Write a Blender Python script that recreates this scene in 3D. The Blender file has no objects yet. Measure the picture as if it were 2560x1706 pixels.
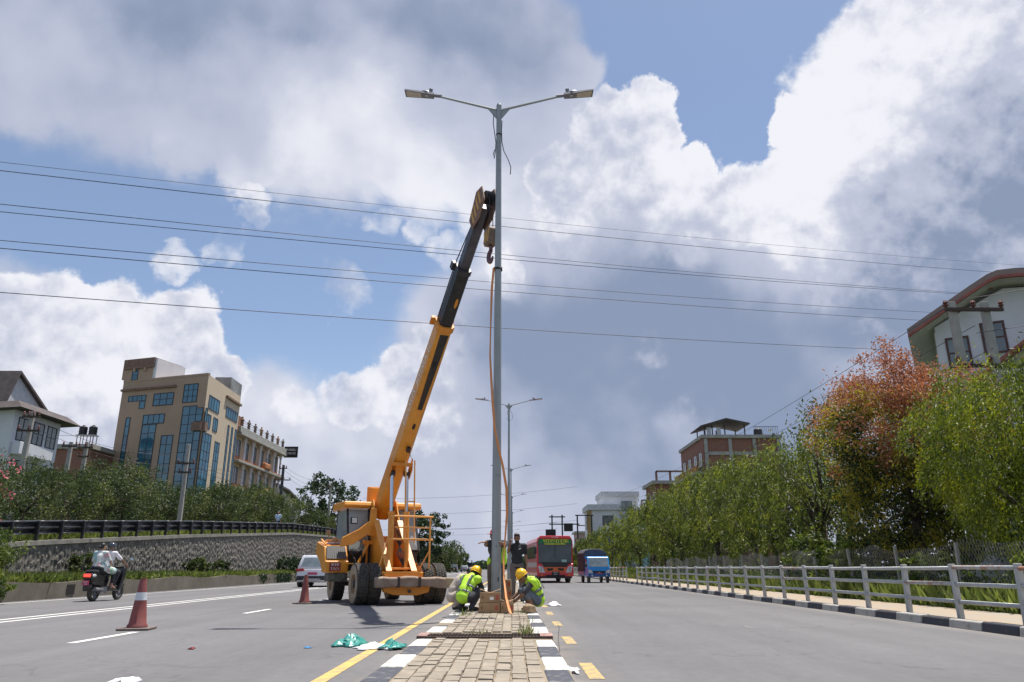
import bpy, math, random
import numpy as np
from mathutils import Vector, Matrix
R = math.radians
random.seed(7); rng = np.random.default_rng(11)
scene = bpy.context.scene
col = scene.collection

# ------------------------------------------------------------------ camera
cam_d = bpy.data.cameras.new('camera'); cam = bpy.data.objects.new('camera', cam_d); col.objects.link(cam)
cam_d.sensor_width = 36.0; cam_d.lens = 26.0; cam_d.clip_end = 6000; cam_d.clip_start = 0.1
cam.location = (0, 0, 1.0); cam.rotation_euler = (R(90 + 17.04), 0, 0)
scene.camera = cam

# ------------------------------------------------------------------ light
SUN_AZ, SUN_EL = 41.5, 74.0
SKY_STRENGTH = 0.1
sun_d = bpy.data.lights.new('sun', 'SUN'); sun_d.energy = 4.6; sun_d.angle = R(0.6); sun_d.color = (1.0, 0.95, 0.87)
sun = bpy.data.objects.new('sun', sun_d); col.objects.link(sun)
sv = Vector((math.sin(R(SUN_AZ)) * math.cos(R(SUN_EL)), math.cos(R(SUN_AZ)) * math.cos(R(SUN_EL)), math.sin(R(SUN_EL))))
sun.rotation_euler = sv.to_track_quat('Z', 'Y').to_euler(); sun.location = sv * 60
scene.view_settings.view_transform = 'Standard'; scene.view_settings.look = 'None'
scene.view_settings.exposure = 0.55; scene.view_settings.gamma = 1.0

# ------------------------------------------------------------------ sky: clear sky with cumulus and grey stratus banks (azimuth, elevation, radius in degrees)
CRISP = [(31.06,32.35,7.09),(37.62,32.11,9.21),(27.09,27.4,5.25),(31.85,26.32,8.0),(36.61,25.05,9.21),(24.87,23.91,5.56,0.8),(28.41,21.58,7.39,0.6),(24.73,31.19,2.32),(29.1,35.72,2.79),(11.31,33.87,2.63),(12.05,32.25,2.32),(8.5,33.39,3.09),(5.57,30.1,3.71),(9.63,28.98,4.64),(14.23,27.99,3.4),(15.7,29.85,1.86),(18.93,26.84,3.4),(21.69,26.71,2.79),(4.77,26.56,3.4,0.7),(12.4,25.51,4.64,0.6),(-24.44,16.39,3.56),(-28.33,15.74,4.02),(-33.38,15.1,4.64),(-21.96,14.21,2.63),(-21.19,14.87,1.55),(-25.54,12.43,6.17,0.8),(-35.74,16.78,1.86),(-31.99,10.91,6.17,0.7),(-30.8,17.01,1.86),(-21.58,25.87,1.24,0.42),(-22.11,24.07,1.49,0.44),(-23.48,22.13,1.55,0.42),(-25.9,21.18,1.49,0.4),(-8.87,14.18,2.79,0.8),(-6.43,16.41,2.48,0.9),(-11.84,12.24,3.09,0.7),(-6.92,12.41,4.02,0.6),(-15.99,11.73,2.48,0.6),(-4.87,18.0,1.86,0.8),(-11.09,25.62,1.86,0.38),(-7.43,25.4,1.86,0.4),(-5.03,23.83,1.86,0.42),(-3.06,25.71,1.86,0.5),(13.57,10.96,1.86,0.3),(0.0,22.38,1.86,0.7),(11.49,16.5,1.86,0.35),(-13.29,20.03,2.79,0.3)]
SOFT = [(-32.78,36.68,9.51),(-20.57,37.61,11.01),(-6.63,39.0,10.11),(-1.08,35.09,7.39),(-26.31,33.54,6.63),(-14.9,31.94,8.0),(-8.0,30.55,5.86),(0.74,38.65,5.25),(4.01,37.24,3.4),(-38.29,32.86,5.56),(-21.06,29.09,3.4),(-2.79,30.18,5.25),(7.15,18.55,12.79),(19.33,16.22,12.79),(30.4,17.63,12.79),(-0.96,15.58,8.0),(13.05,12.18,11.61),(7.37,24.04,6.78),(35.75,20.58,9.81),(2.37,24.81,5.56),(-2.49,9.43,9.81),(26.92,11.18,12.79),(6.71,6.37,12.79),(33.95,10.42,12.2),(18.21,4.68,12.2),(-28.03,8.35,10.11,0.9),(-17.33,7.28,8.61,0.9),(-35.24,10.26,9.21,0.9),(-10.01,6.32,8.61,0.9),(-22.32,3.2,9.21,0.9),(-0.9,2.58,9.21,0.9),(6.53,1.13,9.21,0.9),(-31.65,1.7,9.21,0.9),(-12.6,1.11,9.21,0.9)]
BRIGHT = [(-22.22,30.84,6.17,0.5),(-9.76,31.3,7.39,0.7),(-14.65,32.81,4.64,0.3),(-33.0,31.03,5.25,0.35),(28.74,32.17,9.21,0.5),(8.69,30.51,8.61,0.62),(18.89,26.55,6.78,0.6),(35.63,32.27,8.0,0.35),(27.67,25.62,7.7,0.3),(-25.22,16.15,8.0,0.34),(-33.72,14.38,7.7,0.26),(-27.25,11.7,7.7,0.25),(-10.39,13.51,6.17,0.4),(-2.04,26.02,4.02,0.35),(0.0,22.07,2.79,0.5),(-22.51,23.72,4.33,0.3),(-7.42,25.25,4.94,0.25),(0.61,4.93,9.21,0.2),(-17.1,4.71,9.21,0.2),(13.57,10.96,2.79,0.3),(22.88,21.93,4.94,0.2)]
DARK = [(-37.31,32.96,8.61,0.36),(-19.03,38.66,11.01,0.42),(-1.11,38.65,7.39,0.5),(1.78,33.1,4.64,0.22),(35.67,26.36,5.86,0.45),(32.99,21.21,8.3,0.35),(11.58,12.85,12.79,0.5),(0.63,13.11,6.78,0.25),(22.16,15.93,10.71,0.35),(7.18,19.16,6.78,0.3),(-4.71,36.39,3.4,0.15),(36.38,17.82,8.0,0.3),(16.78,20.92,7.7,0.2)]

world = bpy.data.worlds.new('World'); scene.world = world; world.use_nodes = True
W = world.node_tree; W.nodes.clear()
def wn(t, **k):
    n = W.nodes.new(t)
    for a, b in k.items(): setattr(n, a, b)
    return n
def wm(op, a, b=None, c=None, clamp=False):
    n = wn('ShaderNodeMath', operation=op); n.use_clamp = clamp
    for i, v in enumerate((a, b, c)):
        if v is None: continue
        if isinstance(v, (int, float)): n.inputs[i].default_value = v
        else: W.links.new(v, n.inputs[i])
    return n.outputs[0]
def wv(op, a, b, s=None):
    n = wn('ShaderNodeVectorMath', operation=op)
    for i, v in enumerate((a, b)):
        if v is None: continue
        if isinstance(v, (tuple, list, Vector)): n.inputs[i].default_value = v
        else: W.links.new(v, n.inputs[i])
    if s is not None: n.inputs['Scale'].default_value = s
    return n.outputs['Value'] if op == 'DOT_PRODUCT' else n.outputs[0]
def wnoise(vec, scale, detail, rough, dist=0.0, colour=False, lac=2.0):
    n = wn('ShaderNodeTexNoise'); n.inputs['Scale'].default_value = scale; n.inputs['Detail'].default_value = detail
    n.inputs['Roughness'].default_value = rough; n.inputs['Distortion'].default_value = dist; n.inputs['Lacunarity'].default_value = lac
    W.links.new(vec, n.inputs['Vector'])
    return n.outputs['Color'] if colour else n.outputs['Fac']
def wmap(v, a, b, c, d, smooth=True):
    n = wn('ShaderNodeMapRange', interpolation_type='SMOOTHSTEP' if smooth else 'LINEAR')
    W.links.new(v, n.inputs[0])
    for i, q in enumerate((a, b, c, d)): n.inputs[i + 1].default_value = q
    return n.outputs[0]
def wmix(f, a, b):
    n = wn('ShaderNodeMix', data_type='RGBA')
    for s, v in ((n.inputs[0], f), (n.inputs[6], a), (n.inputs[7], b)):
        if isinstance(v, (int, float)): s.default_value = v
        elif isinstance(v, tuple): s.default_value = v + (1,)
        else: W.links.new(v, s)
    return n.outputs[2]
def sdir(az, el):
    return (math.sin(R(az)) * math.cos(R(el)), math.cos(R(az)) * math.cos(R(el)), math.sin(R(el)))
def blobs(vec, L, inner, outer, mode='MAXIMUM'):
    acc = None
    for q in L:
        d = wv('DOT_PRODUCT', vec, sdir(q[0], q[1]))
        h = wmap(d, math.cos(R(q[2] * outer)), math.cos(R(q[2] * inner)), 0.0, q[3] if len(q) > 3 else 1.0)
        acc = h if acc is None else wm(mode, acc, h)
    return acc
tc = wn('ShaderNodeTexCoord'); D0 = tc.outputs['Generated']
# billowing domain warp
w1 = wv('SCALE', wv('SUBTRACT', wnoise(D0, 8, 9, .6, 0, True), (.5, .5, .5)), None, .13)
w1b = wv('SCALE', wv('SUBTRACT', wnoise(D0, 3.5, 2, .5, 0, True), (.5, .5, .5)), None, .04)
Dw = wv('NORMALIZE', wv('ADD', D0, wv('ADD', w1, w1b)), None)
w2 = wv('SCALE', wv('SUBTRACT', wnoise(D0, 4, 6, .58, .3, True), (.5, .5, .5)), None, .2)
Dsft = wv('NORMALIZE', wv('ADD', D0, w2), None)
crisp = blobs(Dw, CRISP, .5, 1.12)
soft = blobs(Dsft, SOFT, .35, 1.15)
far = wmap(wv('DOT_PRODUCT', D0, sdir(0, 19)), math.cos(R(52)), math.cos(R(40)), 1, 0)     # the rest of the sky: scattered clouds go on
scat = wm('MULTIPLY', wmap(wnoise(Dsft, 2.6, 4, .55), .46, .62, 0, 1), far)
fb = wnoise(D0, 11, 8, .56)                       # small billows
sunoff = wv('ADD', D0, (sv.x * .012, sv.y * .004, .016))
fb2 = wnoise(sunoff, 11, 8, .56)
relief = wm('SUBTRACT', fb, fb2)
cd2 = wnoise(wv('ADD', D0, (.02, .01, .028)), 6, 3, .5)
cd1 = wnoise(D0, 6, 3, .5)
relief2 = wm('SUBTRACT', cd1, cd2)
ca = wmap(wm('ADD', crisp, wm('MULTIPLY', wm('SUBTRACT', fb, .5), 1.3)), .22, .66, 0, 1)
sa = wmap(wm('ADD', soft, wm('MULTIPLY', wm('SUBTRACT', wnoise(D0, 5, 6, .58), .5), .9)), .10, .80, 0, .97)
br = wm('SUBTRACT', blobs(Dsft, BRIGHT, 0, 1.35, 'ADD'), blobs(Dsft, DARK, 0, 1.35, 'ADD'))
sky = wn('ShaderNodeTexSky', sky_type='NISHITA'); sky.sun_disc = False
sky.sun_elevation = R(SUN_EL); sky.sun_rotation = R(SUN_AZ); sky.altitude = 1300; sky.air_density = 1.0; sky.dust_density = 1.5; sky.ozone_density = 1.2
SKYC = sky.outputs[0]
GREY, MIDC, WHT = (1.8, 2.22, 3.2), (3.6, 3.86, 4.78), (6.1, 6.15, 6.55)
def ramp(v):
    lo = wmix(wmap(v, -.85, .16, 0, 1), GREY, MIDC)
    return wmix(wmap(v, .05, 1.15, 0, 1), lo, WHT)
b_soft = wm('ADD', wm('ADD', br, wm('MULTIPLY', wm('SUBTRACT', wnoise(D0, 6, 7, .6), .5), 1.1)), wm('MULTIPLY', relief2, 1.0))
b_crisp = wm('ADD', wm('ADD', br, .12), wm('ADD', wm('MULTIPLY', relief, 3.6), wm('MULTIPLY', relief2, 2.6)))
edge = wm('MULTIPLY', wmap(crisp, .15, .95, .5, 0.0), wmap(br, -.12, .25, 0, 1))           # thin sunlit rims are brightest
b_crisp = wm('ADD', b_crisp, edge)
skyb = wmix(.16, SKYC, (3.2, 3.7, 4.6))          # light summer haze in the clear air
z = wn('ShaderNodeSeparateXYZ'); W.links.new(D0, z.inputs[0])
hz = wmap(z.outputs[2], .0, .30, .62, 0)
skyb = wmix(hz, skyb, (4.2, 4.5, 5.25))
sc_ = wmix(wm('MULTIPLY', scat, .9), skyb, MIDC)
sc_ = wmix(sa, sc_, ramp(b_soft))
sc_ = wmix(ca, sc_, ramp(b_crisp))
bg = wn('ShaderNodeBackground'); bg.inputs[1].default_value = SKY_STRENGTH
W.links.new(sc_, bg.inputs[0])
world.cycles.sampling_method = 'MANUAL'; world.cycles.sample_map_resolution = 512
wo = wn('ShaderNodeOutputWorld'); W.links.new(bg.outputs[0], wo.inputs[0])

# ------------------------------------------------------------------ materials
MATS = {}
def mat(name, c, rough=.6, metal=0.0, var=.18, scale=3.0, bump=0.0, bscale=40.0, c2=None, rnd=0.0, detail=5, spec=.5, trans=0.0, coat=0.0, lo=.35, hi=.68):
    """Principled material: two tones mixed by noise in object space, optional fine relief and a per-piece shift."""
    if name in MATS: return MATS[name]
    m = bpy.data.materials.new(name); m.use_nodes = True; nt = m.node_tree; b = nt.nodes['Principled BSDF']; L = nt.links
    b.inputs['Roughness'].default_value = rough; b.inputs['Metallic'].default_value = metal
    b.inputs['Specular IOR Level'].default_value = spec
    if coat: b.inputs['Coat Weight'].default_value = coat; b.inputs['Coat Roughness'].default_value = .08
    t = nt.nodes.new('ShaderNodeTexCoord'); vec = t.outputs['Object']
    oi = nt.nodes.new('ShaderNodeObjectInfo')
    if rnd:
        ad = nt.nodes.new('ShaderNodeVectorMath'); ad.operation = 'ADD'; sc = nt.nodes.new('ShaderNodeVectorMath'); sc.operation = 'SCALE'
        cx = nt.nodes.new('ShaderNodeCombineXYZ')
        for i in range(3): L.new(oi.outputs['Random'], cx.inputs[i])
        L.new(cx.outputs[0], sc.inputs[0]); sc.inputs['Scale'].default_value = 37.0
        L.new(vec, ad.inputs[0]); L.new(sc.outputs[0], ad.inputs[1]); vec = ad.outputs[0]
    if c2 is None: c2 = tuple(min(1, v * (1 + var)) for v in c); ca = tuple(v * (1 - var) for v in c)
    else: ca = c
    n = nt.nodes.new('ShaderNodeTexNoise'); n.inputs['Scale'].default_value = scale; n.inputs['Detail'].default_value = detail; n.inputs['Roughness'].default_value = .6
    L.new(vec, n.inputs['Vector'])
    mr = nt.nodes.new('ShaderNodeMapRange'); L.new(n.outputs['Fac'], mr.inputs[0]); mr.inputs[1].default_value = lo; mr.inputs[2].default_value = hi
    mx = nt.nodes.new('ShaderNodeMix'); mx.data_type = 'RGBA'; L.new(mr.outputs[0], mx.inputs[0])
    mx.inputs[6].default_value = ca + (1,); mx.inputs[7].default_value = tuple(c2) + (1,)
    out = mx.outputs[2]
    if rnd:
        h = nt.nodes.new('ShaderNodeHueSaturation'); m2 = nt.nodes.new('ShaderNodeMapRange'); L.new(oi.outputs['Random'], m2.inputs[0])
        m2.inputs[3].default_value = 1 - rnd; m2.inputs[4].default_value = 1 + rnd
        L.new(m2.outputs[0], h.inputs['Value']); L.new(out, h.inputs['Color']); out = h.outputs[0]
    L.new(out, b.inputs['Base Color'])
    if bump:
        n2 = nt.nodes.new('ShaderNodeTexNoise'); n2.inputs['Scale'].default_value = bscale; n2.inputs['Detail'].default_value = 6; L.new(vec, n2.inputs['Vector'])
        bp = nt.nodes.new('ShaderNodeBump'); bp.inputs['Strength'].default_value = min(1, bump); bp.inputs['Distance'].default_value = .02 * bump
        L.new(n2.outputs['Fac'], bp.inputs['Height']); L.new(bp.outputs[0], b.inputs['Normal'])
    if trans:
        b.inputs['Transmission Weight'].default_value = trans; b.inputs['IOR'].default_value = 1.3
    MATS[name] = m
    return m
def worn(name, base, under, scale=6.0, amount=.5, rough=.75, soft=.08, fine=40.0):
    """Paint worn through to what lies below it: patches with their own ragged outline."""
    if name in MATS: return MATS[name]
    m = bpy.data.materials.new(name); m.use_nodes = True; nt = m.node_tree; b = nt.nodes['Principled BSDF']; L = nt.links
    t = nt.nodes.new('ShaderNodeTexCoord')
    def nz(s, d):
        n = nt.nodes.new('ShaderNodeTexNoise'); n.inputs['Scale'].default_value = s; n.inputs['Detail'].default_value = d; n.inputs['Roughness'].default_value = .7
        L.new(t.outputs['Object'], n.inputs['Vector']); return n.outputs['Fac']
    a = nz(scale, 9)
    mr = nt.nodes.new('ShaderNodeMapRange'); L.new(a, mr.inputs[0]); mr.inputs[1].default_value = amount - soft; mr.inputs[2].default_value = amount + soft
    v = nz(fine, 4)
    tone = nt.nodes.new('ShaderNodeMix'); tone.data_type = 'RGBA'; L.new(v, tone.inputs[0])
    tone.inputs[6].default_value = tuple(c * .8 for c in base) + (1,); tone.inputs[7].default_value = tuple(min(1, c * 1.12) for c in base) + (1,)
    mx = nt.nodes.new('ShaderNodeMix'); mx.data_type = 'RGBA'; L.new(mr.outputs[0], mx.inputs[0])
    L.new(tone.outputs[2], mx.inputs[6]); mx.inputs[7].default_value = tuple(under) + (1,)
    L.new(mx.outputs[2], b.inputs['Base Color']); b.inputs['Roughness'].default_value = rough
    bp = nt.nodes.new('ShaderNodeBump'); bp.inputs['Strength'].default_value = .25; bp.inputs['Distance'].default_value = .004
    L.new(v, bp.inputs['Height']); L.new(bp.outputs[0], b.inputs['Normal'])
    MATS[name] = m
    return m
def leafmat(name, c, c2, patch=.9, tr=.35, rough=.5, c3=None):
    """Leaves: per-leaf tone from the 'tint' attribute, patches of a second tone, light passing through the blade."""
    if name in MATS: return MATS[name]
    m = bpy.data.materials.new(name); m.use_nodes = True; nt = m.node_tree; nt.nodes.clear(); L = nt.links
    at_ = nt.nodes.new('ShaderNodeAttribute'); at_.attribute_name = 'tint'
    t = nt.nodes.new('ShaderNodeTexCoord'); n = nt.nodes.new('ShaderNodeTexNoise'); n.inputs['Scale'].default_value = patch; n.inputs['Detail'].default_value = 3
    L.new(t.outputs['Object'], n.inputs['Vector'])
    ad = nt.nodes.new('ShaderNodeMath'); ad.operation = 'MULTIPLY_ADD'; L.new(at_.outputs['Fac'], ad.inputs[0]); ad.inputs[1].default_value = .5
    s0 = nt.nodes.new('ShaderNodeMapRange'); L.new(n.outputs['Fac'], s0.inputs[0]); s0.inputs[1].default_value = .35; s0.inputs[2].default_value = .65; s0.inputs[3].default_value = 0; s0.inputs[4].default_value = .55
    L.new(s0.outputs[0], ad.inputs[2])
    rp = nt.nodes.new('ShaderNodeValToRGB'); e = rp.color_ramp.elements; e[0].position = .12; e[0].color = tuple(c) + (1,); e[1].position = .9; e[1].color = tuple(c2) + (1,)
    if c3: k = e.new(.55); k.color = tuple(c3) + (1,)
    L.new(ad.outputs[0], rp.inputs[0])
    p = nt.nodes.new('ShaderNodeBsdfPrincipled'); p.inputs['Roughness'].default_value = rough; p.inputs['Specular IOR Level'].default_value = .35
    tl = nt.nodes.new('ShaderNodeBsdfTranslucent'); ms = nt.nodes.new('ShaderNodeMixShader'); ms.inputs[0].default_value = tr
    g = nt.nodes.new('ShaderNodeHueSaturation'); g.inputs['Value'].default_value = 1.5; g.inputs['Saturation'].default_value = 1.1; L.new(rp.outputs[0], g.inputs['Color'])
    L.new(rp.outputs[0], p.inputs['Base Color']); L.new(g.outputs[0], tl.inputs[0])
    L.new(p.outputs[0], ms.inputs[1]); L.new(tl.outputs[0], ms.inputs[2])
    o = nt.nodes.new('ShaderNodeOutputMaterial'); L.new(ms.outputs[0], o.inputs[0])
    MATS[name] = m
    return m

# ------------------------------------------------------------------ mesh helpers
class MB:
    """Collects shapes, then links them as ONE mesh object."""
    def __init__(s): s.v = []; s.f = []
    def add(s, vs, fs):
        o = len(s.v); s.v += [tuple(p) for p in vs]; s.f += [tuple(i + o for i in q) for q in fs]; return s
    def box(s, c, d, rz=0.0, M=None):
        x, y, z = d[0] / 2, d[1] / 2, d[2] / 2
        vs = [Vector(p) for p in ((-x, -y, -z), (x, -y, -z), (x, y, -z), (-x, y, -z), (-x, -y, z), (x, -y, z), (x, y, z), (-x, y, z))]
        Q = M if M is not None else Matrix.Rotation(rz, 3, 'Z')
        return s.add([Q @ p + Vector(c) for p in vs], BOXF)
    def hexa(s, vs): return s.add(vs, BOXF)
    def beam(s, a, b, w, h, up=(0, 0, 1)):
        a, b = Vector(a), Vector(b); d = (b - a); u = Vector(up); sd = d.cross(u)
        if sd.length < 1e-6: sd = d.cross(Vector((1, 0, 0)))
        sd.normalize(); u = sd.cross(d).normalized()
        x, z = sd * w / 2, u * h / 2
        return s.hexa([a - x - z, a + x - z, b + x - z, b - x - z, a - x + z, a + x + z, b + x + z, b - x + z])
    def tube(s, pts, r, n=8, cap=True):
        pts = [Vector(p) for p in pts]; k = len(pts); rr = r if isinstance(r, (list, tuple)) else [r] * k
        vs = []; prev = None
        for i, p in enumerate(pts):
            d = (pts[min(i + 1, k - 1)] - pts[max(i - 1, 0)]).normalized()
            if prev is None:
                a = Vector((0, 0, 1)) if abs(d.z) < .9 else Vector((1, 0, 0)); u = d.cross(a).normalized()
            else:
                u = prev - d * prev.dot(d)
                u = u.normalized() if u.length > 1e-6 else d.orthogonal().normalized()
            prev = u; w = d.cross(u)
            for j in range(n):
                t = 2 * math.pi * j / n; vs.append(p + (u * math.cos(t) + w * math.sin(t)) * rr[i])
        fs = [(i * n + j, i * n + (j + 1) % n, (i + 1) * n + (j + 1) % n, (i + 1) * n + j) for i in range(k - 1) for j in range(n)]
        if cap: fs += [tuple(range(n - 1, -1, -1)), tuple((k - 1) * n + j for j in range(n))]
        return s.add(vs, fs)
    def lathe(s, prof, n=24, c=(0, 0, 0), M=None, caps=True):
        """prof: (radius, height) pairs, spun about local z."""
        Q = M if M is not None else Matrix.Identity(3); vs = []
        for r, z in prof:
            for j in range(n):
                t = 2 * math.pi * j / n; vs.append(Q @ Vector((r * math.cos(t), r * math.sin(t), z)) + Vector(c))
        k = len(prof)
        fs = [(i * n + j, i * n + (j + 1) % n, (i + 1) * n + (j + 1) % n, (i + 1) * n + j) for i in range(k - 1) for j in range(n)]
        if caps: fs += [tuple(range(n - 1, -1, -1)), tuple((k - 1) * n + j for j in range(n))]
        return s.add(vs, fs)
    def ell(s, c, r, n=14, m=9, M=None):
        Q = M if M is not None else Matrix.Identity(3); vs = [Q @ Vector((0, 0, -r[2])) + Vector(c)]
        for i in range(1, m):
            a = -math.pi / 2 + math.pi * i / m
            for j in range(n):
                t = 2 * math.pi * j / n
                vs.append(Q @ Vector((r[0] * math.cos(a) * math.cos(t), r[1] * math.cos(a) * math.sin(t), r[2] * math.sin(a))) + Vector(c))
        vs.append(Q @ Vector((0, 0, r[2])) + Vector(c)); e = len(vs) - 1
        fs = [(0, 1 + (j + 1) % n, 1 + j) for j in range(n)]
        fs += [(1 + i * n + j, 1 + i * n + (j + 1) % n, 1 + (i + 1) * n + (j + 1) % n, 1 + (i + 1) * n + j) for i in range(m - 2) for j in range(n)]
        fs += [(1 + (m - 2) * n + j, 1 + (m - 2) * n + (j + 1) % n, e) for j in range(n)]
        return s.add(vs, fs)
    def prism(s, poly, a, b, axis='y'):
        """poly in the plane across the axis (xz for y, yz for x, xy for z), stretched from a to b."""
        def P(p, t):
            return {'y': (p[0], t, p[1]), 'x': (t, p[0], p[1]), 'z': (p[0], p[1], t)}[axis]
        n = len(poly); vs = [P(p, a) for p in poly] + [P(p, b) for p in poly]
        fs = [(i, (i + 1) % n, n + (i + 1) % n, n + i) for i in range(n)] + [tuple(range(n - 1, -1, -1)), tuple(range(n, 2 * n))]
        return s.add(vs, fs)
    def mesh(s, name):
        me = bpy.data.meshes.new(name); me.from_pydata(s.v, [], s.f); me.validate(); return me
    def build(s, name, m, parent=None, smooth=False, bev=0.0, loc=None, angle=None, seg=2):
        me = s.mesh(name); fix_normals(me)
        return put(name, me, m, parent, smooth, bev, loc, seg)
BOXF = [(0, 3, 2, 1), (4, 5, 6, 7), (0, 1, 5, 4), (1, 2, 6, 5), (2, 3, 7, 6), (3, 0, 4, 7)]
import bmesh
def fix_normals(me):
    bm = bmesh.new(); bm.from_mesh(me); bmesh.ops.recalc_face_normals(bm, faces=bm.faces); bm.to_mesh(me); bm.free()
def put(name, me, m, parent=None, smooth=False, bev=0.0, loc=None, seg=2):
    o = bpy.data.objects.new(name, me); col.objects.link(o)
    if m is not None and len(me.materials) == 0: me.materials.append(m)
    if parent is not None: o.parent = parent
    if loc is not None: o.location = loc
    if smooth is True: me.polygons.foreach_set('use_smooth', [True] * len(me.polygons))
    elif smooth:
        me.polygons.foreach_set('use_smooth', [True] * len(me.polygons)); me.set_sharp_from_angle(angle=R(smooth))
    if bev:
        b = o.modifiers.new('bevel', 'BEVEL'); b.width = bev; b.segments = seg; b.limit_method = 'ANGLE'; b.angle_limit = R(40)
    return o
def tag(o, label=None, cat=None, group=None, kind=None):
    if label: o['label'] = label
    if cat: o['category'] = cat
    if group: o['group'] = group
    if kind: o['kind'] = kind
    return o
def thing(name, label, cat, loc=(0, 0, 0), rz=0.0, group=None):
    o = bpy.data.objects.new(name, None); o.empty_display_size = .2; col.objects.link(o); o.location = loc; o.rotation_euler = (0, 0, rz)
    return tag(o, label, cat, group)
def copy_tree(o, parent=None):
    c = o.copy(); col.objects.link(c); c.parent = parent
    for ch in o.children: copy_tree(ch, c)
    return c
def lerp(a, b, t): return a + (b - a) * t
def interp(x, T):
    for (a, p), (b, q) in zip(T, T[1:]):
        if x <= b: return lerp(p, q, max(0, min(1, (x - a) / (b - a))))
    return T[-1][1]
def words(name, s, size, m, parent, loc, rot, ext=.002, align='CENTER', sx=1.0, kind=None):
    c = bpy.data.curves.new(name, 'FONT'); c.body = s; c.size = size; c.extrude = ext; c.align_x = align; c.align_y = 'CENTER'
    o = bpy.data.objects.new(name, c); col.objects.link(o); o.parent = parent; o.location = loc; o.rotation_euler = rot; o.scale = (sx, 1, 1)
    c.materials.append(m); return o
def leaves_mesh(name, P, N, size, aspect=.45, tint=None, droop=None, curl=.0):
    """Two-triangle leaf blades: P centres, N blade directions (length axis), folded along the midrib."""
    n = len(P); P = np.asarray(P, float); N = np.asarray(N, float); N /= np.linalg.norm(N, axis=1)[:, None] + 1e-9
    r = rng.normal(size=(n, 3)); S = np.cross(N, r); S /= np.linalg.norm(S, axis=1)[:, None] + 1e-9
    F = np.cross(N, S); sz = np.asarray(size, float) * np.ones(n); L = N * sz[:, None]; Wd = S * (sz * aspect / 2)[:, None]
    up = F * (sz * aspect * .18)[:, None]
    v = np.empty((n, 4, 3)); v[:, 0] = P - L / 2; v[:, 1] = P + Wd + up; v[:, 2] = P + L / 2; v[:, 3] = P - Wd + up
    me = bpy.data.meshes.new(name); me.vertices.add(4 * n); me.vertices.foreach_set('co', v.ravel())
    me.loops.add(6 * n); me.polygons.add(2 * n)
    idx = np.arange(n)[:, None] * 4 + np.array([[0, 1, 2, 0, 2, 3]]); me.loops.foreach_set('vertex_index', idx.ravel().astype(np.int32))
    me.polygons.foreach_set('loop_start', np.arange(0, 6 * n, 3, dtype=np.int32)); me.polygons.foreach_set('loop_total', np.full(2 * n, 3, dtype=np.int32))
    t = rng.random(n) if tint is None else np.asarray(tint)
    a = me.attributes.new('tint', 'FLOAT', 'POINT'); a.data.foreach_set('value', np.repeat(t, 4).astype(np.float32))
    me.update(); me.validate(); return me

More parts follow.
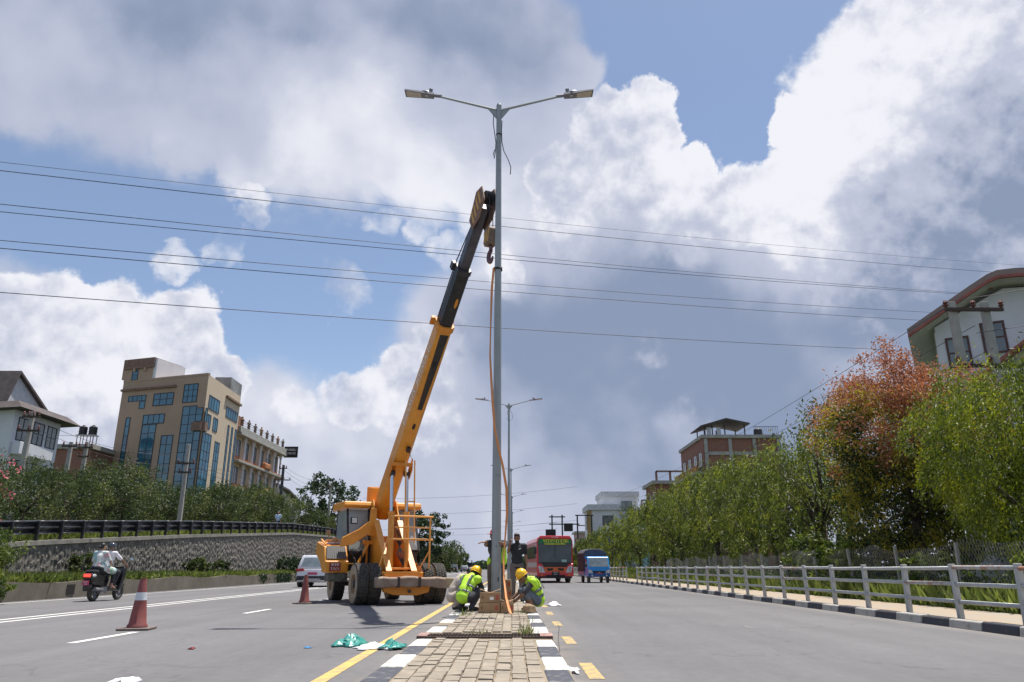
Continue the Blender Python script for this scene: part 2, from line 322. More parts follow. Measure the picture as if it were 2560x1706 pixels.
# ------------------------------------------------------------------ the setting
M_grass = mat('ground_green', (.045, .07, .018), .95, var=.5, scale=1.3, bump=.8, bscale=25)
M_soil = mat('soil', (.24, .195, .14), .95, var=.3, scale=1.2, bump=.6, bscale=30)
M_asph = None
def asphalt():
    m = mat('asphalt', (.118, .117, .122), .86, var=.0, scale=.5, bump=.35, bscale=160, spec=.25); nt = m.node_tree; L = nt.links; b = nt.nodes['Principled BSDF']
    t = nt.nodes.new('ShaderNodeTexCoord')
    def nz(s, d, sc=(1, 1, 1), r=.6):
        mp = nt.nodes.new('ShaderNodeMapping'); mp.inputs['Scale'].default_value = sc; L.new(t.outputs['Object'], mp.inputs[0])
        n = nt.nodes.new('ShaderNodeTexNoise'); n.inputs['Scale'].default_value = s; n.inputs['Detail'].default_value = d; n.inputs['Roughness'].default_value = r; L.new(mp.outputs[0], n.inputs['Vector']); return n.outputs['Fac']
    def mr(f, a, b_, c, d):
        q = nt.nodes.new('ShaderNodeMapRange'); L.new(f, q.inputs[0])
        for i, x in enumerate((a, b_, c, d)): q.inputs[i + 1].default_value = x
        return q.outputs[0]
    def mul(a, b_):
        q = nt.nodes.new('ShaderNodeMath'); q.operation = 'MULTIPLY'; L.new(a, q.inputs[0]); L.new(b_, q.inputs[1]); return q.outputs[0]
    f = mul(mr(nz(.22, 5), .3, .7, .88, 1.12), mr(nz(170, 2), .3, .7, .74, 1.24))          # broad patches, aggregate
    f = mul(f, mr(nz(1.0, 5, (1.1, .045, 1)), .35, .7, .9, 1.1))                            # wheel tracks along the road
    f = mul(f, mr(nz(6, 7, (1, 1, 1), .75), .62, .72, 1.0, .86))                             # oil and dust spots
    f = mul(f, mr(nz(9, 5, (1, .6, 1)), .3, .7, .93, 1.07))
    vo = nt.nodes.new('ShaderNodeTexVoronoi'); vo.feature = 'DISTANCE_TO_EDGE'; vo.inputs['Scale'].default_value = .16; wv_ = nt.nodes.new('ShaderNodeTexNoise'); wv_.inputs['Scale'].default_value = .9; wv_.inputs['Detail'].default_value = 6; L.new(t.outputs['Object'], wv_.inputs['Vector'])
    va = nt.nodes.new('ShaderNodeVectorMath'); va.operation = 'MULTIPLY_ADD'; L.new(wv_.outputs['Color'], va.inputs[0]); va.inputs[1].default_value = (2.4, 2.4, 0); L.new(t.outputs['Object'], va.inputs[2]); L.new(va.outputs[0], vo.inputs['Vector'])
    f = mul(f, mr(vo.outputs[0], .0010, .005, .84, 1.0))                                   # sealed cracks
    mx = nt.nodes.new('ShaderNodeMix'); mx.data_type = 'RGBA'; mx.blend_type = 'MULTIPLY'; mx.inputs[0].default_value = 1
    mx.inputs[6].default_value = (.150, .146, .150, 1)
    cb = nt.nodes.new('ShaderNodeCombineXYZ')
    for i in range(3): L.new(f, cb.inputs[i])
    L.new(cb.outputs[0], mx.inputs[7])
    # pale dust banked against the kerbs
    sx = nt.nodes.new('ShaderNodeSeparateXYZ'); L.new(t.outputs['Object'], sx.inputs[0])
    def band(x, w):
        q = nt.nodes.new('ShaderNodeMath'); q.operation = 'SUBTRACT'; L.new(sx.outputs[0], q.inputs[0]); q.inputs[1].default_value = x
        a = nt.nodes.new('ShaderNodeMath'); a.operation = 'ABSOLUTE'; L.new(q.outputs[0], a.inputs[0]); return mr(a.outputs[0], 0, w, 1, 0)
    dd = nt.nodes.new('ShaderNodeMath'); dd.operation = 'MAXIMUM'; L.new(band(.55, .55), dd.inputs[0]); L.new(band(7.7, .5), dd.inputs[1])
    d3 = nt.nodes.new('ShaderNodeMath'); d3.operation = 'MAXIMUM'; L.new(dd.outputs[0], d3.inputs[0]); L.new(band(-1.2, .5), d3.inputs[1])
    du = mul(d3.outputs[0], mr(nz(1.6, 6), .35, .7, 0, .75))
    m2 = nt.nodes.new('ShaderNodeMix'); m2.data_type = 'RGBA'; L.new(du, m2.inputs[0]); L.new(mx.outputs[2], m2.inputs[6]); m2.inputs[7].default_value = (.27, .235, .19, 1)
    L.new(m2.outputs[2], b.inputs['Base Color'])
    return m
M_asph = asphalt()
M_conc = mat('weathered_concrete', (.23, .215, .19), .9, var=.3, scale=1.6, bump=.5, bscale=30)
M_concl = mat('pale_concrete', (.34, .33, .30), .88, var=.2, scale=2.2, bump=.4, bscale=40)
M_white = worn('white_road_paint', (.72, .71, .68), (.24, .235, .23), 5, .69, .7, .08)
M_yel = worn('yellow_road_paint', (.68, .42, .11), (.24, .21, .17), 6, .57, .7, .09)
M_yelw = worn('worn_yellow_road_paint', (.62, .40, .11), (.22, .20, .17), 6, .50, .75, .10)

TERR = [(-60, .9), (14, 1.0), (22, 1.5), (29, 1.97), (42, 2.72), (61, 3.66), (75, 3.95), (90, 3.7), (110, 2.9), (150, .9), (200, .3), (1700, .3)]
WALLX = [(-60, -17.55), (1700, -17.55)]
def zt(y): return interp(y, TERR)
def xw(y): return interp(y, WALLX)
LOWX = [(-60, -15.2), (23, -15.3), (35, -15.6), (51, -16.0), (75, -16.3), (110, -16.5), (1700, -16.5)]
def xl(y): return interp(y, LOWX)
ys = [-60, -20, -5, 4, 10, 16, 22, 26] + list(range(29, 100, 3)) + [105, 115, 130, 150, 180, 220, 300, 400, 600, 900, 1300, 1700]
def sheet(name, rows, m, kind='structure'):
    """rows: list of lists of points with the same length."""
    b = MB(); k = len(rows[0])
    b.add([p for r in rows for p in r], [(i * k + j, i * k + j + 1, (i + 1) * k + j + 1, (i + 1) * k + j) for i in range(len(rows) - 1) for j in range(k - 1)])
    o = b.build(name, m); o['kind'] = kind; return o
# ground: one sheet from the left hills to the right and out to the horizon, with a step at the retaining wall
rows = []
for y in ys:
    z, xw_ = zt(y), xw(y)
    rows.append([(-900 - y * .3, y, z + 6), (-160, y, z + 2), (xw_ - 40, y, z + .2), (xw_ - 6, y, z - .01), (xw_ - .40, y, z - .01), (xw_ - .38, y, .52), (xl(y) - .12, y, .50), (xl(y) - .1, y, -.06),
                 (-8, y, -.06), (0, y, -.06), (9.9, y, -.06), (10.2, y, .1), (14, y, .12), (40, y, .6), (160, y, 1.5), (900 + y * .3, y, 4)])
ground = sheet('ground', rows, M_grass)
def strip(name, xa, xb, y0, y1, z, m, n=40, parent=None):
    b = MB(); st = [y0 + (y1 - y0) * i / n for i in range(n + 1)]
    fa = xa if callable(xa) else (lambda y: xa); fb = xb if callable(xb) else (lambda y: xb)
    b.add([p for y in st for p in ((fa(y), y, z(y) if callable(z) else z), (fb(y), y, z(y) if callable(z) else z))], [(2 * i, 2 * i + 1, 2 * i + 3, 2 * i + 2) for i in range(n)])
    o = b.build(name, m, parent)
    if parent is None: o['kind'] = 'structure'
    return o
road = strip('road', lambda y: xl(y) - .05, 8.0, -60, 900, 0.0, M_asph, 200)
upper = strip('upper_road', lambda y: xw(y) - 5.8, lambda y: xw(y) - .7, -40, 300, lambda y: zt(y) + .02, mat('upper_asphalt', (.15, .148, .15), .9, var=.15, scale=.6, bump=.3, bscale=90), 120)
# painted lines (flat sheets above the asphalt)
def line(name, x, y0, y1, w, m, n=30):
    o = strip(name, x - w / 2, x + w / 2, y0, y1, .004, m, n, road); return o
line('edge_line', -1.77, 3, 130, .14, M_yel, 60)
for x in (-10.22, -9.78): line('lane_line', x, 3, 160, .13, M_white, 60)
for k in range(14):
    y0 = 11.0 + k * 6.95; line('lane_dash', -6.1, y0, y0 + 1.85, .13, M_white, 4)
line('edge_line', -14.75, 14, 60, .10, M_white, 30)
for k in range(16):
    y0 = 7.55 + k * 3.3; line('yellow_dash', .80 + min(k, 4) * .02, y0, y0 + (1.15 if k else 1.25), .145, M_yelw, 4)
for k in range(3):
    y0 = 13.6 + 5.5 * k; line('faint_lane_dash', 4.15, y0, y0 + .5, .035, M_yelw if False else worn('ghost_paint', (.36, .355, .35), (.17, .165, .165), 7, .5, .8, .1), 2)

# --- median: kerb stones, pavers, a steel grating
XM = -.34
M_kw = worn('white_kerb_paint', (.64, .63, .59), (.34, .32, .28), 7, .56, .8, .09)
M_kb = worn('black_kerb_paint', (.055, .058, .075), (.20, .19, .17), 7, .60, .7, .07)
M_kg = worn('grey_kerb_paint', (.40, .385, .35), (.25, .235, .21), 8, .60, .85, .1)
M_kb2 = worn('dark_kerb_paint', (.04, .042, .055), (.2, .19, .17), 9, .68, .75, .07)
median = tag(strip('median_bed', XM - .84, XM + .84, 3, 420, .146, M_soil, 60), kind='structure')
def kerb_mesh(w, L, h, lean=.05, sd=1):
    b = MB(); g = .004
    b.hexa([(-w / 2 - (lean if sd < 0 else 0), g, -.03), (w / 2 + (lean if sd > 0 else 0), g, -.03), (w / 2 + (lean if sd > 0 else 0), L - g, -.03), (-w / 2 - (lean if sd < 0 else 0), L - g, -.03),
            (-w / 2, g, h), (w / 2, g, h), (w / 2, L - g, h), (-w / 2, L - g, h)])
    me = b.mesh('kerb_stone'); fix_normals(me); return me
KL = .935
for sd, xk in ((-1, XM - .735), (1, XM + .735)):
    mw = kerb_mesh(.22, KL, .155, .05, sd); mb_ = mw.copy(); mw.materials.append(M_kw); mb_.materials.append(M_kb)
    for k in range(46):
        y = 3.25 + k * KL + (.18 if sd < 0 else 0)
        if abs(y + KL / 2 - 10.35) < .3: continue
        o = put('kerb_stone', mw if k % 2 == 0 else mb_, None, median, bev=.02); o.location = (xk + random.uniform(-.008, .008), y, random.uniform(-.006, .006)); o.rotation_euler = (random.uniform(-.01, .01), 0, random.uniform(-.012, .012))
    b = MB(); b.box((xk, 3.25 + 46 * KL + 190, .075), (.22, 380, .15)); tag(b.build('far_kerb', M_kg, median), kind='stuff')
# pavers
M_pav = mat('paver', (.295, .25, .195), .92, var=.15, scale=9, bump=.7, bscale=70, rnd=.09)
pm = []
for k in range(4):
    w, l, h = .1305, .266, .07; j = lambda: random.uniform(-.004, .004)
    b = MB(); b.hexa([(-w / 2, -l / 2, 0), (w / 2, -l / 2, 0), (w / 2, l / 2, 0), (-w / 2, l / 2, 0)] + [(x * (w / 2 - .007) + j(), y * (l / 2 - .008) + j(), h + j() * .4) for x, y in ((-1, -1), (1, -1), (1, 1), (-1, 1))])
    me = b.mesh('paver'); fix_normals(me); me.materials.append(M_pav); pm.append(me)
cnt = 0; rest = MB()
for c in range(9):
    off = random.choice((0, .13, .07, .2))
    for r in range(int(30 / .27)):
        y = 5.6 + r * .27 + off; x = XM - .534 + c * .1335
        if 9.78 < y < 10.75: continue
        if y < 14.3 and cnt < 300:
            o = put('paver', random.choice(pm), None, median); cnt += 1
            o.location = (x, y, .098 + random.uniform(-.006, .006)); o.rotation_euler = (random.uniform(-.025, .025), random.uniform(-.03, .03), random.uniform(-.02, .02))
        else: rest.box((x, y, .13 + random.uniform(-.004, .004)), (.125, .26, .07))
tag(rest.build('far_pavers', M_pav, median), kind='stuff')
# grating over the drain gap
gr = thing('drain_grating', 'rusty steel drain grating set across the brick median', 'grating', (XM, 10.22, 0), R(-1.2))
M_rust = mat('rusty_steel', (.105, .065, .05), .85, .3, c2=(.065, .055, .052), scale=14, bump=.6, bscale=60)
b = MB(); b.box((0, 0, .03), (1.62, .56, .05)); b.build('drain_bed', mat('dark_silt', (.05, .04, .03), .95, var=.4, scale=8), gr)
b = MB()
for y in (-.22, 0, .22): b.box((0, y, .15), (1.66, .035, .04))
for x in (-.83, .83): b.box((x, 0, .148), (.045, .5, .045))
b.build('frame', M_rust, gr)
bar = MB(); bar.box((0, 0, .145), (.012, .40, .035)); bme = bar.mesh('bar'); bme.materials.append(M_rust)
for k in range(38):
    o = put('bar', bme, None, gr); o.location = (-.79 + k * .0427, 0, random.uniform(-.002, .002))
b = MB(); b.box((.78, 0, .155), (.16, .46, .05)); b.box((-.8, 0, .155), (.12, .46, .05)); b.build('end_plate', mat('pinkish_rust', (.33, .2, .17), .85, var=.3, scale=10), gr)

# --- right pavement: kerb stones, dirt walk, pipe railing
walk = strip('pavement', 7.72, 9.95, -30, 420, .125, mat('dusty_walk', (.36, .275, .19), .95, c2=(.31, .28, .24), scale=1.1, bump=.6, bscale=25, detail=8), 80)
mg = kerb_mesh(.2, KL, .15, .03, -1); md = mg.copy(); mg.materials.append(M_kg); md.materials.append(M_kb2)
for k in range(70):
    o = put('kerb_stone', mg if k % 2 else md, None, walk, bev=.022); o.location = (7.82 + random.uniform(-.01, .01), 2.7 + k * KL, random.uniform(-.008, .008)); o.rotation_euler = (0, 0, random.uniform(-.01, .01))
b = MB(); b.box((7.82, 2.7 + 70 * KL + 175, .07), (.2, 350, .15)); tag(b.build('far_kerb', M_kg, walk), kind='stuff')
M_rail = mat('grey_rail_paint', (.42, .43, .42), .5, .2, var=.12, scale=4, bump=.15)
M_railr = worn('rust_streaked_rail', (.42, .43, .42), (.30, .15, .09), 2.2, .52, .6, .07)
M_railrr = worn('mostly_rusted_rail', (.38, .38, .37), (.33, .16, .10), 1.6, .40, .7, .09)
def railing(y0, n, sp, x, label, nparts):
    t = thing('pipe_railing', label, 'railing', (x, y0, .125), 0, 'pipe railings along the pavement')
    pb = MB(); pb.box((0, 0, .47), (.09, .10, .94)); pme = pb.mesh('post'); pme.materials.append(M_rail)
    rb = MB(); rb.tube([(0, .0, 0), (0, sp, 0)], .036, 10); rme = rb.mesh('rail'); rme.polygons.foreach_set('use_smooth', [True] * len(rme.polygons)); rme.materials.append(M_rail)
    rm2 = rme.copy(); rm2.materials.clear(); rm2.materials.append(M_railr); rm3 = rme.copy(); rm3.materials.clear(); rm3.materials.append(M_railrr)
    for k in range(n):
        o = put('post', pme, None, t, bev=.008); o.location = (0, k * sp, 0); o.rotation_euler = (random.uniform(-.02, .02), random.uniform(-.025, .025), random.uniform(-.1, .1))
        if k < n - 1:
            for i, z in enumerate((.30, .59, .87)):
                q = rm3 if (i == 2 and k < 2 and n > 20) else (rm2 if random.random() < .25 else rme)
                o = put('rail', q, None, t); o.location = (-.01, k * sp, z + random.uniform(-.012, .012)); o.rotation_euler = (random.uniform(-.006, .006), 0, random.uniform(-.006, .006))
    return t
railing(8.75, 24, 1.79, 8.05, 'grey pipe railing with rusty top rail beside the dusty pavement', 0)
railing(54.5, 34, 1.79, 8.05, 'pipe railing farther down the road behind the blue truck', 0)

# --- left: low concrete kerb wall, planted strip, rubble retaining wall with coping
def wallmesh(name, fx, y0, y1, n, th, z0, z1, m):
    b = MB(); st = [y0 + (y1 - y0) * i / n for i in range(n + 1)]; vs = []
    for y in st:
        x = fx(y); a = z0(y) if callable(z0) else z0; c = z1(y) if callable(z1) else z1
        vs += [(x, y, a), (x - th, y, a), (x - th, y, c), (x, y, c)]
    fs = [(4 * i + j, 4 * i + (j + 1) % 4, 4 * i + 4 + (j + 1) % 4, 4 * i + 4 + j) for i in range(n) for j in range(4)] + [(0, 1, 2, 3), (4 * n + 3, 4 * n + 2, 4 * n + 1, 4 * n)]
    b.add(vs, fs); return b.build(name, m)
lowwall = wallmesh('low_wall', xl, 22.6, 96, 60, .3, -.1, lambda y: .56 + .05 * math.sin(y * .9), worn('stained_concrete', (.185, .162, .13), (.10, .085, .062), .9, .52, .92, .18, 14))
tag(lowwall, 'low stained concrete wall edging the road below the stone wall', 'wall')
b = MB(); b.box((xl(27.2) + .004, 27.2, .28), (.03, .5, .32)); b.build('drain_hole', mat('drain_dark', (.012, .011, .01), .95), lowwall)
retain = thing('retaining_wall', 'rubble stone retaining wall below the black guard rail', 'wall', (0, 0, 0))
M_mort = mat('mortar', (.155, .143, .124), .95, var=.3, scale=3, bump=.8, bscale=20)
wallmesh('wall_core', lambda y: xw(y), 22, 115, 90, .36, -.1, lambda y: zt(y) - .02, M_mort).parent = retain
wallmesh('coping', lambda y: xw(y) + .07, 23.5, 115, 90, .5, lambda y: zt(y) - .13, lambda y: zt(y) + .03, mat('coping_concrete', (.24, .225, .195), .9, var=.25, scale=2, bump=.4)).parent = retain
M_st = mat('rubble_stone', (.14, .130, .113), .92, var=.22, scale=5, bump=.8, bscale=22, rnd=.32)
def stone(b, c, w, h, th, rot, nx=(1, 0)):
    th *= .55
    n = random.choice((5, 6, 7)); ph = random.random() * 6.28; ring = []
    for k in range(n):
        a = ph + 2 * math.pi * k / n; r = random.uniform(.82, 1.1); u, v = math.cos(a) * w / 2 * r, math.sin(a) * h / 2 * r
        ring.append((u * math.cos(rot) - v * math.sin(rot), u * math.sin(rot) + v * math.cos(rot)))
    vs = [(c[0] + 0, c[1] + u, c[2] + v) for u, v in ring] + [(c[0] + th * .7, c[1] + u * .85, c[2] + v * .85) for u, v in ring] + [(c[0] + th + random.uniform(-.01, .02), c[1] + u * .45, c[2] + v * .45) for u, v in ring]
    fs = [(i, (i + 1) % n, n + (i + 1) % n, n + i) for i in range(n)] + [(n + i, n + (i + 1) % n, 2 * n + (i + 1) % n, 2 * n + i) for i in range(n)] + [tuple(range(2 * n, 3 * n))]
    b.add(vs, fs)
SP = []
y = 24.0
while y < 100:
    w = random.uniform(.17, .27); z = .3 + random.uniform(-.15, .1)
    while z < zt(y) - .3:
        h = random.uniform(.26, .46); SP.append((y + random.uniform(-.03, .03), z + h / 2, w * random.uniform(.9, 1.15), h)); z += h * .93 + .02
    y += w * .97 + .025
SP.sort(key=lambda q: q[0] + abs(q[1] - 1.2))
sv_ = []
for k in range(24):
    b = MB(); stone(b, (0, 0, 0), .22, .36, random.uniform(.04, .09), random.uniform(-.5, .15)); me = b.mesh('stone'); fix_normals(me); me.materials.append(M_st); sv_.append(me)
far = MB()
for i, (y, z, w, h) in enumerate(SP):
    if 25.5 < y and i < 318 and (i % 1 == 0):
        o = put('stone', random.choice(sv_), None, retain); o.location = (xw(y) - .01, y, z); o.scale = (random.uniform(.8, 1.3), w / .22, h / .36); o.rotation_euler = (random.uniform(-.12, .12), 0, 0)
    else: stone(far, (xw(y) - .01, y, z), w, h, random.uniform(.04, .1), random.uniform(-.5, .15))
tag(far.build('far_stones', M_st, retain), kind='stuff')

# black W-beam guard rail on the coping
M_blk = mat('black_rail_paint', (.055, .056, .062), .32, .4, var=.3, scale=5)
M_blk2 = mat('dull_black_post', (.016, .016, .018), .6, 0, var=.4, scale=5)
gd = thing('guard_rail', 'black corrugated guard rail on posts along the stone wall', 'guard rail', (0, 0, 0))
pb = MB(); pb.box((0, 0, .36), (.11, .085, .80)); gpost = pb.mesh('post'); gpost.materials.append(M_blk2)
bb = MB(); bb.box((-.12, 0, .48), (.12, .09, .30)); gblock = bb.mesh('spacer_block'); gblock.materials.append(M_blk2)
prof = [(-.19, .78), (-.15, .75), (-.19, .70), (-.27, .655), (-.27, .60), (-.19, .555), (-.15, .51), (-.19, .46), (-.27, .415), (-.27, .36), (-.19, .315), (-.15, .285)]
yy = 23.8; k = 0
while yy < 118:
    o = put('post', gpost, None, gd, bev=.01); o.location = (xw(yy) - .06, yy, zt(yy) - .02)
    o = put('spacer_block', gblock, None, gd); o.location = (xw(yy) - .06, yy, zt(yy) - .02)
    if yy + 1.5 < 118:
        b = MB(); vs = []
        for y_ in (yy - .05, yy + 1.55):
            for (dx, dz) in prof: vs.append((xw(y_) + dx + .03, y_, zt(y_) + dz - .02))
        n = len(prof); b.add(vs, [(j, j + 1, n + j + 1, n + j) for j in range(n - 1)])
        o = b.build('beam', M_blk, gd, True); o.modifiers.new('solid', 'SOLIDIFY').thickness = .008
    yy += 1.5

# ------------------------------------------------------------------ street lamps on the median
M_pole = mat('galvanised_pole', (.29, .315, .32), .5, .25, var=.08, scale=2.0, bump=.05)
M_lampd = mat('lamp_housing', (.20, .20, .23), .5, .3, var=.1)
M_lampg = mat('lamp_lens', (.50, .44, .36), .3, 0, var=.15, scale=30)
M_wire = mat('black_cable', (.02, .02, .022), .6, var=.2)
def street_lamp(loc, label, cables, seal=False):
    t = thing('street_lamp', label, 'street lamp', loc, 0, 'double street lamps along the median')
    b = MB(); b.lathe([(.105, 0), (.100, 1.2), (.088, 5), (.066, 11.2), (.062, 12.05)], 8); b.build('pole', M_pole, t, 20)
    b = MB(); b.box((0, 0, .012), (.36, .36, .03)); b.lathe([(.13, .02), (.108, .12)], 8); b.build('base_plate', M_pole, t)
    b = MB(); b.lathe([(.064, 12.0), (.068, 12.06), (.05, 12.11)], 8); b.build('cap', M_pole, t)
    for s in (-1, 1):
        e = Vector((s * 1.62, 0, 12.36))
        b = MB(); b.tube([(s * .05, 0, 11.93), e], [.034, .026], 8)
        b.prism([(s * .05, 11.66), (s * .05, 11.97), (s * .32, 12.02)], -.012, .012, 'y'); a = b.build('arm', M_pole, t, 30)
        dr = Vector((s, 0, .12)).normalized(); up = Vector((-dr.z * s, 0, abs(dr.x)))
        up = Vector((0, 1, 0)).cross(dr) * (-s); up = up if up.z > 0 else -up
        M = Matrix((dr, Vector((0, 1, 0)), up)).transposed()
        h = MB(); h.tube([e - dr * .16, e + dr * .06], .045, 8)
        c = e + dr * .42
        h.hexa([c + M @ Vector(q) for q in ((-.38, -.10, -.035), (.36, -.15, -.03), (.36, .15, -.03), (-.38, .10, -.035), (-.38, -.08, .035), (.36, -.13, .02), (.36, .13, .02), (-.38, .08, .035))])
        h.ell(c + M @ Vector((-.16, 0, .05)), (.15, .10, .05), 10, 6, M)
        hd = h.build('lamp_head', M_lampd, t, 35)
        l = MB(); l.hexa([c + M @ Vector(q) for q in ((-.06, -.09, -.040), (.32, -.12, -.036), (.32, .12, -.036), (-.06, .09, -.040), (-.06, -.09, -.030), (.32, -.12, -.026), (.32, .12, -.026), (-.06, .09, -.030))]); l.build('lens', M_lampg, hd)
        p = MB(); p.lathe([(.03, .06), (.045, .09), (.05, .17), (.03, .19)], 10, c + M @ Vector((-.28, 0, 0)), M); p.build('photocell', M_lampd, hd, 40)
        k = MB(); k.box((0, 0, 0), (.07, .05, .012), M=M); kk = k.build('driver_cover', mat('driver_pale', (.5, .5, .55), .4), hd); kk.location = c + M @ Vector((-.20, -.02, -.044))
    for pts in cables:
        b = MB(); b.tube(pts, .011, 5); b.build('loose_cable', M_wire, t, True)
    if seal:
        b = MB()
        for z in (2.98,): b.box((0.02, -.1, z), (.10, .006, .06))
        tt = words('pole_number', '1 9', .09, mat('stencil_grey', (.2, .21, .22), .7), t, (.02, -.103, 2.75), (R(90), 0, 0), .001)
        b = MB(); b.box((.045, -.104, .62), (.03, .02, .08)); b.box((0, -.102, 1.28), (.02, .01, .02)); b.build('hatch_lock', mat('dark_lock', (.05, .05, .06), .5), t)
        b = MB(); b.box((0, -.096, .72), (.11, .012, .5)); b.build('access_door', M_pole, t, bev=.004)
        b = MB(); b.lathe([(.0725, 11.2), (.0725, 11.23)], 12); b.build('cable_tie', M_wire, t)
    return t
c1 = [[(-.13, -.03, 11.78), (-.14, -.05, 11.5), (-.10, -.06, 11.2), (-.07, -.07, 10.95), (-.08, -.07, 10.7), (-.11, -.08, 10.5), (-.13, -.08, 10.62), (-.10, -.07, 10.75)],
      [(.08, -.04, 11.6), (.07, -.07, 11.3), (.08, -.08, 10.95), (.13, -.08, 10.7), (.24, -.09, 10.45), (.30, -.09, 10.25), (.29, -.09, 10.05)]]
c2 = [[(-.06, -.05, 11.6), (-.12, -.06, 11.35), (-.02, -.08, 11.15), (-.18, -.08, 10.95), (.1, -.08, 10.85), (.28, -.08, 11.0), (.22, -.06, 11.35), (.08, -.05, 11.65)]]
street_lamp((-.33, 16.2, .15), 'nearest double-armed street lamp pole, workers crouching around its foot', c1, True)
for i, (y, lab) in enumerate(((52.0, 'second double street lamp, standing behind the man in the black shirt'), (88.0, 'third double street lamp from the boxes on the median'), (123.5, 'fourth double street lamp down the median'),
                              (160, 'fifth double street lamp down the median'), (198, 'sixth double street lamp down the median'), (240, 'seventh and farthest double street lamp down the median'))):
    street_lamp((-.22 + .1 * min(i, 3), y, .15), lab, c2 if i == 0 else [])

# ------------------------------------------------------------------ power lines over the road: each conductor its own thing
M_cond = mat('conductor', (.035, .032, .045), .6, var=.1)
def cable(name, a, b_, sag, r, label, n=40, group='overhead power lines', cat='power line'):
    a, b_ = Vector(a), Vector(b_); b = MB()
    pts = [a.lerp(b_, i / n) - Vector((0, 0, sag * 4 * (i / n) * (1 - i / n))) for i in range(n + 1)]
    b.tube(pts, r, 5); return tag(b.build(name, m=M_cond, smooth=True), label, cat, group)
WIRES = [((-23.49, 30, 18.99), (58.27, 78, 33.9), 0.012, 'thin topmost power line crossing the sky'),
         ((-23.4, 30, 18.55), (58.05, 78, 32.83), 0.02, 'upper thick power line just below the thinnest one'),
         ((-23.06, 30, 16.85), (57.5, 78, 30.12), 0.018, 'upper line of the middle pair of power lines'),
         ((-22.98, 30, 16.47), (57.48, 78, 30.03), 0.018, 'lower line of the middle pair of power lines'),
         ((-22.7, 30, 15.07), (57.02, 78, 27.75), 0.018, 'upper line of the low pair of power lines'),
         ((-22.62, 30, 14.69), (56.82, 78, 26.76), 0.02, 'lower line of the low pair of power lines'),
         ((-22.2, 30, 12.61), (56.14, 78, 23.39), 0.02, 'lowest single power line crossing above the crane')]
for a, b_, r, lab in WIRES:
    a2 = Vector(a) + (Vector(a) - Vector(b_)) * .12
    cable('power_line', a2, b_, .55, r, lab, 60)

# ------------------------------------------------------------------ mobile crane (local x = boom direction, y = its left, z up)
M_or = mat('crane_orange', (.76, .32, .03), .45, 0, c2=(.62, .24, .022), scale=2.2, bump=.08, detail=8, coat=.15)
M_ord = worn('scuffed_orange', (.70, .26, .03), (.13, .10, .08), 3.0, .66, .6, .05)
M_orp = mat('pale_orange', (.80, .40, .12), .5, 0, c2=(.70, .30, .05), scale=2.5)  # paler tone of the crane orange
M_steel = mat('dark_steel', (.045, .043, .048), .5, .4, var=.35, scale=5)
M_chrome = mat('chrome_rod', (.62, .64, .68), .18, 1.0, var=.05)
M_tyre = mat('tyre_rubber', (.035, .034, .034), .85, 0, c2=(.10, .086, .068), scale=14, bump=.3)
M_mud = mat('dusty_sidewall', (.40, .315, .215), .95, 0, c2=(.24, .19, .135), scale=4)
M_rimo = mat('dusty_rim', (.40, .25, .13), .8, 0, c2=(.28, .20, .13), scale=6)
M_glass = mat('tinted_glass', (.10, .13, .14), .08, 0, var=.1, spec=.8)
M_cabglass = mat('pale_cab_glass', (.30, .36, .37), .08, 0, var=.15, scale=1.5, spec=.8)
M_dark = mat('dark_recess', (.02, .02, .02), .8, var=.3)
M_grease = mat('black_grease', (.018, .017, .018), .55, var=.4, scale=6)
M_wood = mat('weathered_timber', (.20, .13, .095), .9, 0, c2=(.32, .25, .19), scale=3, bump=1.0, bscale=18)
M_woodc = mat('cut_timber', (.42, .33, .20), .9, 0, c2=(.30, .23, .14), scale=8, bump=.6)
CX, CY, CYAW = -3.3, 22.5, -math.atan2(math.cos(R(25)), math.sin(R(25)))
crane = thing('mobile_crane', 'orange pick-and-carry crane with boom raised to the lamp pole', 'crane', (CX, CY, 0), CYAW); crane.scale = (.93, .93, .93)
Q = lambda b, n, m, p=crane, **k: b.build(n, m, p, **k)
def tyre_mesh(r, w, rim, n=40, lug=0):
    """A tyre lying on the y axis: rounded shoulders, tread blocks as real relief."""
    b = MB(); hw = w / 2
    prof = [(rim, -hw * .78), (rim * 1.12, -hw * .95), (r * .80, -hw), (r * .93, -hw * .93), (r * .985, -hw * .80), (r, -hw * .5), (r, hw * .5), (r * .985, hw * .80), (r * .93, hw * .93), (r * .80, hw), (rim * 1.12, hw * .95), (rim, hw * .78)]
    b.lathe(prof, n, M=Matrix.Rotation(R(90), 3, 'X'), caps=False)
    return b
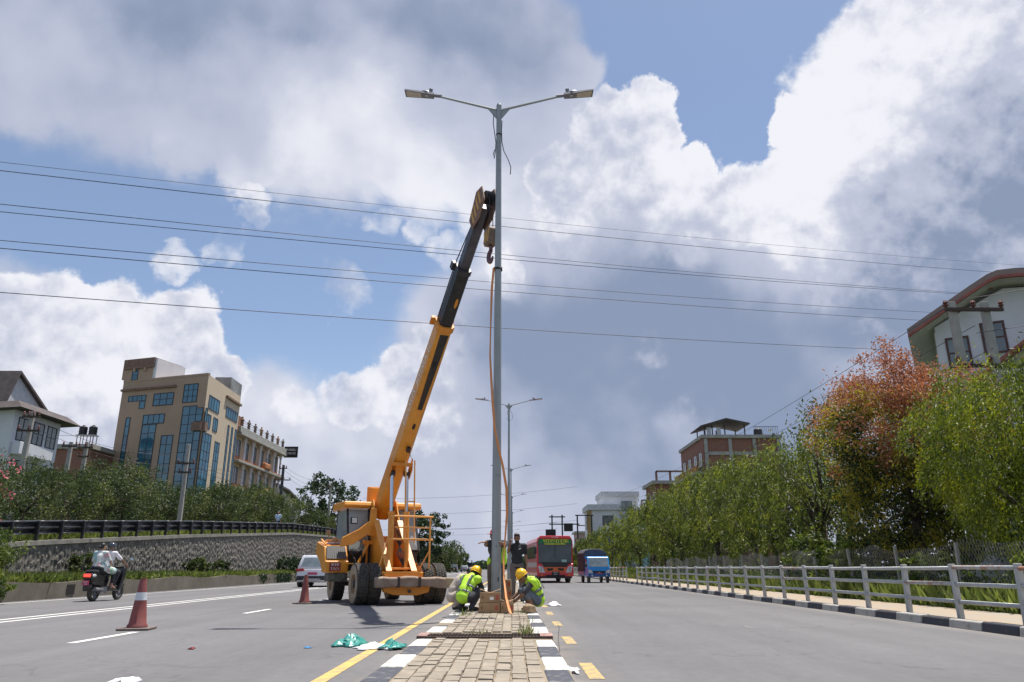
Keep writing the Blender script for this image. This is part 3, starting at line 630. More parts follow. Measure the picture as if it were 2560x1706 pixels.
def wheel(parent, c, r, w, rim, side, lug=False, dirty=True):
    k = bpy.data.objects.new('wheel', None); col.objects.link(k); k.parent = parent; k.location = c; k.empty_display_size = .1
    b = tyre_mesh(r, w, rim); nb = 26 if lug else 44
    for i in range(nb):
        a = 2 * math.pi * i / nb
        for j, yy in enumerate((-w * .36, -w * .12, w * .12, w * .36) if not lug else (-w * .25, w * .25)):
            aa = a + (j % 2) * math.pi / nb
            M = Matrix.Rotation(-aa, 3, 'Y')
            if lug: M = M @ Matrix.Rotation((.6 if yy > 0 else -.6), 3, 'X' if False else 'Z')
            d = (.05, w * .42, .04 * 1.2) if lug else (.02, w * .17, 2 * math.pi * r / nb * .68)
            hgt = r + (.012 if not lug else .02)
            M2 = Matrix.Rotation(-aa, 3, 'Y')
            b.box(M2 @ Vector((hgt - .006, yy, 0)), d, M=(M2 @ Matrix.Rotation(.55 if yy > 0 else -.55, 3, 'X')) if lug else M2)
    t = b.build('tyre', M_tyre, k, 40)
    s = MB()
    for sg in (-1, 1):
        s.lathe([(rim * .98, sg * (w * .44)), (rim * 1.12, sg * (w * .485 + .006)), (r * .80, sg * (w * .5 + .007)), (r * .93, sg * (w * .468 + .005))], 40, M=Matrix.Rotation(R(90), 3, 'X'), caps=False)
    if dirty: s.build('sidewall_mud', M_mud, k, True)
    h = MB()
    h.lathe([(rim, -w * .40), (rim * .93, -w * .36), (rim * .9, -w * .1), (rim * .55, -w * .08), (rim * .5, -w * .2), (rim * .25, -w * .22), (.001, -w * .22)], 28, M=Matrix.Rotation(R(90), 3, 'X'), caps=False)
    h.lathe([(rim, w * .40), (rim * .93, w * .36), (rim * .9, w * .1), (rim * .55, w * .08), (rim * .5, w * .2), (rim * .25, w * .22), (.001, w * .22)], 28, M=Matrix.Rotation(R(90), 3, 'X'), caps=False)
    for i in range(8):
        a = 2 * math.pi * i / 8
        for sg in (-1, 1): h.lathe([(.022, -.03), (.022, .03)], 6, (rim * .42 * math.cos(a), sg * w * .2, rim * .42 * math.sin(a)), Matrix.Rotation(R(90), 3, 'X'))
    h.build('rim', M_rimo, k, 40)
    return k
for y, sd in ((-1.24, -1), (-.83, -1), (.83, 1), (1.24, 1)): wheel(crane, (0, y, .60), .60, .36, .30, sd)
for y in (-1.05, 1.0): wheel(crane, (-4.0, y, .56), .56, .42, .27, 1, lug=True)
# chassis, axle, belly
b = MB(); b.tube([(0, -1.4, .60), (0, 1.4, .60)], .12, 12); b.tube([(-4.0, -1.1, .56), (-4.0, 1.1, .56)], .10, 12); b.ell((0, 0, .58), (.3, .3, .27), 14, 8); Q(b, 'axle', M_steel, smooth=True)
b = MB(); b.hexa([(-4.6, -.45, .62), (.62, -.62, .50), (.62, .62, .50), (-4.6, .45, .62), (-4.6, -.45, 1.02), (.62, -.62, .95), (.62, .62, .95), (-4.6, .45, 1.02)]); Q(b, 'chassis', M_or, bev=.03)
b = MB(); b.prism([(-.72, .66), (-.66, .38), (-.35, .29), (.35, .27), (.72, .36), (.8, .66)], .60, .86, 'x'); Q(b, 'front_bumper', M_ord, bev=.02)
b = MB(); b.tube([(.87, .1, .40), (.93, .1, .40)], .05, 10); b.tube([(.80, .30, .34), (.80, .31, .02)], .015, 6); b.ell((.80, .31, .06), (.03, .03, .05)); Q(b, 'tow_pin', M_steel)
# timber balk lying on the bumper
b = MB(); ring = []
nb = 11
for i in range(nb):
    y = -1.0 + 2.42 * i / (nb - 1); cz = .70 - .05 * abs(i - 4.2) / 4 + random.uniform(-.012, .012); hh = .15 + .018 * math.sin(i * 1.7); d = .11
    ring += [(.98 - d, y, cz - hh), (.98 + d, y + .02, cz - hh + random.uniform(-.015, .015)), (.98 + d + random.uniform(-.02, .02), y, cz + hh * .75), (.98 - d, y, cz + hh)]
fs = [(4 * i + j, 4 * i + (j + 1) % 4, 4 * i + 4 + (j + 1) % 4, 4 * i + 4 + j) for i in range(nb - 1) for j in range(4)] + [(3, 2, 1, 0), tuple(4 * nb - 4 + j for j in range(4))]
b.add(ring, fs); tb = Q(b, 'timber_balk', M_wood, bev=.03)
b = MB(); b.hexa([(.86, 1.18, .535), (1.105, 1.18, .54), (1.10, 1.44, .53), (.86, 1.44, .53), (.86, 1.18, .79), (1.10, 1.18, .78), (1.09, 1.44, .77), (.86, 1.44, .78)]); b.build('split_end', M_woodc, tb, bev=.02)
b = MB()
for y in (-.3, .35): b.box((.99, y, .66), (.27, .07, .30))
b.build('steel_band', M_rust, tb, bev=.01)
# mast plates carrying the boom pivot
for s in (-1, 1):
    y = s * .40
    b = MB(); b.prism([(-2.45, 3.25), (-1.95, 3.30), (-1.45, 2.55), (.35, .95), (.40, .60), (-1.2, .62), (-2.6, 1.3)], y - .022, y + .022, 'y'); Q(b, 'mast_plate', M_or, bev=.012)
    b = MB(); b.prism([(-1.45, 2.55), (.36, .96), (.36, .99), (-1.42, 2.60)], y - .09, y + .09, 'y'); Q(b, 'mast_flange', M_orp)
b = MB(); b.box((-.5, 0, 1.05), (1.4, .70, .06)); b.box((-1.9, 0, 1.6), (.05, .72, 1.0)); Q(b, 'mast_floor', M_orp, bev=.01)
b = MB(); b.tube([(-2.15, -.46, 3.06), (-2.15, .46, 3.06)], .09, 14); Q(b, 'boom_pivot', M_steel, smooth=40)
# boom: three telescoping box sections
PV = Vector((-2.15, 0, 3.06)); TIP = Vector((6.88, 0, 10.72)); bd = (TIP - PV).normalized(); bu = Vector((-bd.z, 0, bd.x)); blen = (TIP - PV).length
BM = Matrix((bd, Vector((0, 1, 0)), bu)).transposed()
def bp(s, y, u): return PV + bd * s + Vector((0, y, 0)) + bu * u
def bsec(b, s0, s1, w, h, w2=None, h2=None, cham=.22):
    vs = []
    for s, ww, hh in ((s0, w, h), (s1, w2 or w, h2 or h)):
        c = cham * ww
        for y, u in ((-ww / 2 + c, -hh / 2), (ww / 2 - c, -hh / 2), (ww / 2, -hh / 2 + c), (ww / 2, hh / 2), (-ww / 2, hh / 2), (-ww / 2, -hh / 2 + c)): vs.append(bp(s, y, u))
    b.add(vs, [(i, (i + 1) % 6, 6 + (i + 1) % 6, 6 + i) for i in range(6)] + [tuple(range(5, -1, -1)), tuple(range(6, 12))]); return b
boom = bsec(MB(), -.25, 7.60, .50, .66, .44, .52).build('boom_base_section', M_or, crane, bev=.012)
b = MB(); bsec(b, 7.47, 7.67, .52, .60); b.build('boom_collar', M_ord, boom, bev=.01)
for s in (-1, 1):
    b = MB(); b.hexa([bp(q[0], s * q[1], q[2]) for q in ((7.4, .22, .26), (7.4, .36, .26), (7.65, .36, .26), (7.65, .22, .26), (7.4, .22, .40), (7.4, .34, .38), (7.65, .34, .38), (7.65, .22, .40))]); b.build('collar_lug', M_ord, boom)
b = MB()
b.hexa([bp(4.6, -.07, -.310), bp(4.6, .07, -.310), bp(7.4, .13, -.275), bp(7.4, -.13, -.275), bp(4.6, -.07, -.27), bp(4.6, .07, -.27), bp(7.4, .13, -.23), bp(7.4, -.13, -.23)]); b.build('grease_streak', M_grease, boom)
for s0 in (3.9, 6.3):
    b = MB(); b.ell(bp(s0, .0, -.30), (.13, .05, .03), 10, 6, BM); b.build('access_hole', M_dark, boom)
b = MB(); b.box(bp(3.0, .05, -.36), (.16, .12, .12), M=BM); b.tube([bp(3.0, .05, -.36), bp(2.9, .1, -.5), bp(2.92, .12, -.66)], .012, 5); b.build('boom_light', M_steel, boom)
mid = bsec(MB(), 7.5, 9.5, .37, .46).build('boom_middle_section', M_grease, crane, bev=.012)
b = MB(); bsec(b, 9.4, 9.57, .42, .52); b.box(bp(9.45, -.22, .28), (.24, .12, .2), M=BM); b.build('middle_collar', M_steel, mid, bev=.01)
b = MB(); b.ell(bp(8.5, .04, -.24), (.17, .05, .03), 10, 6, BM); b.build('rust_patch', M_ord, mid)
tip = bsec(MB(), 9.45, blen - .35, .28, .34).build('boom_tip_section', mat('boom_steel', (.075, .07, .085), .45, .3, var=.3, scale=3), crane, bev=.01)
# head: striped side plates with sheaves
hd = MB()
for s in (-1, 1):
    pts = [(blen - 1.0, -.16), (blen - .95, .24), (blen - .15, .42), (blen + .14, .16), (blen - .02, -.32), (blen - .55, -.38)]
    vs = [bp(q[0], s * .17, q[1]) for q in pts] + [bp(q[0], s * .20, q[1]) for q in pts]
    hd.add(vs, [(i, (i + 1) % 6, 6 + (i + 1) % 6, 6 + i) for i in range(6)] + [tuple(range(5, -1, -1)), tuple(range(6, 12))])
hd = hd.build('boom_head', mat('head_brown', (.22, .12, .08), .7, var=.35, scale=7), crane)
for i in range(4):
    b = MB(); q0 = blen - .86 + i * .20
    for s in (-1,): b.hexa([bp(q0, s * .199, -.14), bp(q0 + .09, s * .199, -.17), bp(q0 + .22, s * .199, .27), bp(q0 + .13, s * .199, .25), bp(q0, s * .207, -.14), bp(q0 + .09, s * .207, -.17), bp(q0 + .22, s * .207, .27), bp(q0 + .13, s * .207, .25)])
    b.build('warning_stripe', mat('stripe_amber', (.62, .33, .06), .6, var=.3, scale=20), hd)
for y in (-.09, 0.0, .09):
    b = MB(); b.lathe([(.17, -.03), (.19, -.025), (.15, 0), (.19, .025), (.17, .03)], 20, bp(blen - .05, y, -.12), Matrix.Rotation(R(90), 3, 'X')); b.build('sheave', M_steel, hd, 30)
# hoist cable along the top, hook block hanging from the head
WB = Vector((-2.35, 0, 3.42))
b = MB(); b.tube([WB, bp(4.4, -.12, .56), bp(5.5, -.12, .42)], .022, 5); b.tube([bp(5.5, -.12, .42), bp(9.45, -.16, .34), bp(blen - .1, -.05, .14)], .016, 5); Q(b, 'hoist_cable', M_wire)
b = MB()
for s0 in (5.5, 5.9, 6.3, 6.7): b.ell(bp(s0, -.12, .42), (.05, .04, .05), 8, 6, BM)
b.tube([bp(5.45, -.12, .28), bp(5.45, -.12, .46)], .03, 6); Q(b, 'cable_guide', M_rust)
hx = bp(blen + .02, 0, -.3); hz0 = 9.12
b = MB()
for dy in (-.05, .05): b.tube([(hx.x, dy, hx.z + .1), (hx.x, dy, hz0 + .3)], .012, 5)
Q(b, 'hook_rope', M_wire)
hb = MB(); hb.prism([(hx.x - .20, hz0 + .42), (hx.x - .14, hz0 + .50), (hx.x + .14, hz0 + .50), (hx.x + .20, hz0 + .42), (hx.x + .17, hz0 + .02), (hx.x - .17, hz0 + .02)], -.13, .13, 'y')
hb = Q(hb, 'hook_block', mat('block_brown', (.19, .13, .09), .7, var=.3, scale=6), bev=.02)
for i in range(3):
    b = MB(); b.box((hx.x - .12 + i * .12, -.133, hz0 + .25), (.05, .01, .34), M=Matrix.Rotation(.35, 3, 'Y')); b.build('warning_stripe', MATS['stripe_amber'], hb)
b = MB(); b.tube([(hx.x, 0, hz0 + .05), (hx.x, 0, hz0 - .12)], .05, 10)
pts = [(hx.x + .0 + .14 * math.sin(a), 0, hz0 - .29 + .15 * math.cos(a)) for a in [math.pi * k / 10 for k in range(0, -15, -1)]]
b.tube(pts, [.055] * 3 + [.06] * 7 + [.05, .045, .04, .03, .02], 10); b.build('hook', mat('hook_iron', (.15, .085, .10), .55, .3, var=.2), hb, True)
# lift cylinders
for s in (-1, 1):
    a, e = Vector((-.05, s * .25, .86)), bp(2.0, s * .25, -.42); d = (e - a)
    b = MB(); b.tube([a, a + d * .60], .095, 16); b.tube([a + d * .58, a + d * .61], .11, 16); Q(b, 'cylinder_barrel', M_or, smooth=40)
    b = MB(); b.tube([a + d * .60, e], .058, 14); Q(b, 'cylinder_rod', M_chrome, smooth=40)
    b = MB(); b.tube([e - Vector((0, .09, 0)), e + Vector((0, .09, 0))], .10, 12); Q(b, 'cylinder_eye', M_steel, smooth=40)
b = MB()
for s in (-1, 1): b.prism([(bp(1.7, 0, -.2).x, bp(1.7, 0, -.2).z), (bp(2.5, 0, -.2).x, bp(2.5, 0, -.2).z), (bp(2.25, 0, -.50).x, bp(2.25, 0, -.50).z), (bp(1.85, 0, -.52).x, bp(1.85, 0, -.52).z)], s * .35 - .02, s * .35 + .02, 'y')
b.beam(bp(2.35, -.36, -.36), bp(2.35, .36, -.36), .12, .12); Q(b, 'cylinder_bracket', M_ord, bev=.01)
# access ladder and guard frame in front of the mast
b = MB(); T_ = bp(2.6, 0, -.42)
for y in (.06, .36): b.tube([(T_.x, y, T_.z), (.30, y + .02, 1.82)], .026, 8)
for z in (2.2, 2.65, 3.1): b.tube([(lerp(T_.x, .3, (T_.z - z) / (T_.z - 1.82)), .06, z), (lerp(T_.x, .3, (T_.z - z) / (T_.z - 1.82)), .36, z)], .02, 6)
Q(b, 'ladder', M_orp, smooth=40)
b = MB()
for z in (1.92, 2.62): b.tube([(.42, -.42, z), (.42, .95, z)], .03, 8)
b.tube([(.42, -.30, 2.28), (.42, .85, 2.28)], .022, 8)
b.tube([(.42, .86, 2.62), (.42, .86, .9)], .03, 8); b.tube([(.42, -.36, 2.62), (.42, -.36, 1.9)], .026, 8); b.tube([(.42, -.36, 2.5), (.3, -.75, .95)], .022, 8); b.tube([(.42, .86, 1.6), (.2, .60, 1.0)], .02, 8)
Q(b, 'guard_frame', M_orp, smooth=40)
b = MB()
for s in range(5): b.tube([(-.3 + .06 * s, .05 * s - .1, 2.4 - .2 * s), (-.1, .12 - .05 * s, 1.9), (.05, -.1 + .06 * s, 1.5), (.2, .1, 1.1)], .016, 5)
Q(b, 'hydraulic_hose', M_wire, smooth=True)
# cab across the machine behind the mast
cab = MB()
for s in (-1, 1):
    cab.beam((-2.35, s * 1.18, 3.0), (-1.75, s * 1.22, 1.62), .07, .07); cab.beam((-3.7, s * 1.18, 3.0), (-3.75, s * 1.22, 1.1), .07, .07)
    cab.beam((-1.75, s * 1.22, 1.62), (-3.75, s * 1.22, 1.62), .06, .08); cab.beam((-2.30, s * .46, 3.0), (-1.95, s * .46, 1.62), .07, .06)
cab.box((-2.9, 0, 1.35), (1.9, 2.44, .52)); cab = Q(cab, 'cab_frame', M_steel, bev=.01)
b = MB(); b.prism([(-2.12, 3.02), (-2.05, 3.10), (-2.12, 3.24), (-3.85, 3.26), (-3.92, 3.05), (-3.85, 3.0)], -1.36, 1.36, 'y'); Q(b, 'cab_roof', M_or, bev=.03)
for s in (-1, 1):
    b = MB(); b.hexa([(-2.30, s * .50, 2.97), (-2.30, s * 1.15, 2.97), (-1.76, s * 1.19, 1.66), (-1.93, s * .50, 1.66), (-2.315, s * .50, 2.97), (-2.315, s * 1.15, 2.97), (-1.775, s * 1.19, 1.66), (-1.945, s * .50, 1.66)]); b.build('windscreen', M_cabglass, cab)
    b = MB(); b.hexa([(-2.42, s * 1.19, 2.97), (-3.66, s * 1.19, 2.97), (-3.70, s * 1.22, 1.68), (-1.86, s * 1.22, 1.68), (-2.42, s * 1.20, 2.97), (-3.66, s * 1.20, 2.97), (-3.70, s * 1.23, 1.68), (-1.86, s * 1.23, 1.68)]); b.build('side_window', M_cabglass, cab)
b = MB(); b.box((-3.2, .85, 2.0), (.5, .5, .12)); b.box((-3.45, .85, 2.4), (.12, .5, .7)); b.box((-3.2, -.85, 2.0), (.5, .5, .12)); b.build('seat', M_dark, cab, bev=.03)
b = MB(); b.box((-2.75, .02, 3.52), (.34, .75, .50)); b.box((-2.95, .02, 3.52), (.12, .8, .62)); Q(b, 'winch_box', M_or, bev=.02)
# orange bracket arm in front of the cab with a work lamp
b = MB(); b.prism([(-.55, 2.62), (-.62, 2.15), (-1.15, 1.80), (-1.55, 1.72), (-1.50, 2.02), (-.98, 2.28)], -1.52, -1.42, 'x'); b.prism([(-.40, 3.0), (-.60, 2.98), (-.66, 2.1), (-.40, 2.05)], -1.50, -1.40, 'x'); Q(b, 'bracket_arm', M_or, bev=.02)
b = MB(); b.box((-1.40, -1.16, 2.56), (.12, .22, .22)); wl = Q(b, 'work_lamp', M_dark, bev=.02)
b = MB(); b.box((-1.335, -1.16, 2.56), (.012, .16, .16)); b.build('lamp_glass', mat('lamp_clear', (.6, .6, .58), .15), wl)
# side engine bonnet with grille and number plate
y0, y1 = -2.02, -1.28
hood = MB(); hood.prism([(-1.30, .92), (-1.28, 1.27), (-1.40, 1.32), (-1.68, 1.74), (-2.9, 1.92), (-3.1, 1.55), (-2.2, 1.25), (-1.75, .92)], y0, y1, 'y'); hood = Q(hood, 'engine_bonnet', M_or, bev=.025)
b = MB(); b.hexa([(-1.375, y0 + .05, 1.34), (-1.375, y1 - .05, 1.34), (-1.655, y1 - .07, 1.76 - .02), (-1.655, y0 + .07, 1.76 - .02), (-1.345, y0 + .05, 1.35), (-1.345, y1 - .05, 1.35), (-1.63, y1 - .07, 1.755), (-1.63, y0 + .07, 1.755)])
gl = b.build('grille', mat('grille_mesh', (.085, .085, .085), .7, .2, c2=(.14, .13, .125), scale=60), hood)
for i in range(9):
    b = MB(); y = y0 + .10 + i * .068; b.beam((-1.34, y, 1.36), (-1.625, y, 1.75), .008, .008); b.build('grille_bar', M_steel, gl)
b = MB(); b.box((-1.278, (y0 + y1) / 2 - .06, 1.10), (.012, .36, .26)); pl = b.build('number_plate', mat('plate_red', (.30, .045, .03), .6, var=.2), hood)
M_pw = mat('plate_white', (.75, .73, .70), .6, var=.1)
words('plate_text', 'बा१क', .12, M_pw, pl, (-1.268, (y0 + y1) / 2 - .06, 1.165), (R(90), 0, R(90)))
words('plate_text', '१२८५', .13, M_pw, pl, (-1.268, (y0 + y1) / 2 - .06, 1.045), (R(90), 0, R(90)))
b = MB(); b.box((-1.55, (y0 + y1) / 2 + .05, .78), (.40, .66, .26)); b.tube([(-1.35, -1.75, .78), (-1.30, -1.75, .78)], .09, 10); b.tube([(-1.4, -1.45, .80), (-1.29, -1.45, .80)], .11, 10); Q(b, 'front_counterweight', mat('grimy_iron', (.13, .125, .10), .85, var=.3, scale=6), bev=.04)
b = MB(); b.box((-2.1, -1.0, 1.25), (.9, .7, .55)); b.tube([(-1.5, -1.15, 1.55), (-1.3, -1.1, 1.35), (-1.3, -1.0, 1.1), (-1.4, -.95, .9)], .03, 8); b.tube([(-1.7, -.9, 1.7), (-1.4, -.85, 1.6), (-1.3, -.85, 1.3)], .022, 8); b.ell((-1.62, -1.05, 1.55), (.15, .15, .15)); Q(b, 'engine', M_dark, smooth=30)
b = MB(); b.beam((-1.35, -1.05, 1.0), (-1.70, -.55, 1.88), .10, .04); b.beam((-1.72, -.75, 1.88), (-1.72, -.42, 1.88), .10, .12); b.box((-1.75, -.62, 1.3), (.05, .12, 1.1)); Q(b, 'bonnet_brace', M_or, bev=.01)
b = MB(); b.box((-2.35, -1.60, 1.94), (.45, .5, .05)); b.beam((-1.8, y0 + .08, 1.80), (-2.6, y0 + .08, 1.99), .05, .04); Q(b, 'bonnet_top', M_orp, bev=.01)
b = MB(); b.lathe([(.09, 0), (.09, .1), (.02, .11)], 14, (-2.0, -1.62, 1.92)); b.tube([(-2.0, -1.82, 1.95), (-2.0, -1.82, 2.16)], .02, 6); b.box((-2.0, -1.85, 2.20), (.10, .12, .14)); Q(b, 'air_cleaner', mat('dusty_brown', (.3, .2, .12), .8), smooth=35)
b = MB(); b.box((-1.9, 1.25, 1.0), (1.3, .55, .42)); Q(b, 'fuel_tank', M_ord, bev=.04)
b = MB()
for s in (-1, 1): b.box((-.75, s * 1.02, 1.20), (.9, .7, .03))
Q(b, 'wheel_guard', M_or)
# lettering on the boom side
rot = (Matrix((bd, bu, Vector((0, -1, 0)))).transposed()).to_euler()
M_let = mat('faded_lettering', (.74, .71, .66), .6, var=.2)
for tx, s0 in (('ESCORTS', 4.4), ('HYDRA 12', 6.1)):
    words('boom_lettering', tx, .34, M_let, boom, bp(s0, -.246 + .004 * (s0 - 2), .04), rot, .004)
# orange webbing strap: wrapped at the pole, hanging down beside it
M_strap = mat('orange_webbing', (.70, .24, .07), .8, c2=(.62, .30, .14), scale=8)
st = thing('webbing_strap', 'orange webbing strap hanging from the pole down to the boxes', 'strap', (-.33, 16.2, 0))
def ribbon(b, pts, w, th=.005):
    vs = []
    for i, (p, a) in enumerate(pts):
        p = Vector(p); s = Vector((math.cos(a), math.sin(a), 0)) * w / 2; n = Vector((-math.sin(a), math.cos(a), 0)) * th
        vs += [p - s, p + s, p + s + n, p - s + n]
    k = len(pts); b.add(vs, [(4 * i + j, 4 * i + (j + 1) % 4, 4 * i + 4 + (j + 1) % 4, 4 * i + 4 + j) for i in range(k - 1) for j in range(4)] + [(3, 2, 1, 0), tuple(4 * k - 4 + j for j in range(4))])
pts = []
key = [(7.75, -.10, -.06), (7.2, -.14, -.08), (6.4, -.155, -.11), (5.6, -.165, -.13), (5.0, -.13, -.17), (4.4, -.09, -.20), (3.9, -.05, -.22), (3.5, .03, -.23), (3.1, .13, -.23), (2.6, .215, -.2), (2.1, .225, -.16), (1.6, .19, -.15), (1.2, .155, -.2), (.8, .17, -.35), (.45, .22, -1.0), (.19, .30, -1.62), (.185, .36, -1.70)]
for i in range(65):
    u = i / 64 * (len(key) - 1); j = min(int(u), len(key) - 2); f = u - j; f = f * f * (3 - 2 * f) if False else f
    z, x, y = (lerp(key[j][q], key[j + 1][q], f) for q in range(3)); pts.append(((x, y, z), .9 * math.sin(z * 1.3) + .2))
b = MB(); ribbon(b, pts, .055); b.build('hanging_strap', M_strap, st, True)
b = MB()
for z, tl in ((7.78, .05), (7.72, -.03)): b.tube([(.087 * 1.02 * math.cos(a), .087 * 1.02 * math.sin(a), z + tl * math.sin(a)) for a in [2 * math.pi * k / 24 for k in range(25)]], .018, 6)
b.build('choker_loop', M_wire, st, True)

# ------------------------------------------------------------------ people
M_skin = mat('brown_skin', (.23, .115, .07), .55, var=.15, scale=8)
M_skin2 = mat('tan_skin', (.34, .19, .125), .55, var=.12, scale=8)
M_hair = mat('black_hair', (.012, .011, .011), .5, var=.4, scale=60, bump=.5, bscale=120)
M_viz = mat('lime_vest', (.42, .75, .03), .6, c2=(.55, .86, .05), scale=6)
M_vizg = mat('green_vest_back', (.20, .60, .08), .65, c2=(.30, .70, .10), scale=6)
M_refl = mat('reflective_tape', (.16, .17, .19), .35, .3, var=.25, scale=20)
M_helm = mat('yellow_helmet', (.85, .50, .01), .32, var=.06, coat=.3)
M_blackc = mat('black_cloth', (.020, .021, .024), .85, var=.3, scale=10, bump=.3, bscale=40)
M_greyc = mat('charcoal_cloth', (.05, .05, .058), .9, var=.25, scale=10, bump=.3, bscale=30)
M_beige = mat('beige_cloth', (.50, .42, .35), .9, var=.12, scale=9, bump=.3, bscale=30)
M_khaki = mat('taupe_trousers', (.135, .112, .10), .9, var=.2, scale=10, bump=.3, bscale=30)
M_jean = mat('washed_jeans', (.16, .19, .215), .9, c2=(.10, .125, .15), scale=10, bump=.3, bscale=50)
M_shoe = mat('dark_shoe', (.03, .028, .028), .7, var=.3)
M_eye = mat('eye', (.02, .015, .012), .2)
def cap(b, p, q, r0, r1, n=12):
    p, q = Vector(p), Vector(q)
    b.tube([p.lerp(q, i / 4) for i in range(5)], [lerp(r0, r1, i / 4) for i in range(5)], n); b.ell(p, (r0,) * 3, 12, 8); b.ell(q, (r1,) * 3, 12, 8)
def skinned(b, name, m, parent, vox=.010, it=4, fac=.5):
    me = b.mesh(name); fix_normals(me); o = put(name, me, m, parent, True)
    r = o.modifiers.new('remesh', 'REMESH'); r.mode = 'VOXEL'; r.voxel_size = vox; r.use_smooth_shade = True
    s = o.modifiers.new('smooth', 'SMOOTH'); s.factor = fac; s.iterations = it
    return o
def frame(f, u):
    f = Vector(f).normalized(); u = Vector(u); s = f.cross(u).normalized(); u = s.cross(f).normalized()
    return Matrix((s, f, u)).transposed()          # x = person's right, y = facing, z = up
def hand(b, w, d, pn, curl=.5, side=1, k=1.0):
    """Palm, four unequal bent fingers, a thumb leaving the side of the palm. d = direction of the fingers, pn = palm normal."""
    w, d, pn = Vector(w), Vector(d).normalized(), Vector(pn); sd = d.cross(pn).normalized() * side; pn = (sd.cross(d) * side).normalized()
    M = Matrix((sd, d, pn)).transposed()
    b.ell(w + d * .045 * k, (.040 * k, .056 * k, .019 * k), 12, 8, M)
    for i, L in enumerate((.072, .082, .077, .060)):
        L *= k
        p0 = w + d * .082 * k + sd * (.030 - .020 * i) * k
        a1, a2 = curl * .7, curl * 1.7
        p1 = p0 + (d * math.cos(a1) + pn * math.sin(a1)) * L * .52; p2 = p1 + (d * math.cos(a2) + pn * math.sin(a2)) * L * .48
        cap(b, p0, p1, .0100 * k, .0092 * k, 8); cap(b, p1, p2, .0092 * k, .0078 * k, 8)
    t0 = w + d * .022 * k + sd * .034 * k; t1 = t0 + (sd * .8 + d * .55 + pn * .25 * curl).normalized() * .040 * k; t2 = t1 + (sd * .25 + d * .85 + pn * .6 * curl).normalized() * .030 * k
    cap(b, t0, t1, .0125 * k, .0105 * k, 8); cap(b, t1, t2, .0105 * k, .0085 * k, 8)
def person(label, loc, J, shirt, trousers, skin=M_skin, shoes=M_shoe, hair='short', sleeve=.55, cuff=1.0, vest=None, shirt_len=.06, build=1.0, group=None, rz=0, bare=False, hands=None, girth=1.0):
    t = thing('person', label, 'person', loc, rz, group)
    V = {k: Vector(v) for k, v in J.items()}
    f, u = V['face'], V.get('up', Vector((0, 0, 1))); H = frame(f, u); hc = V['head']
    body = MB(); g = build
    # head and face
    body.ell(hc, (.075, .092, .108), 18, 14, H)
    P = lambda x, y, z: hc + H @ Vector((x, y, z))
    body.ell(P(0, .030, -.060), (.056, .062, .055), 14, 10, H)
    cap(body, P(0, .088, .010), P(0, .108, -.028), .011, .015, 8)
    for s in (-1, 1):
        body.ell(P(s * .077, -.006, -.012), (.011, .022, .032), 8, 8, H); body.ell(P(s * .035, .078, .026), (.03, .018, .011), 8, 6, H); body.ell(P(s * .04, .066, -.028), (.026, .022, .02), 8, 6, H)
    body.ell(P(0, .092, -.056), (.026, .012, .008), 8, 6, H)
    cap(body, hc + (V['neck'] - hc) * .35, V['neck'], .052 * g, .058 * g)
    # trunk
    sp = (V['neck'] - V['pelvis']).normalized(); sd = (V['sh_r'] - V['sh_l']).normalized(); fw = sd.cross(sp).normalized() * -1
    TM = Matrix((sd, fw, sp)).transposed()
    def trunk(b, e, lo=0.0):
        b.ell(V['chest'], (.165 * g * girth + e, .105 * g * girth + e, .17 + e), 16, 12, TM); b.ell(V['waist'], (.135 * g * girth + e, .10 * g * girth + e, .15 + e), 16, 12, TM)
        b.ell(V['pelvis'], (.155 * g * girth + e, .115 * g * girth + e, .12 + e), 16, 12, TM)
        cap(b, V['chest'], V['waist'], .12 * g * girth + e, .11 * g * girth + e); cap(b, V['waist'], V['pelvis'], .11 * g * girth + e, .115 * g * girth + e)
        cap(b, V['sh_l'], V['sh_r'], .062 * g + e, .062 * g + e); cap(b, V['chest'] + sp * .06, V['neck'] - sp * .03, .10 * g + e, .06 * g + e)
    trunk(body, -.012)
    for s in 'lr':
        cap(body, V['sh_' + s], V['el_' + s], .050 * g, .038 * g); cap(body, V['el_' + s], V['wr_' + s], .039 * g, .026 * g)
        fo = V['wr_' + s] - V['el_' + s]; hh = (hands or {}).get(s, {}); d = Vector(hh.get('d', fo)); pn = Vector(hh.get('n', fw))
        hand(body, V['wr_' + s] + d.normalized() * .015, d, pn, hh.get('curl', .5), hh.get('side', 1 if s == 'l' else -1))
        cap(body, V['hip_' + s], V['kn_' + s], .085 * g * girth, .056 * g); cap(body, V['kn_' + s], V['an_' + s], .056 * g, .037 * g)
        cap(body, V['an_' + s], V['toe_' + s], .036, .026); cap(body, V['an_' + s], V['an_' + s] - Vector((0, 0, .03)), .036, .036)
    skinned(body, 'body', skin, t, .0085, 3)
    e = MB()
    for s in (-1, 1): e.ell(P(s * .034, .086, .006), (.013, .008, .007), 8, 6, H)
    e.build('eyes', M_eye, t, True)
    # clothes
    c = MB(); trunk(c, .012)
    for s in 'lr':
        el = V['sh_' + s].lerp(V['el_' + s], min(1, sleeve / .5) if sleeve < .5 else 1); el = V['sh_' + s].lerp(V['el_' + s], min(1.0, sleeve)); cap(c, V['sh_' + s], el, .064 * g, .056 * g)
        if sleeve > 1: cap(c, V['el_' + s], V['el_' + s].lerp(V['wr_' + s], sleeve - 1), .055 * g, .042 * g)
    skinned(c, 'shirt', shirt, t, .011, 3)
    col_ = MB(); nk = V['neck']; col_.lathe([(.062 * g, -.03), (.075 * g, -.02), (.072 * g, .012), (.060 * g, .018)], 14, nk, frame(fw, sp)); col_.build('collar', shirt, t, True)
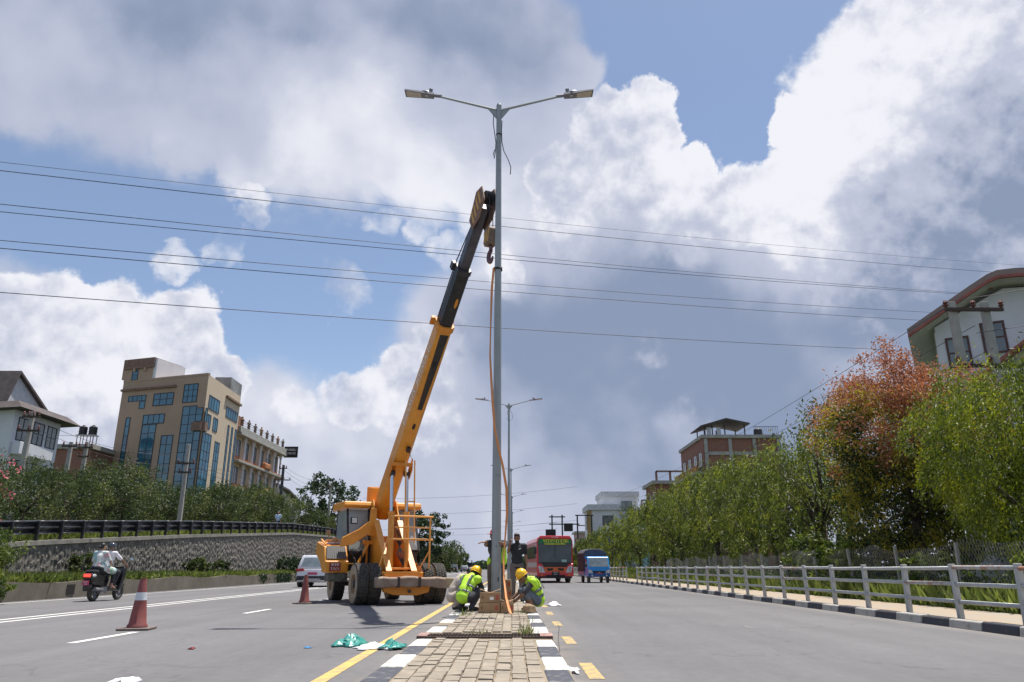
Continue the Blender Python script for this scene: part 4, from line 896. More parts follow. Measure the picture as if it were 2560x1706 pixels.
    c = MB(); c.ell(V['pelvis'], (.168 * g * girth, .128 * g * girth, .125), 16, 12, TM)
    for s in 'lr':
        cap(c, V['hip_' + s], V['kn_' + s], .100 * g * girth, .074 * g)
        an = V['kn_' + s].lerp(V['an_' + s], cuff); cap(c, V['kn_' + s], an, .074 * g, .056 * g)
        c.ell(V['hip_' + s], (.10 * g * girth,) * 3)
    skinned(c, 'trousers', trousers, t, .011, 3)
    if not bare:
        for s in 'lr':
            c = MB(); a_, o_ = V['an_' + s], V['toe_' + s]; cap(c, a_ + Vector((0, 0, -.035)), o_ + Vector((0, 0, .004)), .047, .036); cap(c, a_ + Vector((0, 0, .01)), a_ + Vector((0, 0, -.035)), .046, .05); skinned(c, 'shoe', shoes, t, .010, 2)
    # hair, helmet or cap
    if hair in ('short', 'bun', 'thick'):
        c = MB(); c.ell(P(0, -.018, .030), (.083, .092, .096), 16, 12, H); c.ell(P(0, -.03, -.01), (.080, .075, .07), 14, 10, H)
        if hair == 'thick': c.ell(P(0, .02, .085), (.078, .075, .042), 14, 10, H); c.ell(P(.02, .05, .078), (.055, .045, .035), 12, 8, H)
        if hair == 'bun': c.ell(P(0, -.125, -.01), (.04, .038, .045), 12, 8, H)
        skinned(c, 'hair', M_hair, t, .009, 2)
    if hair == 'bald':
        c = MB(); c.ell(P(0, -.03, .0), (.080, .078, .075), 14, 10, H); skinned(c, 'hair', M_hair, t, .009, 2)
    if hair == 'helmet':
        c = MB(); c.lathe([(.118, .005), (.120, .03), (.112, .075), (.085, .115), (.045, .138), (.001, .145)], 20, P(0, -.008, .022), H, caps=False)
        hs = c.build('helmet', M_helm, t, True); hs.modifiers.new('solid', 'SOLIDIFY').thickness = .006
        c = MB(); n = 20; vs = []
        for k in range(n):
            a = 2 * math.pi * k / n; ext = .012 + .048 * max(0, math.sin(a)) ** 1.5
            vs += [P(.116 * math.cos(a), -.008 + .116 * math.sin(a), .030), P((.116 + ext) * math.cos(a), -.008 + (.116 + ext) * math.sin(a), .018)]
        c.add(vs, [(2 * k, 2 * k + 1, (2 * k + 3) % (2 * n), (2 * k + 2) % (2 * n)) for k in range(n)]); br_ = c.build('brim', M_helm, hs, True); br_.modifiers.new('solid', 'SOLIDIFY').thickness = .006
        c = MB()
        for x in (-.03, 0, .03): c.tube([P(x, .10, .09), P(x, .06, .142), P(x, 0, .170), P(x, -.06, .150), P(x, -.105, .09)], .008, 6)
        c.build('ridge', M_helm, hs, True)
        c = MB(); c.ell(P(0, -.03, -.01), (.081, .078, .06), 14, 10, H); skinned(c, 'hair', M_hair, t, .009, 2)
    if vest:
        c = MB(); trunk(c, .024)
        for s in 'lr': c.ell(V['sh_' + s], (.078 * g,) * 3)
        v = skinned(c, 'vest', vest, t, .012, 3)
        L = (V['chest'] - V['pelvis']).length
        for q, rx, ry in ((.20, .192, .148), (.62, .196, .146)):
            cc = V['pelvis'].lerp(V['chest'], q); c = MB(); ring = []
            n = 28
            for zz in (-.022, .022):
                for k in range(n):
                    a = 2 * math.pi * k / n; ring.append(cc + TM @ Vector((rx * g * girth * math.cos(a), ry * g * girth * math.sin(a), zz)))
            c.add(ring, [(k, (k + 1) % n, n + (k + 1) % n, n + k) for k in range(n)]); o = c.build('reflective_band', M_refl, v, True); o.modifiers.new('solid', 'SOLIDIFY').thickness = .006
        for s in (-1, 1):
            c = MB(); pts = [V['chest'] + TM @ Vector((s * .105, y * (.135 + e_), z)) for y, z, e_ in ((-1, -.16, .012), (-1, -.02, .010), (-.75, .10, .012), (0, .175, .0), (.75, .10, .012), (1, -.02, .01), (1, -.16, .01))]
            for a_, b_ in zip(pts, pts[1:]): c.beam(a_, b_, .045, .010, up=(TM @ Vector((0, -1 if a_ == pts[0] else .0, 1))))
            c.build('shoulder_band', M_refl, v)
    return t, P
MZ = .165
# crouching worker with his back to the road, left of the pole, facing the pole
J = dict(pelvis=(-.10, 0, .27), waist=(-.05, .03, .40), chest=(.06, .10, .54), neck=(.17, .17, .68), head=(.27, .23, .715), face=(.75, .45, -.45), up=(.45, .1, .9),
         sh_l=(.02, .28, .62), sh_r=(.20, -.04, .60), el_l=(.22, .36, .42), el_r=(.34, .02, .40), wr_l=(.42, .26, .28), wr_r=(.48, .06, .22),
         hip_l=(-.12, .11, .25), hip_r=(-.02, -.10, .25), kn_l=(.18, .30, .44), kn_r=(.28, .0, .40), an_l=(-.06, .20, .07), an_r=(.04, -.08, .07), toe_l=(.10, .27, .03), toe_r=(.20, -.03, .03))
person('crouching worker in yellow helmet and lime vest with his back turned, beside the boxes', (-.90, 15.98, MZ), J, M_blackc, M_greyc, rz=R(28), hair='helmet', sleeve=.8, vest=M_viz, group='workers at the lamp pole')
# second crouching worker behind him in beige
J = dict(pelvis=(-.16, .05, .26), waist=(-.12, .07, .40), chest=(.0, .10, .56), neck=(.14, .14, .70), head=(.23, .17, .76), face=(.8, .2, -.5), up=(.5, 0, .85),
         sh_l=(.0, .28, .65), sh_r=(.10, -.06, .64), el_l=(.22, .30, .46), el_r=(.28, -.05, .42), wr_l=(.42, .2, .34), wr_r=(.45, .05, .30),
         hip_l=(-.14, .15, .25), hip_r=(-.12, -.05, .25), kn_l=(.18, .26, .45), kn_r=(.18, -.06, .43), an_l=(-.10, .20, .07), an_r=(-.10, -.06, .07), toe_l=(.08, .22, .03), toe_r=(.08, -.08, .03))
person('crouching bareheaded worker in beige clothes, behind the worker with the lime vest back', (-1.12, 16.65, MZ - .01), J, M_beige, M_beige, skin=M_skin2, hair='bald', sleeve=1.6, group='workers at the lamp pole')
# worker standing behind the pole with both arms round it
J = dict(pelvis=(-.02, .02, .90), waist=(-.02, .02, 1.05), chest=(-.02, .0, 1.24), neck=(-.02, -.02, 1.42), head=(-.055, -.03, 1.53), face=(-.75, -.65, -.05),
         sh_l=(.17, .0, 1.36), sh_r=(-.20, .0, 1.36), el_l=(.17, -.24, 1.30), el_r=(-.22, -.20, 1.33), wr_l=(.14, -.43, 1.34), wr_r=(-.22, -.40, 1.38),
         hip_l=(.08, .02, .88), hip_r=(-.11, .02, .88), kn_l=(.09, -.02, .48), kn_r=(-.12, .0, .48), an_l=(.09, .06, .08), an_r=(-.13, .05, .08), toe_l=(.11, -.10, .03), toe_r=(-.15, -.10, .03))
w3, P3 = person('standing worker in a red cap hugging the lamp pole from behind', (-.33, 16.62, MZ - .02), J, M_greyc, M_khaki, hair='short', sleeve=.9, group='workers at the lamp pole',
       hands={'l': dict(d=(-.75, -.5, .1), n=(.1, .9, 0), curl=.7), 'r': dict(d=(-.95, -.2, -.12), n=(0, .2, -1), curl=.25)})
vv = MB(); cap(vv, (.135, .0, 1.26), (.155, -.01, .98), .075, .07); cap(vv, (.13, .0, 1.34), (.135, 0, 1.25), .06, .075); skinned(vv, 'open_vest', M_viz, w3, .011, 3)
vv = MB(); cap(vv, (-.15, .0, 1.02), (-.16, 0, .95), .055, .055); skinned(vv, 'open_vest', M_viz, w3, .011, 3)
cc = MB(); Hh = frame((-.75, -.65, -.05), (0, 0, 1)); cc.lathe([(.092, .01), (.094, .04), (.075, .085), (.03, .105), (.001, .108)], 16, P3(0, -.005, .03), Hh, caps=False)
cc.hexa([P3(*q) for q in ((-.07, .07, .038), (.07, .07, .038), (.05, .17, .022), (-.05, .17, .022), (-.07, .07, .046), (.07, .07, .046), (.05, .17, .030), (-.05, .17, .030))]); cc.build('cap', mat('faded_red_cap', (.42, .09, .10), .8, var=.2), w3, True)
# man in black polo, one hand raised
J = dict(pelvis=(0, 0, .90), waist=(0, -.005, 1.06), chest=(.01, 0, 1.26), neck=(.01, -.01, 1.45), head=(.0, -.03, 1.585), face=(-.12, -1, -.12),
         sh_l=(.20, .01, 1.38), sh_r=(-.17, .0, 1.38), el_l=(.235, .05, 1.10), el_r=(-.23, -.10, 1.22), wr_l=(.25, .0, .86), wr_r=(-.185, -.20, 1.42),
         hip_l=(.09, 0, .88), hip_r=(-.09, 0, .88), kn_l=(.12, -.04, .48), kn_r=(-.10, -.02, .48), an_l=(.13, .03, .08), an_r=(-.11, .04, .08), toe_l=(.16, -.12, .03), toe_r=(-.14, -.11, .03))
w4, P4 = person('standing man in black polo shirt and taupe trousers, one hand raised', (.13, 20.2, MZ), J, M_blackc, M_khaki, hair='thick', sleeve=.62, group='workers at the lamp pole',
       hands={'l': dict(d=(.05, -.1, -1), n=(-1, 0, 0), curl=.5), 'r': dict(d=(.15, -.1, 1), n=(.7, -.5, 0), curl=1.2)})
bd_ = MB(); Hf = frame((-.12, -1, -.12), (0, 0, 1)); bd_.ell(P4(0, .038, -.072), (.058, .060, .050), 14, 10, Hf); skinned(bd_, 'beard', M_hair, w4, .008, 2)
bb = MB(); bb.box((.075, -.125, 1.305), (.06, .01, .018), M=Matrix.Rotation(-.35, 3, 'Y')); bb.build('chest_logo', M_pw, w4)
# crouching worker on the right reaching to the pole foot
J = dict(pelvis=(.16, .06, .21), waist=(.13, .03, .34), chest=(.06, -.02, .50), neck=(-.06, -.06, .62), head=(-.16, -.10, .66), face=(-.80, -.25, -.55), up=(-.5, -.1, .85),
         sh_l=(.05, -.20, .56), sh_r=(-.02, .12, .57), el_l=(-.14, -.27, .34), el_r=(-.22, .12, .36), wr_l=(-.34, -.18, .17), wr_r=(-.40, .06, .20),
         hip_l=(.14, -.06, .20), hip_r=(.14, .16, .20), kn_l=(-.12, -.20, .40), kn_r=(-.16, .10, .38), an_l=(.06, -.24, .07), an_r=(.0, .14, .07), toe_l=(-.12, -.27, .03), toe_r=(-.16, .12, .03))
person('crouching worker in yellow helmet and washed jeans reaching to the pole foot', (.37, 15.85, MZ), J, M_greyc, M_jean, hair='helmet', sleeve=.9, cuff=.45, vest=M_viz, bare=True, group='workers at the lamp pole')

# ------------------------------------------------------------------ scooter with two riders
SX, SY, SR = -13.0, 24.6, R(-6)
M_scb = mat('scooter_black', (.012, .012, .014), .22, .1, var=.2, coat=.5)
M_scg = mat('scooter_grey', (.22, .22, .23), .4, .3, var=.2)
sc = thing('scooter', 'black motor scooter with red tail light carrying two riders', 'scooter', (SX, SY, 0), SR)
def small_wheel(parent, c, r, w):
    k = bpy.data.objects.new('wheel', None); col.objects.link(k); k.parent = parent; k.location = c
    MX = Matrix.Rotation(R(90), 3, 'Y')
    b = MB(); b.lathe([(r * .66, -w / 2), (r * .9, -w / 2), (r, -w * .25), (r, w * .25), (r * .9, w / 2), (r * .66, w / 2)], 26, M=MX, caps=False); b.build('tyre', M_tyre, k, 40)
    b = MB(); b.lathe([(r * .68, -w * .35), (r * .6, -w * .3), (r * .6, w * .3), (r * .68, w * .35)], 26, M=MX, caps=False)
    for i in range(5):
        a = 2 * math.pi * i / 5; b.beam((0, 0, 0), (0, r * .62 * math.cos(a), r * .62 * math.sin(a)), .03, .03)
    b.lathe([(.05, -w * .5), (.05, w * .5)], 12, M=MX); b.build('rim', M_scg, k, 40)
    return k
small_wheel(sc, (0, -.30, .25), .25, .12); small_wheel(sc, (0, .95, .25), .25, .10)
b = MB(); b.prism([(-.72, .72), (-.62, .52), (-.30, .46), (.12, .42), (.16, .66), (-.1, .78), (-.55, .86), (-.70, .84)], -.15, .15, 'x'); b.prism([(.10, .42), (.10, .30), (.70, .28), (.74, .36), (.2, .42)], -.17, .17, 'x'); b.prism([(.66, .30), (.78, .32), (.98, .78), (.92, 1.02), (.82, 1.0), (.80, .72)], -.20, .20, 'x')
b.prism([(.78, .44), (1.0, .52), (1.22, .40), (1.0, .58)], -.08, .08, 'x'); Q(b, 'body', M_scb, sc, bev=.04, smooth=50)
b = MB(); b.prism([(-.66, .86), (-.2, .80), (.22, .76), (.26, .82), (-.15, .90), (-.62, .94)], -.15, .15, 'x'); Q(b, 'seat', M_blackc, sc, bev=.03)
b = MB(); b.box((0, -.715, .77), (.22, .05, .09)); tl = Q(b, 'tail_light', None, sc, bev=.015)
me_ = bpy.data.materials.new('lit_red_lamp'); me_.use_nodes = True; p_ = me_.node_tree.nodes['Principled BSDF']; p_.inputs['Base Color'].default_value = (.6, .02, .02, 1); p_.inputs['Emission Color'].default_value = (1, .05, .03, 1); p_.inputs['Emission Strength'].default_value = 1.6; tl.data.materials.append(me_)
for s in (-1, 1):
    b = MB(); b.ell((s * .155, -.60, .76), (.03, .10, .05), 10, 8); Q(b, 'indicator', mat('clear_indicator', (.5, .5, .5), .2), sc, smooth=True)
b = MB(); b.box((0, -.74, .555), (.22, .012, .15)); pl = Q(b, 'number_plate', mat('plate_crimson', (.45, .06, .12), .6), sc); words('plate_text', 'बा ९८', .06, M_pw, pl, (0, -.748, .58), (R(90), 0, 0)); words('plate_text', '२९६', .06, M_pw, pl, (0, -.748, .52), (R(90), 0, 0))
b = MB(); b.prism([(-.74, .46), (-.70, .30), (-.52, .42), (-.55, .56)], -.10, .10, 'x'); Q(b, 'rear_mudguard', M_scb, sc, bev=.02)
b = MB(); b.tube([(.17, -.50, .36), (.17, -.05, .34)], [.055, .05], 12); b.box((.15, -.1, .33), (.12, .3, .2)); Q(b, 'exhaust', M_scg, sc, smooth=40)
b = MB(); b.tube([(-.33, .74, 1.03), (-.1, .84, 1.02), (.1, .84, 1.02), (.33, .74, 1.03)], .018, 8); b.tube([(0, .85, 1.02), (0, 1.0, .45)], .03, 8); Q(b, 'handlebar', M_dark, sc, smooth=True)
for s in (-1, 1):
    k = MB(); k.tube([(s * .26, .80, 1.03), (s * .36, .84, 1.22)], .008, 6); k = Q(k, 'mirror', M_dark, sc)
    b = MB(); b.ell((s * .38, .84, 1.26), (.075, .02, .05), 12, 8); b.build('mirror_glass', mat('mirror_sky', (.5, .62, .68), .05, .9), k, True)
def ride(y0, arms, **k):
    J = dict(pelvis=(0, y0, .98), waist=(0, y0 + .03, 1.13), chest=(0, y0 + .08, 1.31), neck=(0, y0 + .10, 1.50), head=(0, y0 + .12, 1.635), face=(.35, 1, -.05),
             sh_l=(-.18, y0 + .08, 1.44), sh_r=(.18, y0 + .08, 1.44), hip_l=(-.10, y0 + .02, .96), hip_r=(.10, y0 + .02, .96))
    J.update(arms); return person(loc=(SX, SY, 0), J=J, rz=SR, **k)
J0 = dict(el_l=(-.30, .48, 1.22), el_r=(.32, .46, 1.22), wr_l=(-.33, .68, 1.07), wr_r=(.33, .68, 1.07), kn_l=(-.16, .56, .86), kn_r=(.17, .56, .86), an_l=(-.13, .44, .46), an_r=(.13, .44, .46), toe_l=(-.13, .62, .42), toe_r=(.13, .62, .42), face=(.1, 1, -.05))
rd, PR = ride(.18, J0, label='scooter rider in a white shirt and dark helmet', shirt=mat('white_cotton', (.66, .65, .70), .85, var=.08, scale=8, bump=.3, bscale=25), trousers=M_greyc, hair='none', sleeve=.75, group='people on the scooter')
b = MB(); Hr = frame((.1, 1, -.05), (0, 0, 1)); b.lathe([(.105, -.05), (.125, 0), (.128, .04), (.105, .10), (.05, .138), (.001, .145)], 18, PR(0, -.01, .01), Hr, caps=False); b.build('helmet', mat('dark_helmet', (.05, .055, .07), .2, .2, coat=.6), rd, True).modifiers.new('solid', 'SOLIDIFY').thickness = .01
M_flow = mat('floral_print', (.36, .52, .50), .85, c2=(.62, .64, .62), scale=16, detail=2, lo=.45, hi=.52)
nt = M_flow.node_tree; v_ = nt.nodes.new('ShaderNodeTexVoronoi'); v_.inputs['Scale'].default_value = 9; tcx = [n for n in nt.nodes if n.type == 'TEX_COORD'][0]; nt.links.new(tcx.outputs['Object'], v_.inputs['Vector'])
rp = nt.nodes.new('ShaderNodeValToRGB'); rp.color_ramp.interpolation = 'CONSTANT'; e_ = rp.color_ramp.elements
for k, (p, c) in enumerate(((0, (.62, .62, .60)), (.3, (.20, .45, .45)), (.45, (.55, .58, .55)), (.6, (.12, .34, .16)), (.72, (.60, .60, .62)), (.86, (.5, .18, .22)))):
    q = e_[k] if k < 2 else e_.new(p); q.position = p; q.color = c + (1,)
sp_ = nt.nodes.new('ShaderNodeSeparateColor'); nt.links.new(v_.outputs['Color'], sp_.inputs[0]); nt.links.new(sp_.outputs[0], rp.inputs[0])
mx_ = nt.nodes.new('ShaderNodeMix'); mx_.data_type = 'RGBA'; mx_.inputs[0].default_value = .6; old = [n for n in nt.nodes if n.type == 'MIX'][0]
nt.links.new(old.outputs[2], mx_.inputs[6]); nt.links.new(rp.outputs[0], mx_.inputs[7]); nt.links.new(mx_.outputs[2], nt.nodes['Principled BSDF'].inputs['Base Color'])
J1 = dict(el_l=(-.30, -.12, 1.18), el_r=(.30, -.12, 1.18), wr_l=(-.20, .08, 1.08), wr_r=(.20, .08, 1.08), kn_l=(-.22, .22, .86), kn_r=(.24, .22, .86), an_l=(-.24, .12, .46), an_r=(.26, .16, .44), toe_l=(-.24, .30, .41), toe_r=(.27, .34, .38))
ps, PP = ride(-.28, J1, label='scooter passenger in a green and white floral tunic', shirt=M_flow, trousers=M_blackc, skin=M_skin2, hair='bun', sleeve=.8, girth=1.22, bare=True, cuff=.7, group='people on the scooter')
b = MB(); b.ell((0, -.20, 1.02), (.235, .22, .17), 16, 10); cap(b, (.12, -.20, .98), (.24, .16, .90), .13, .11); cap(b, (-.12, -.20, .98), (-.22, .16, .90), .13, .11); skinned(b, 'tunic_skirt', M_flow, ps, .012, 3)
# far walker on the upper road
J = dict(pelvis=(0, 0, .88), waist=(0, 0, 1.03), chest=(0, .0, 1.22), neck=(0, 0, 1.40), head=(0, .0, 1.53), face=(.2, -1, 0), sh_l=(.18, 0, 1.33), sh_r=(-.18, 0, 1.33), el_l=(.22, .03, 1.06), el_r=(-.22, .03, 1.06), wr_l=(.22, -.05, .84), wr_r=(-.22, .08, .84),
         hip_l=(.09, 0, .86), hip_r=(-.09, 0, .86), kn_l=(.10, -.1, .47), kn_r=(-.10, .05, .47), an_l=(.10, -.1, .08), an_r=(-.10, .2, .10), toe_l=(.11, -.24, .03), toe_r=(-.11, .06, .05))
person('distant walker in pale blue shirt behind the black guard rail', (xw(60.5) - 1.1, 60.5, zt(60.5) + .02), J, mat('pale_blue_shirt', (.42, .55, .68), .85), M_greyc, sleeve=.7)

# ------------------------------------------------------------------ cones
M_cone = mat('faded_cone_red', (.235, .058, .050), .65, c2=(.165, .048, .046), scale=5)
M_coneb = mat('cone_band', (.55, .57, .60), .45, var=.12, scale=12)
def cone(loc, label, h, band, rz):
    t = thing('traffic_cone', label, 'traffic cone', loc, rz, 'traffic cones beside the crane')
    k = h / .88
    b = MB(); b.lathe([(.175 * k, .045), (.17 * k, .075), (.148 * k, .10), (.105 * k, .44 * k + .02), (.060 * k, .80 * k + .02), (.050 * k, .85 * k), (.052 * k, .88 * k), (.036 * k, .88 * k), (.034 * k, .80 * k)], 28, caps=False); b.build('cone_body', M_cone, t, 35)
    b = MB(); b.box((0, 0, .022), (.54 * k, .54 * k, .032)); b.build('base', mat('cone_base', (.20, .14, .12), .85, c2=(.12, .11, .105), scale=9), t, bev=.012)
    if band:
        b = MB(); b.lathe([(.0995 * k + .003, .50 * k), (.083 * k + .003, .635 * k)], 28, caps=False); b.build('reflective_band', M_coneb, t, True)
    return t
cone((-6.33, 13.35, 0), 'tall faded red traffic cone with a white band', .83, True, R(8))
cone((-6.02, 22.7, 0), 'plain red traffic cone beside the crane bonnet', .80, False, R(-20))

# ------------------------------------------------------------------ boxes, rock, litter round the pole
M_card = mat('cardboard', (.37, .235, .125), .9, c2=(.30, .19, .10), scale=5, bump=.15)
M_tape = mat('parcel_tape', (.42, .30, .17), .35, var=.1)
M_print = mat('carton_print', (.36, .08, .05), .8, var=.2)
def carton(label, c, d, rz, lab=False, flap=False):
    t = thing('cardboard_box', label, 'cardboard box', c, rz, 'cartons at the pole foot')
    b = MB(); b.box((0, 0, d[2] / 2), d); b.build('carton', M_card, t, bev=.006)
    b = MB(); b.box((0, 0, d[2] + .0015), (d[0] * 1.002, .05, .003)); b.build('tape', M_tape, t)
    b = MB(); b.box((d[0] * .33, -d[1] / 2 - .001, d[2] * .5), (.055, .002, .085)); b.build('printed_mark', M_print, t)
    b = MB(); b.box((-d[0] * .36, -d[1] / 2 - .001, d[2] * .5), (.03, .002, .06)); b.build('printed_mark', mat('carton_ink', (.18, .11, .06), .8), t)
    if lab:
        b = MB(); b.box((.03, -d[1] / 2 - .0015, d[2] * .42), (.075, .003, .055)); b.build('paper_label', M_pw, t)
    if flap:
        for s in (-1, 1):
            b = MB(); b.box((s * d[0] * .30, 0, d[2] + .03), (d[0] * .45, d[1] * .9, .005), M=Matrix.Rotation(s * -.35, 3, 'Y')); b.build('flap', M_card, t)
    return t
carton('lower carton of the two stacked in front of the pole', (-.43, 15.22, MZ + .005), (.41, .30, .185), R(-2))
carton('upper carton with a white paper label, on the stack before the pole', (-.425, 15.24, MZ + .192), (.40, .30, .185), R(2), True, True)
carton('single open carton under the dangling orange strap', (-.10, 15.20, MZ + .005), (.25, .30, .19), R(3), False, True)
carton('bottom carton of the stack behind the pole', (-.13, 17.0, MZ), (.28, .30, .20), R(-4))
carton('middle carton of the stack behind the pole', (-.15, 17.0, MZ + .202), (.27, .30, .19), R(3))
carton('top carton of the stack behind the pole', (-.155, 17.0, MZ + .394), (.27, .30, .19), R(-2))
def rock(label, c, s, m, seed):
    random.seed(seed); b = MB(); b.ell((0, 0, 0), (1, 1, 1), 9, 6); vs = []
    for p in b.v:
        k = 1 + random.uniform(-.16, .16); vs.append((p[0] * s[0] * k, p[1] * s[1] * k, max(-.5 * s[2], p[2] * s[2] * k)))
    b.v = vs; return tag(b.build('rock', m, None, False, .012, c), label, 'rock')
rock('brown sandstone lump beside the crouching worker on the kerb', (.33, 15.35, MZ + .06), (.135, .11, .11), mat('sandstone', (.36, .255, .155), .95, c2=(.27, .19, .12), scale=8, bump=.8, bscale=30), 3)
def crumple(name, label, c, s, m, seed, cat='litter', n=10, hgt=.08, top=True):
    """A crumpled sheet lying on the road: folded grid with thickness."""
    random.seed(seed); b = MB(); vs = []
    for i in range(n + 1):
        for j in range(n + 1):
            u, v = i / n - .5, j / n - .5; r = max(abs(u), abs(v)) * 2
            z = hgt * (1 - r * r) * (.55 + .45 * math.sin(7 * u + seed) * math.cos(6 * v + seed * 2)) + random.uniform(0, hgt * .45) * (1 - r * .7)
            w = 1 + .22 * math.sin(5 * math.atan2(v, u) + seed)
            vs.append((u * s[0] * w + random.uniform(-.02, .02), v * s[1] * w + random.uniform(-.02, .02), max(.004, z)))
    b.add(vs, [(i * (n + 1) + j, (i + 1) * (n + 1) + j, (i + 1) * (n + 1) + j + 1, i * (n + 1) + j + 1) for i in range(n) for j in range(n)])
    o = b.build(name, m, None, 50, 0, c); o.modifiers.new('solid', 'SOLIDIFY').thickness = .002
    return tag(o, label, cat, 'litter on the road')
M_teal = mat('teal_plastic', (.03, .20, .19), .35, c2=(.05, .30, .24), scale=8)
M_wpl = mat('white_plastic', (.70, .70, .70), .5, var=.1, scale=8)
crumple('plastic_bag', 'crumpled teal plastic bag on the road beside the yellow line', (-2.17, 10.75, .004), (.36, .60), M_teal, 2, hgt=.15, n=16)
crumple('plastic_sheet', 'torn white plastic sheet lying across the yellow line', (-1.78, 10.35, .008), (.46, .5), M_wpl, 5, hgt=.06)
crumple('plastic_bag', 'small teal bag scrap on top of the white plastic sheet', (-1.53, 10.28, .02), (.28, .40), M_teal, 9, hgt=.085, n=14)
crumple('plastic_bag', 'thin white bag on the road behind the jeans worker', (1.13, 21.5, .004), (.36, .5), M_wpl, 4, hgt=.11)
crumple('plastic_scrap', 'white scrap by the yellow dashes near the kerb', (.60, 8.1, .004), (.14, .4), M_wpl, 7, hgt=.05, n=7)
crumple('plastic_scrap', 'white scrap at the bottom edge of the road', (-3.52, 7.36, .004), (.22, .2), M_wpl, 8, hgt=.06, n=7)
crumple('wrapper', 'small blue wrapper on the asphalt', (-2.65, 10.35, .004), (.09, .10), mat('blue_wrapper', (.05, .22, .45), .4), 3, hgt=.02, n=5)
crumple('wrapper', 'small dark red wrapper alone on the asphalt', (-4.1, 10.2, .004), (.07, .09), mat('red_wrapper', (.22, .04, .04), .5), 6, hgt=.03, n=5)

# ------------------------------------------------------------------ vehicles
M_vblack = mat('vehicle_trim', (.02, .02, .022), .5, var=.2)
M_vglass = mat('car_glass', (.045, .06, .065), .06, 0, var=.1, spec=.9)
M_vglass2 = mat('sky_tinted_glass', (.16, .20, .22), .05, 0, var=.25, scale=2, spec=.9)  # paler copy of the car glass, reflected sky put into its colour
M_red = mat('tail_red', (.40, .015, .02), .2, var=.15)
M_lampw = mat('headlamp', (.52, .54, .56), .12, .2, var=.2, scale=12)
M_alloy = mat('alloy', (.35, .35, .36), .4, .6)
def car_wheel(parent, c, r, w):
    k = bpy.data.objects.new('wheel', None); col.objects.link(k); k.parent = parent; k.location = c
    MX = Matrix.Rotation(R(90), 3, 'Y')
    b = MB(); b.lathe([(r * .62, -w / 2), (r * .92, -w / 2), (r, -w * .32), (r, w * .32), (r * .92, w / 2), (r * .62, w / 2)], 24, M=MX, caps=False); b.build('tyre', M_tyre, k, 40)
    b = MB(); b.lathe([(r * .64, -w * .40), (r * .2, -w * .28), (r * .2, w * .28), (r * .64, w * .40)], 20, M=MX); b.build('rim', M_alloy, k, 40)
    return k
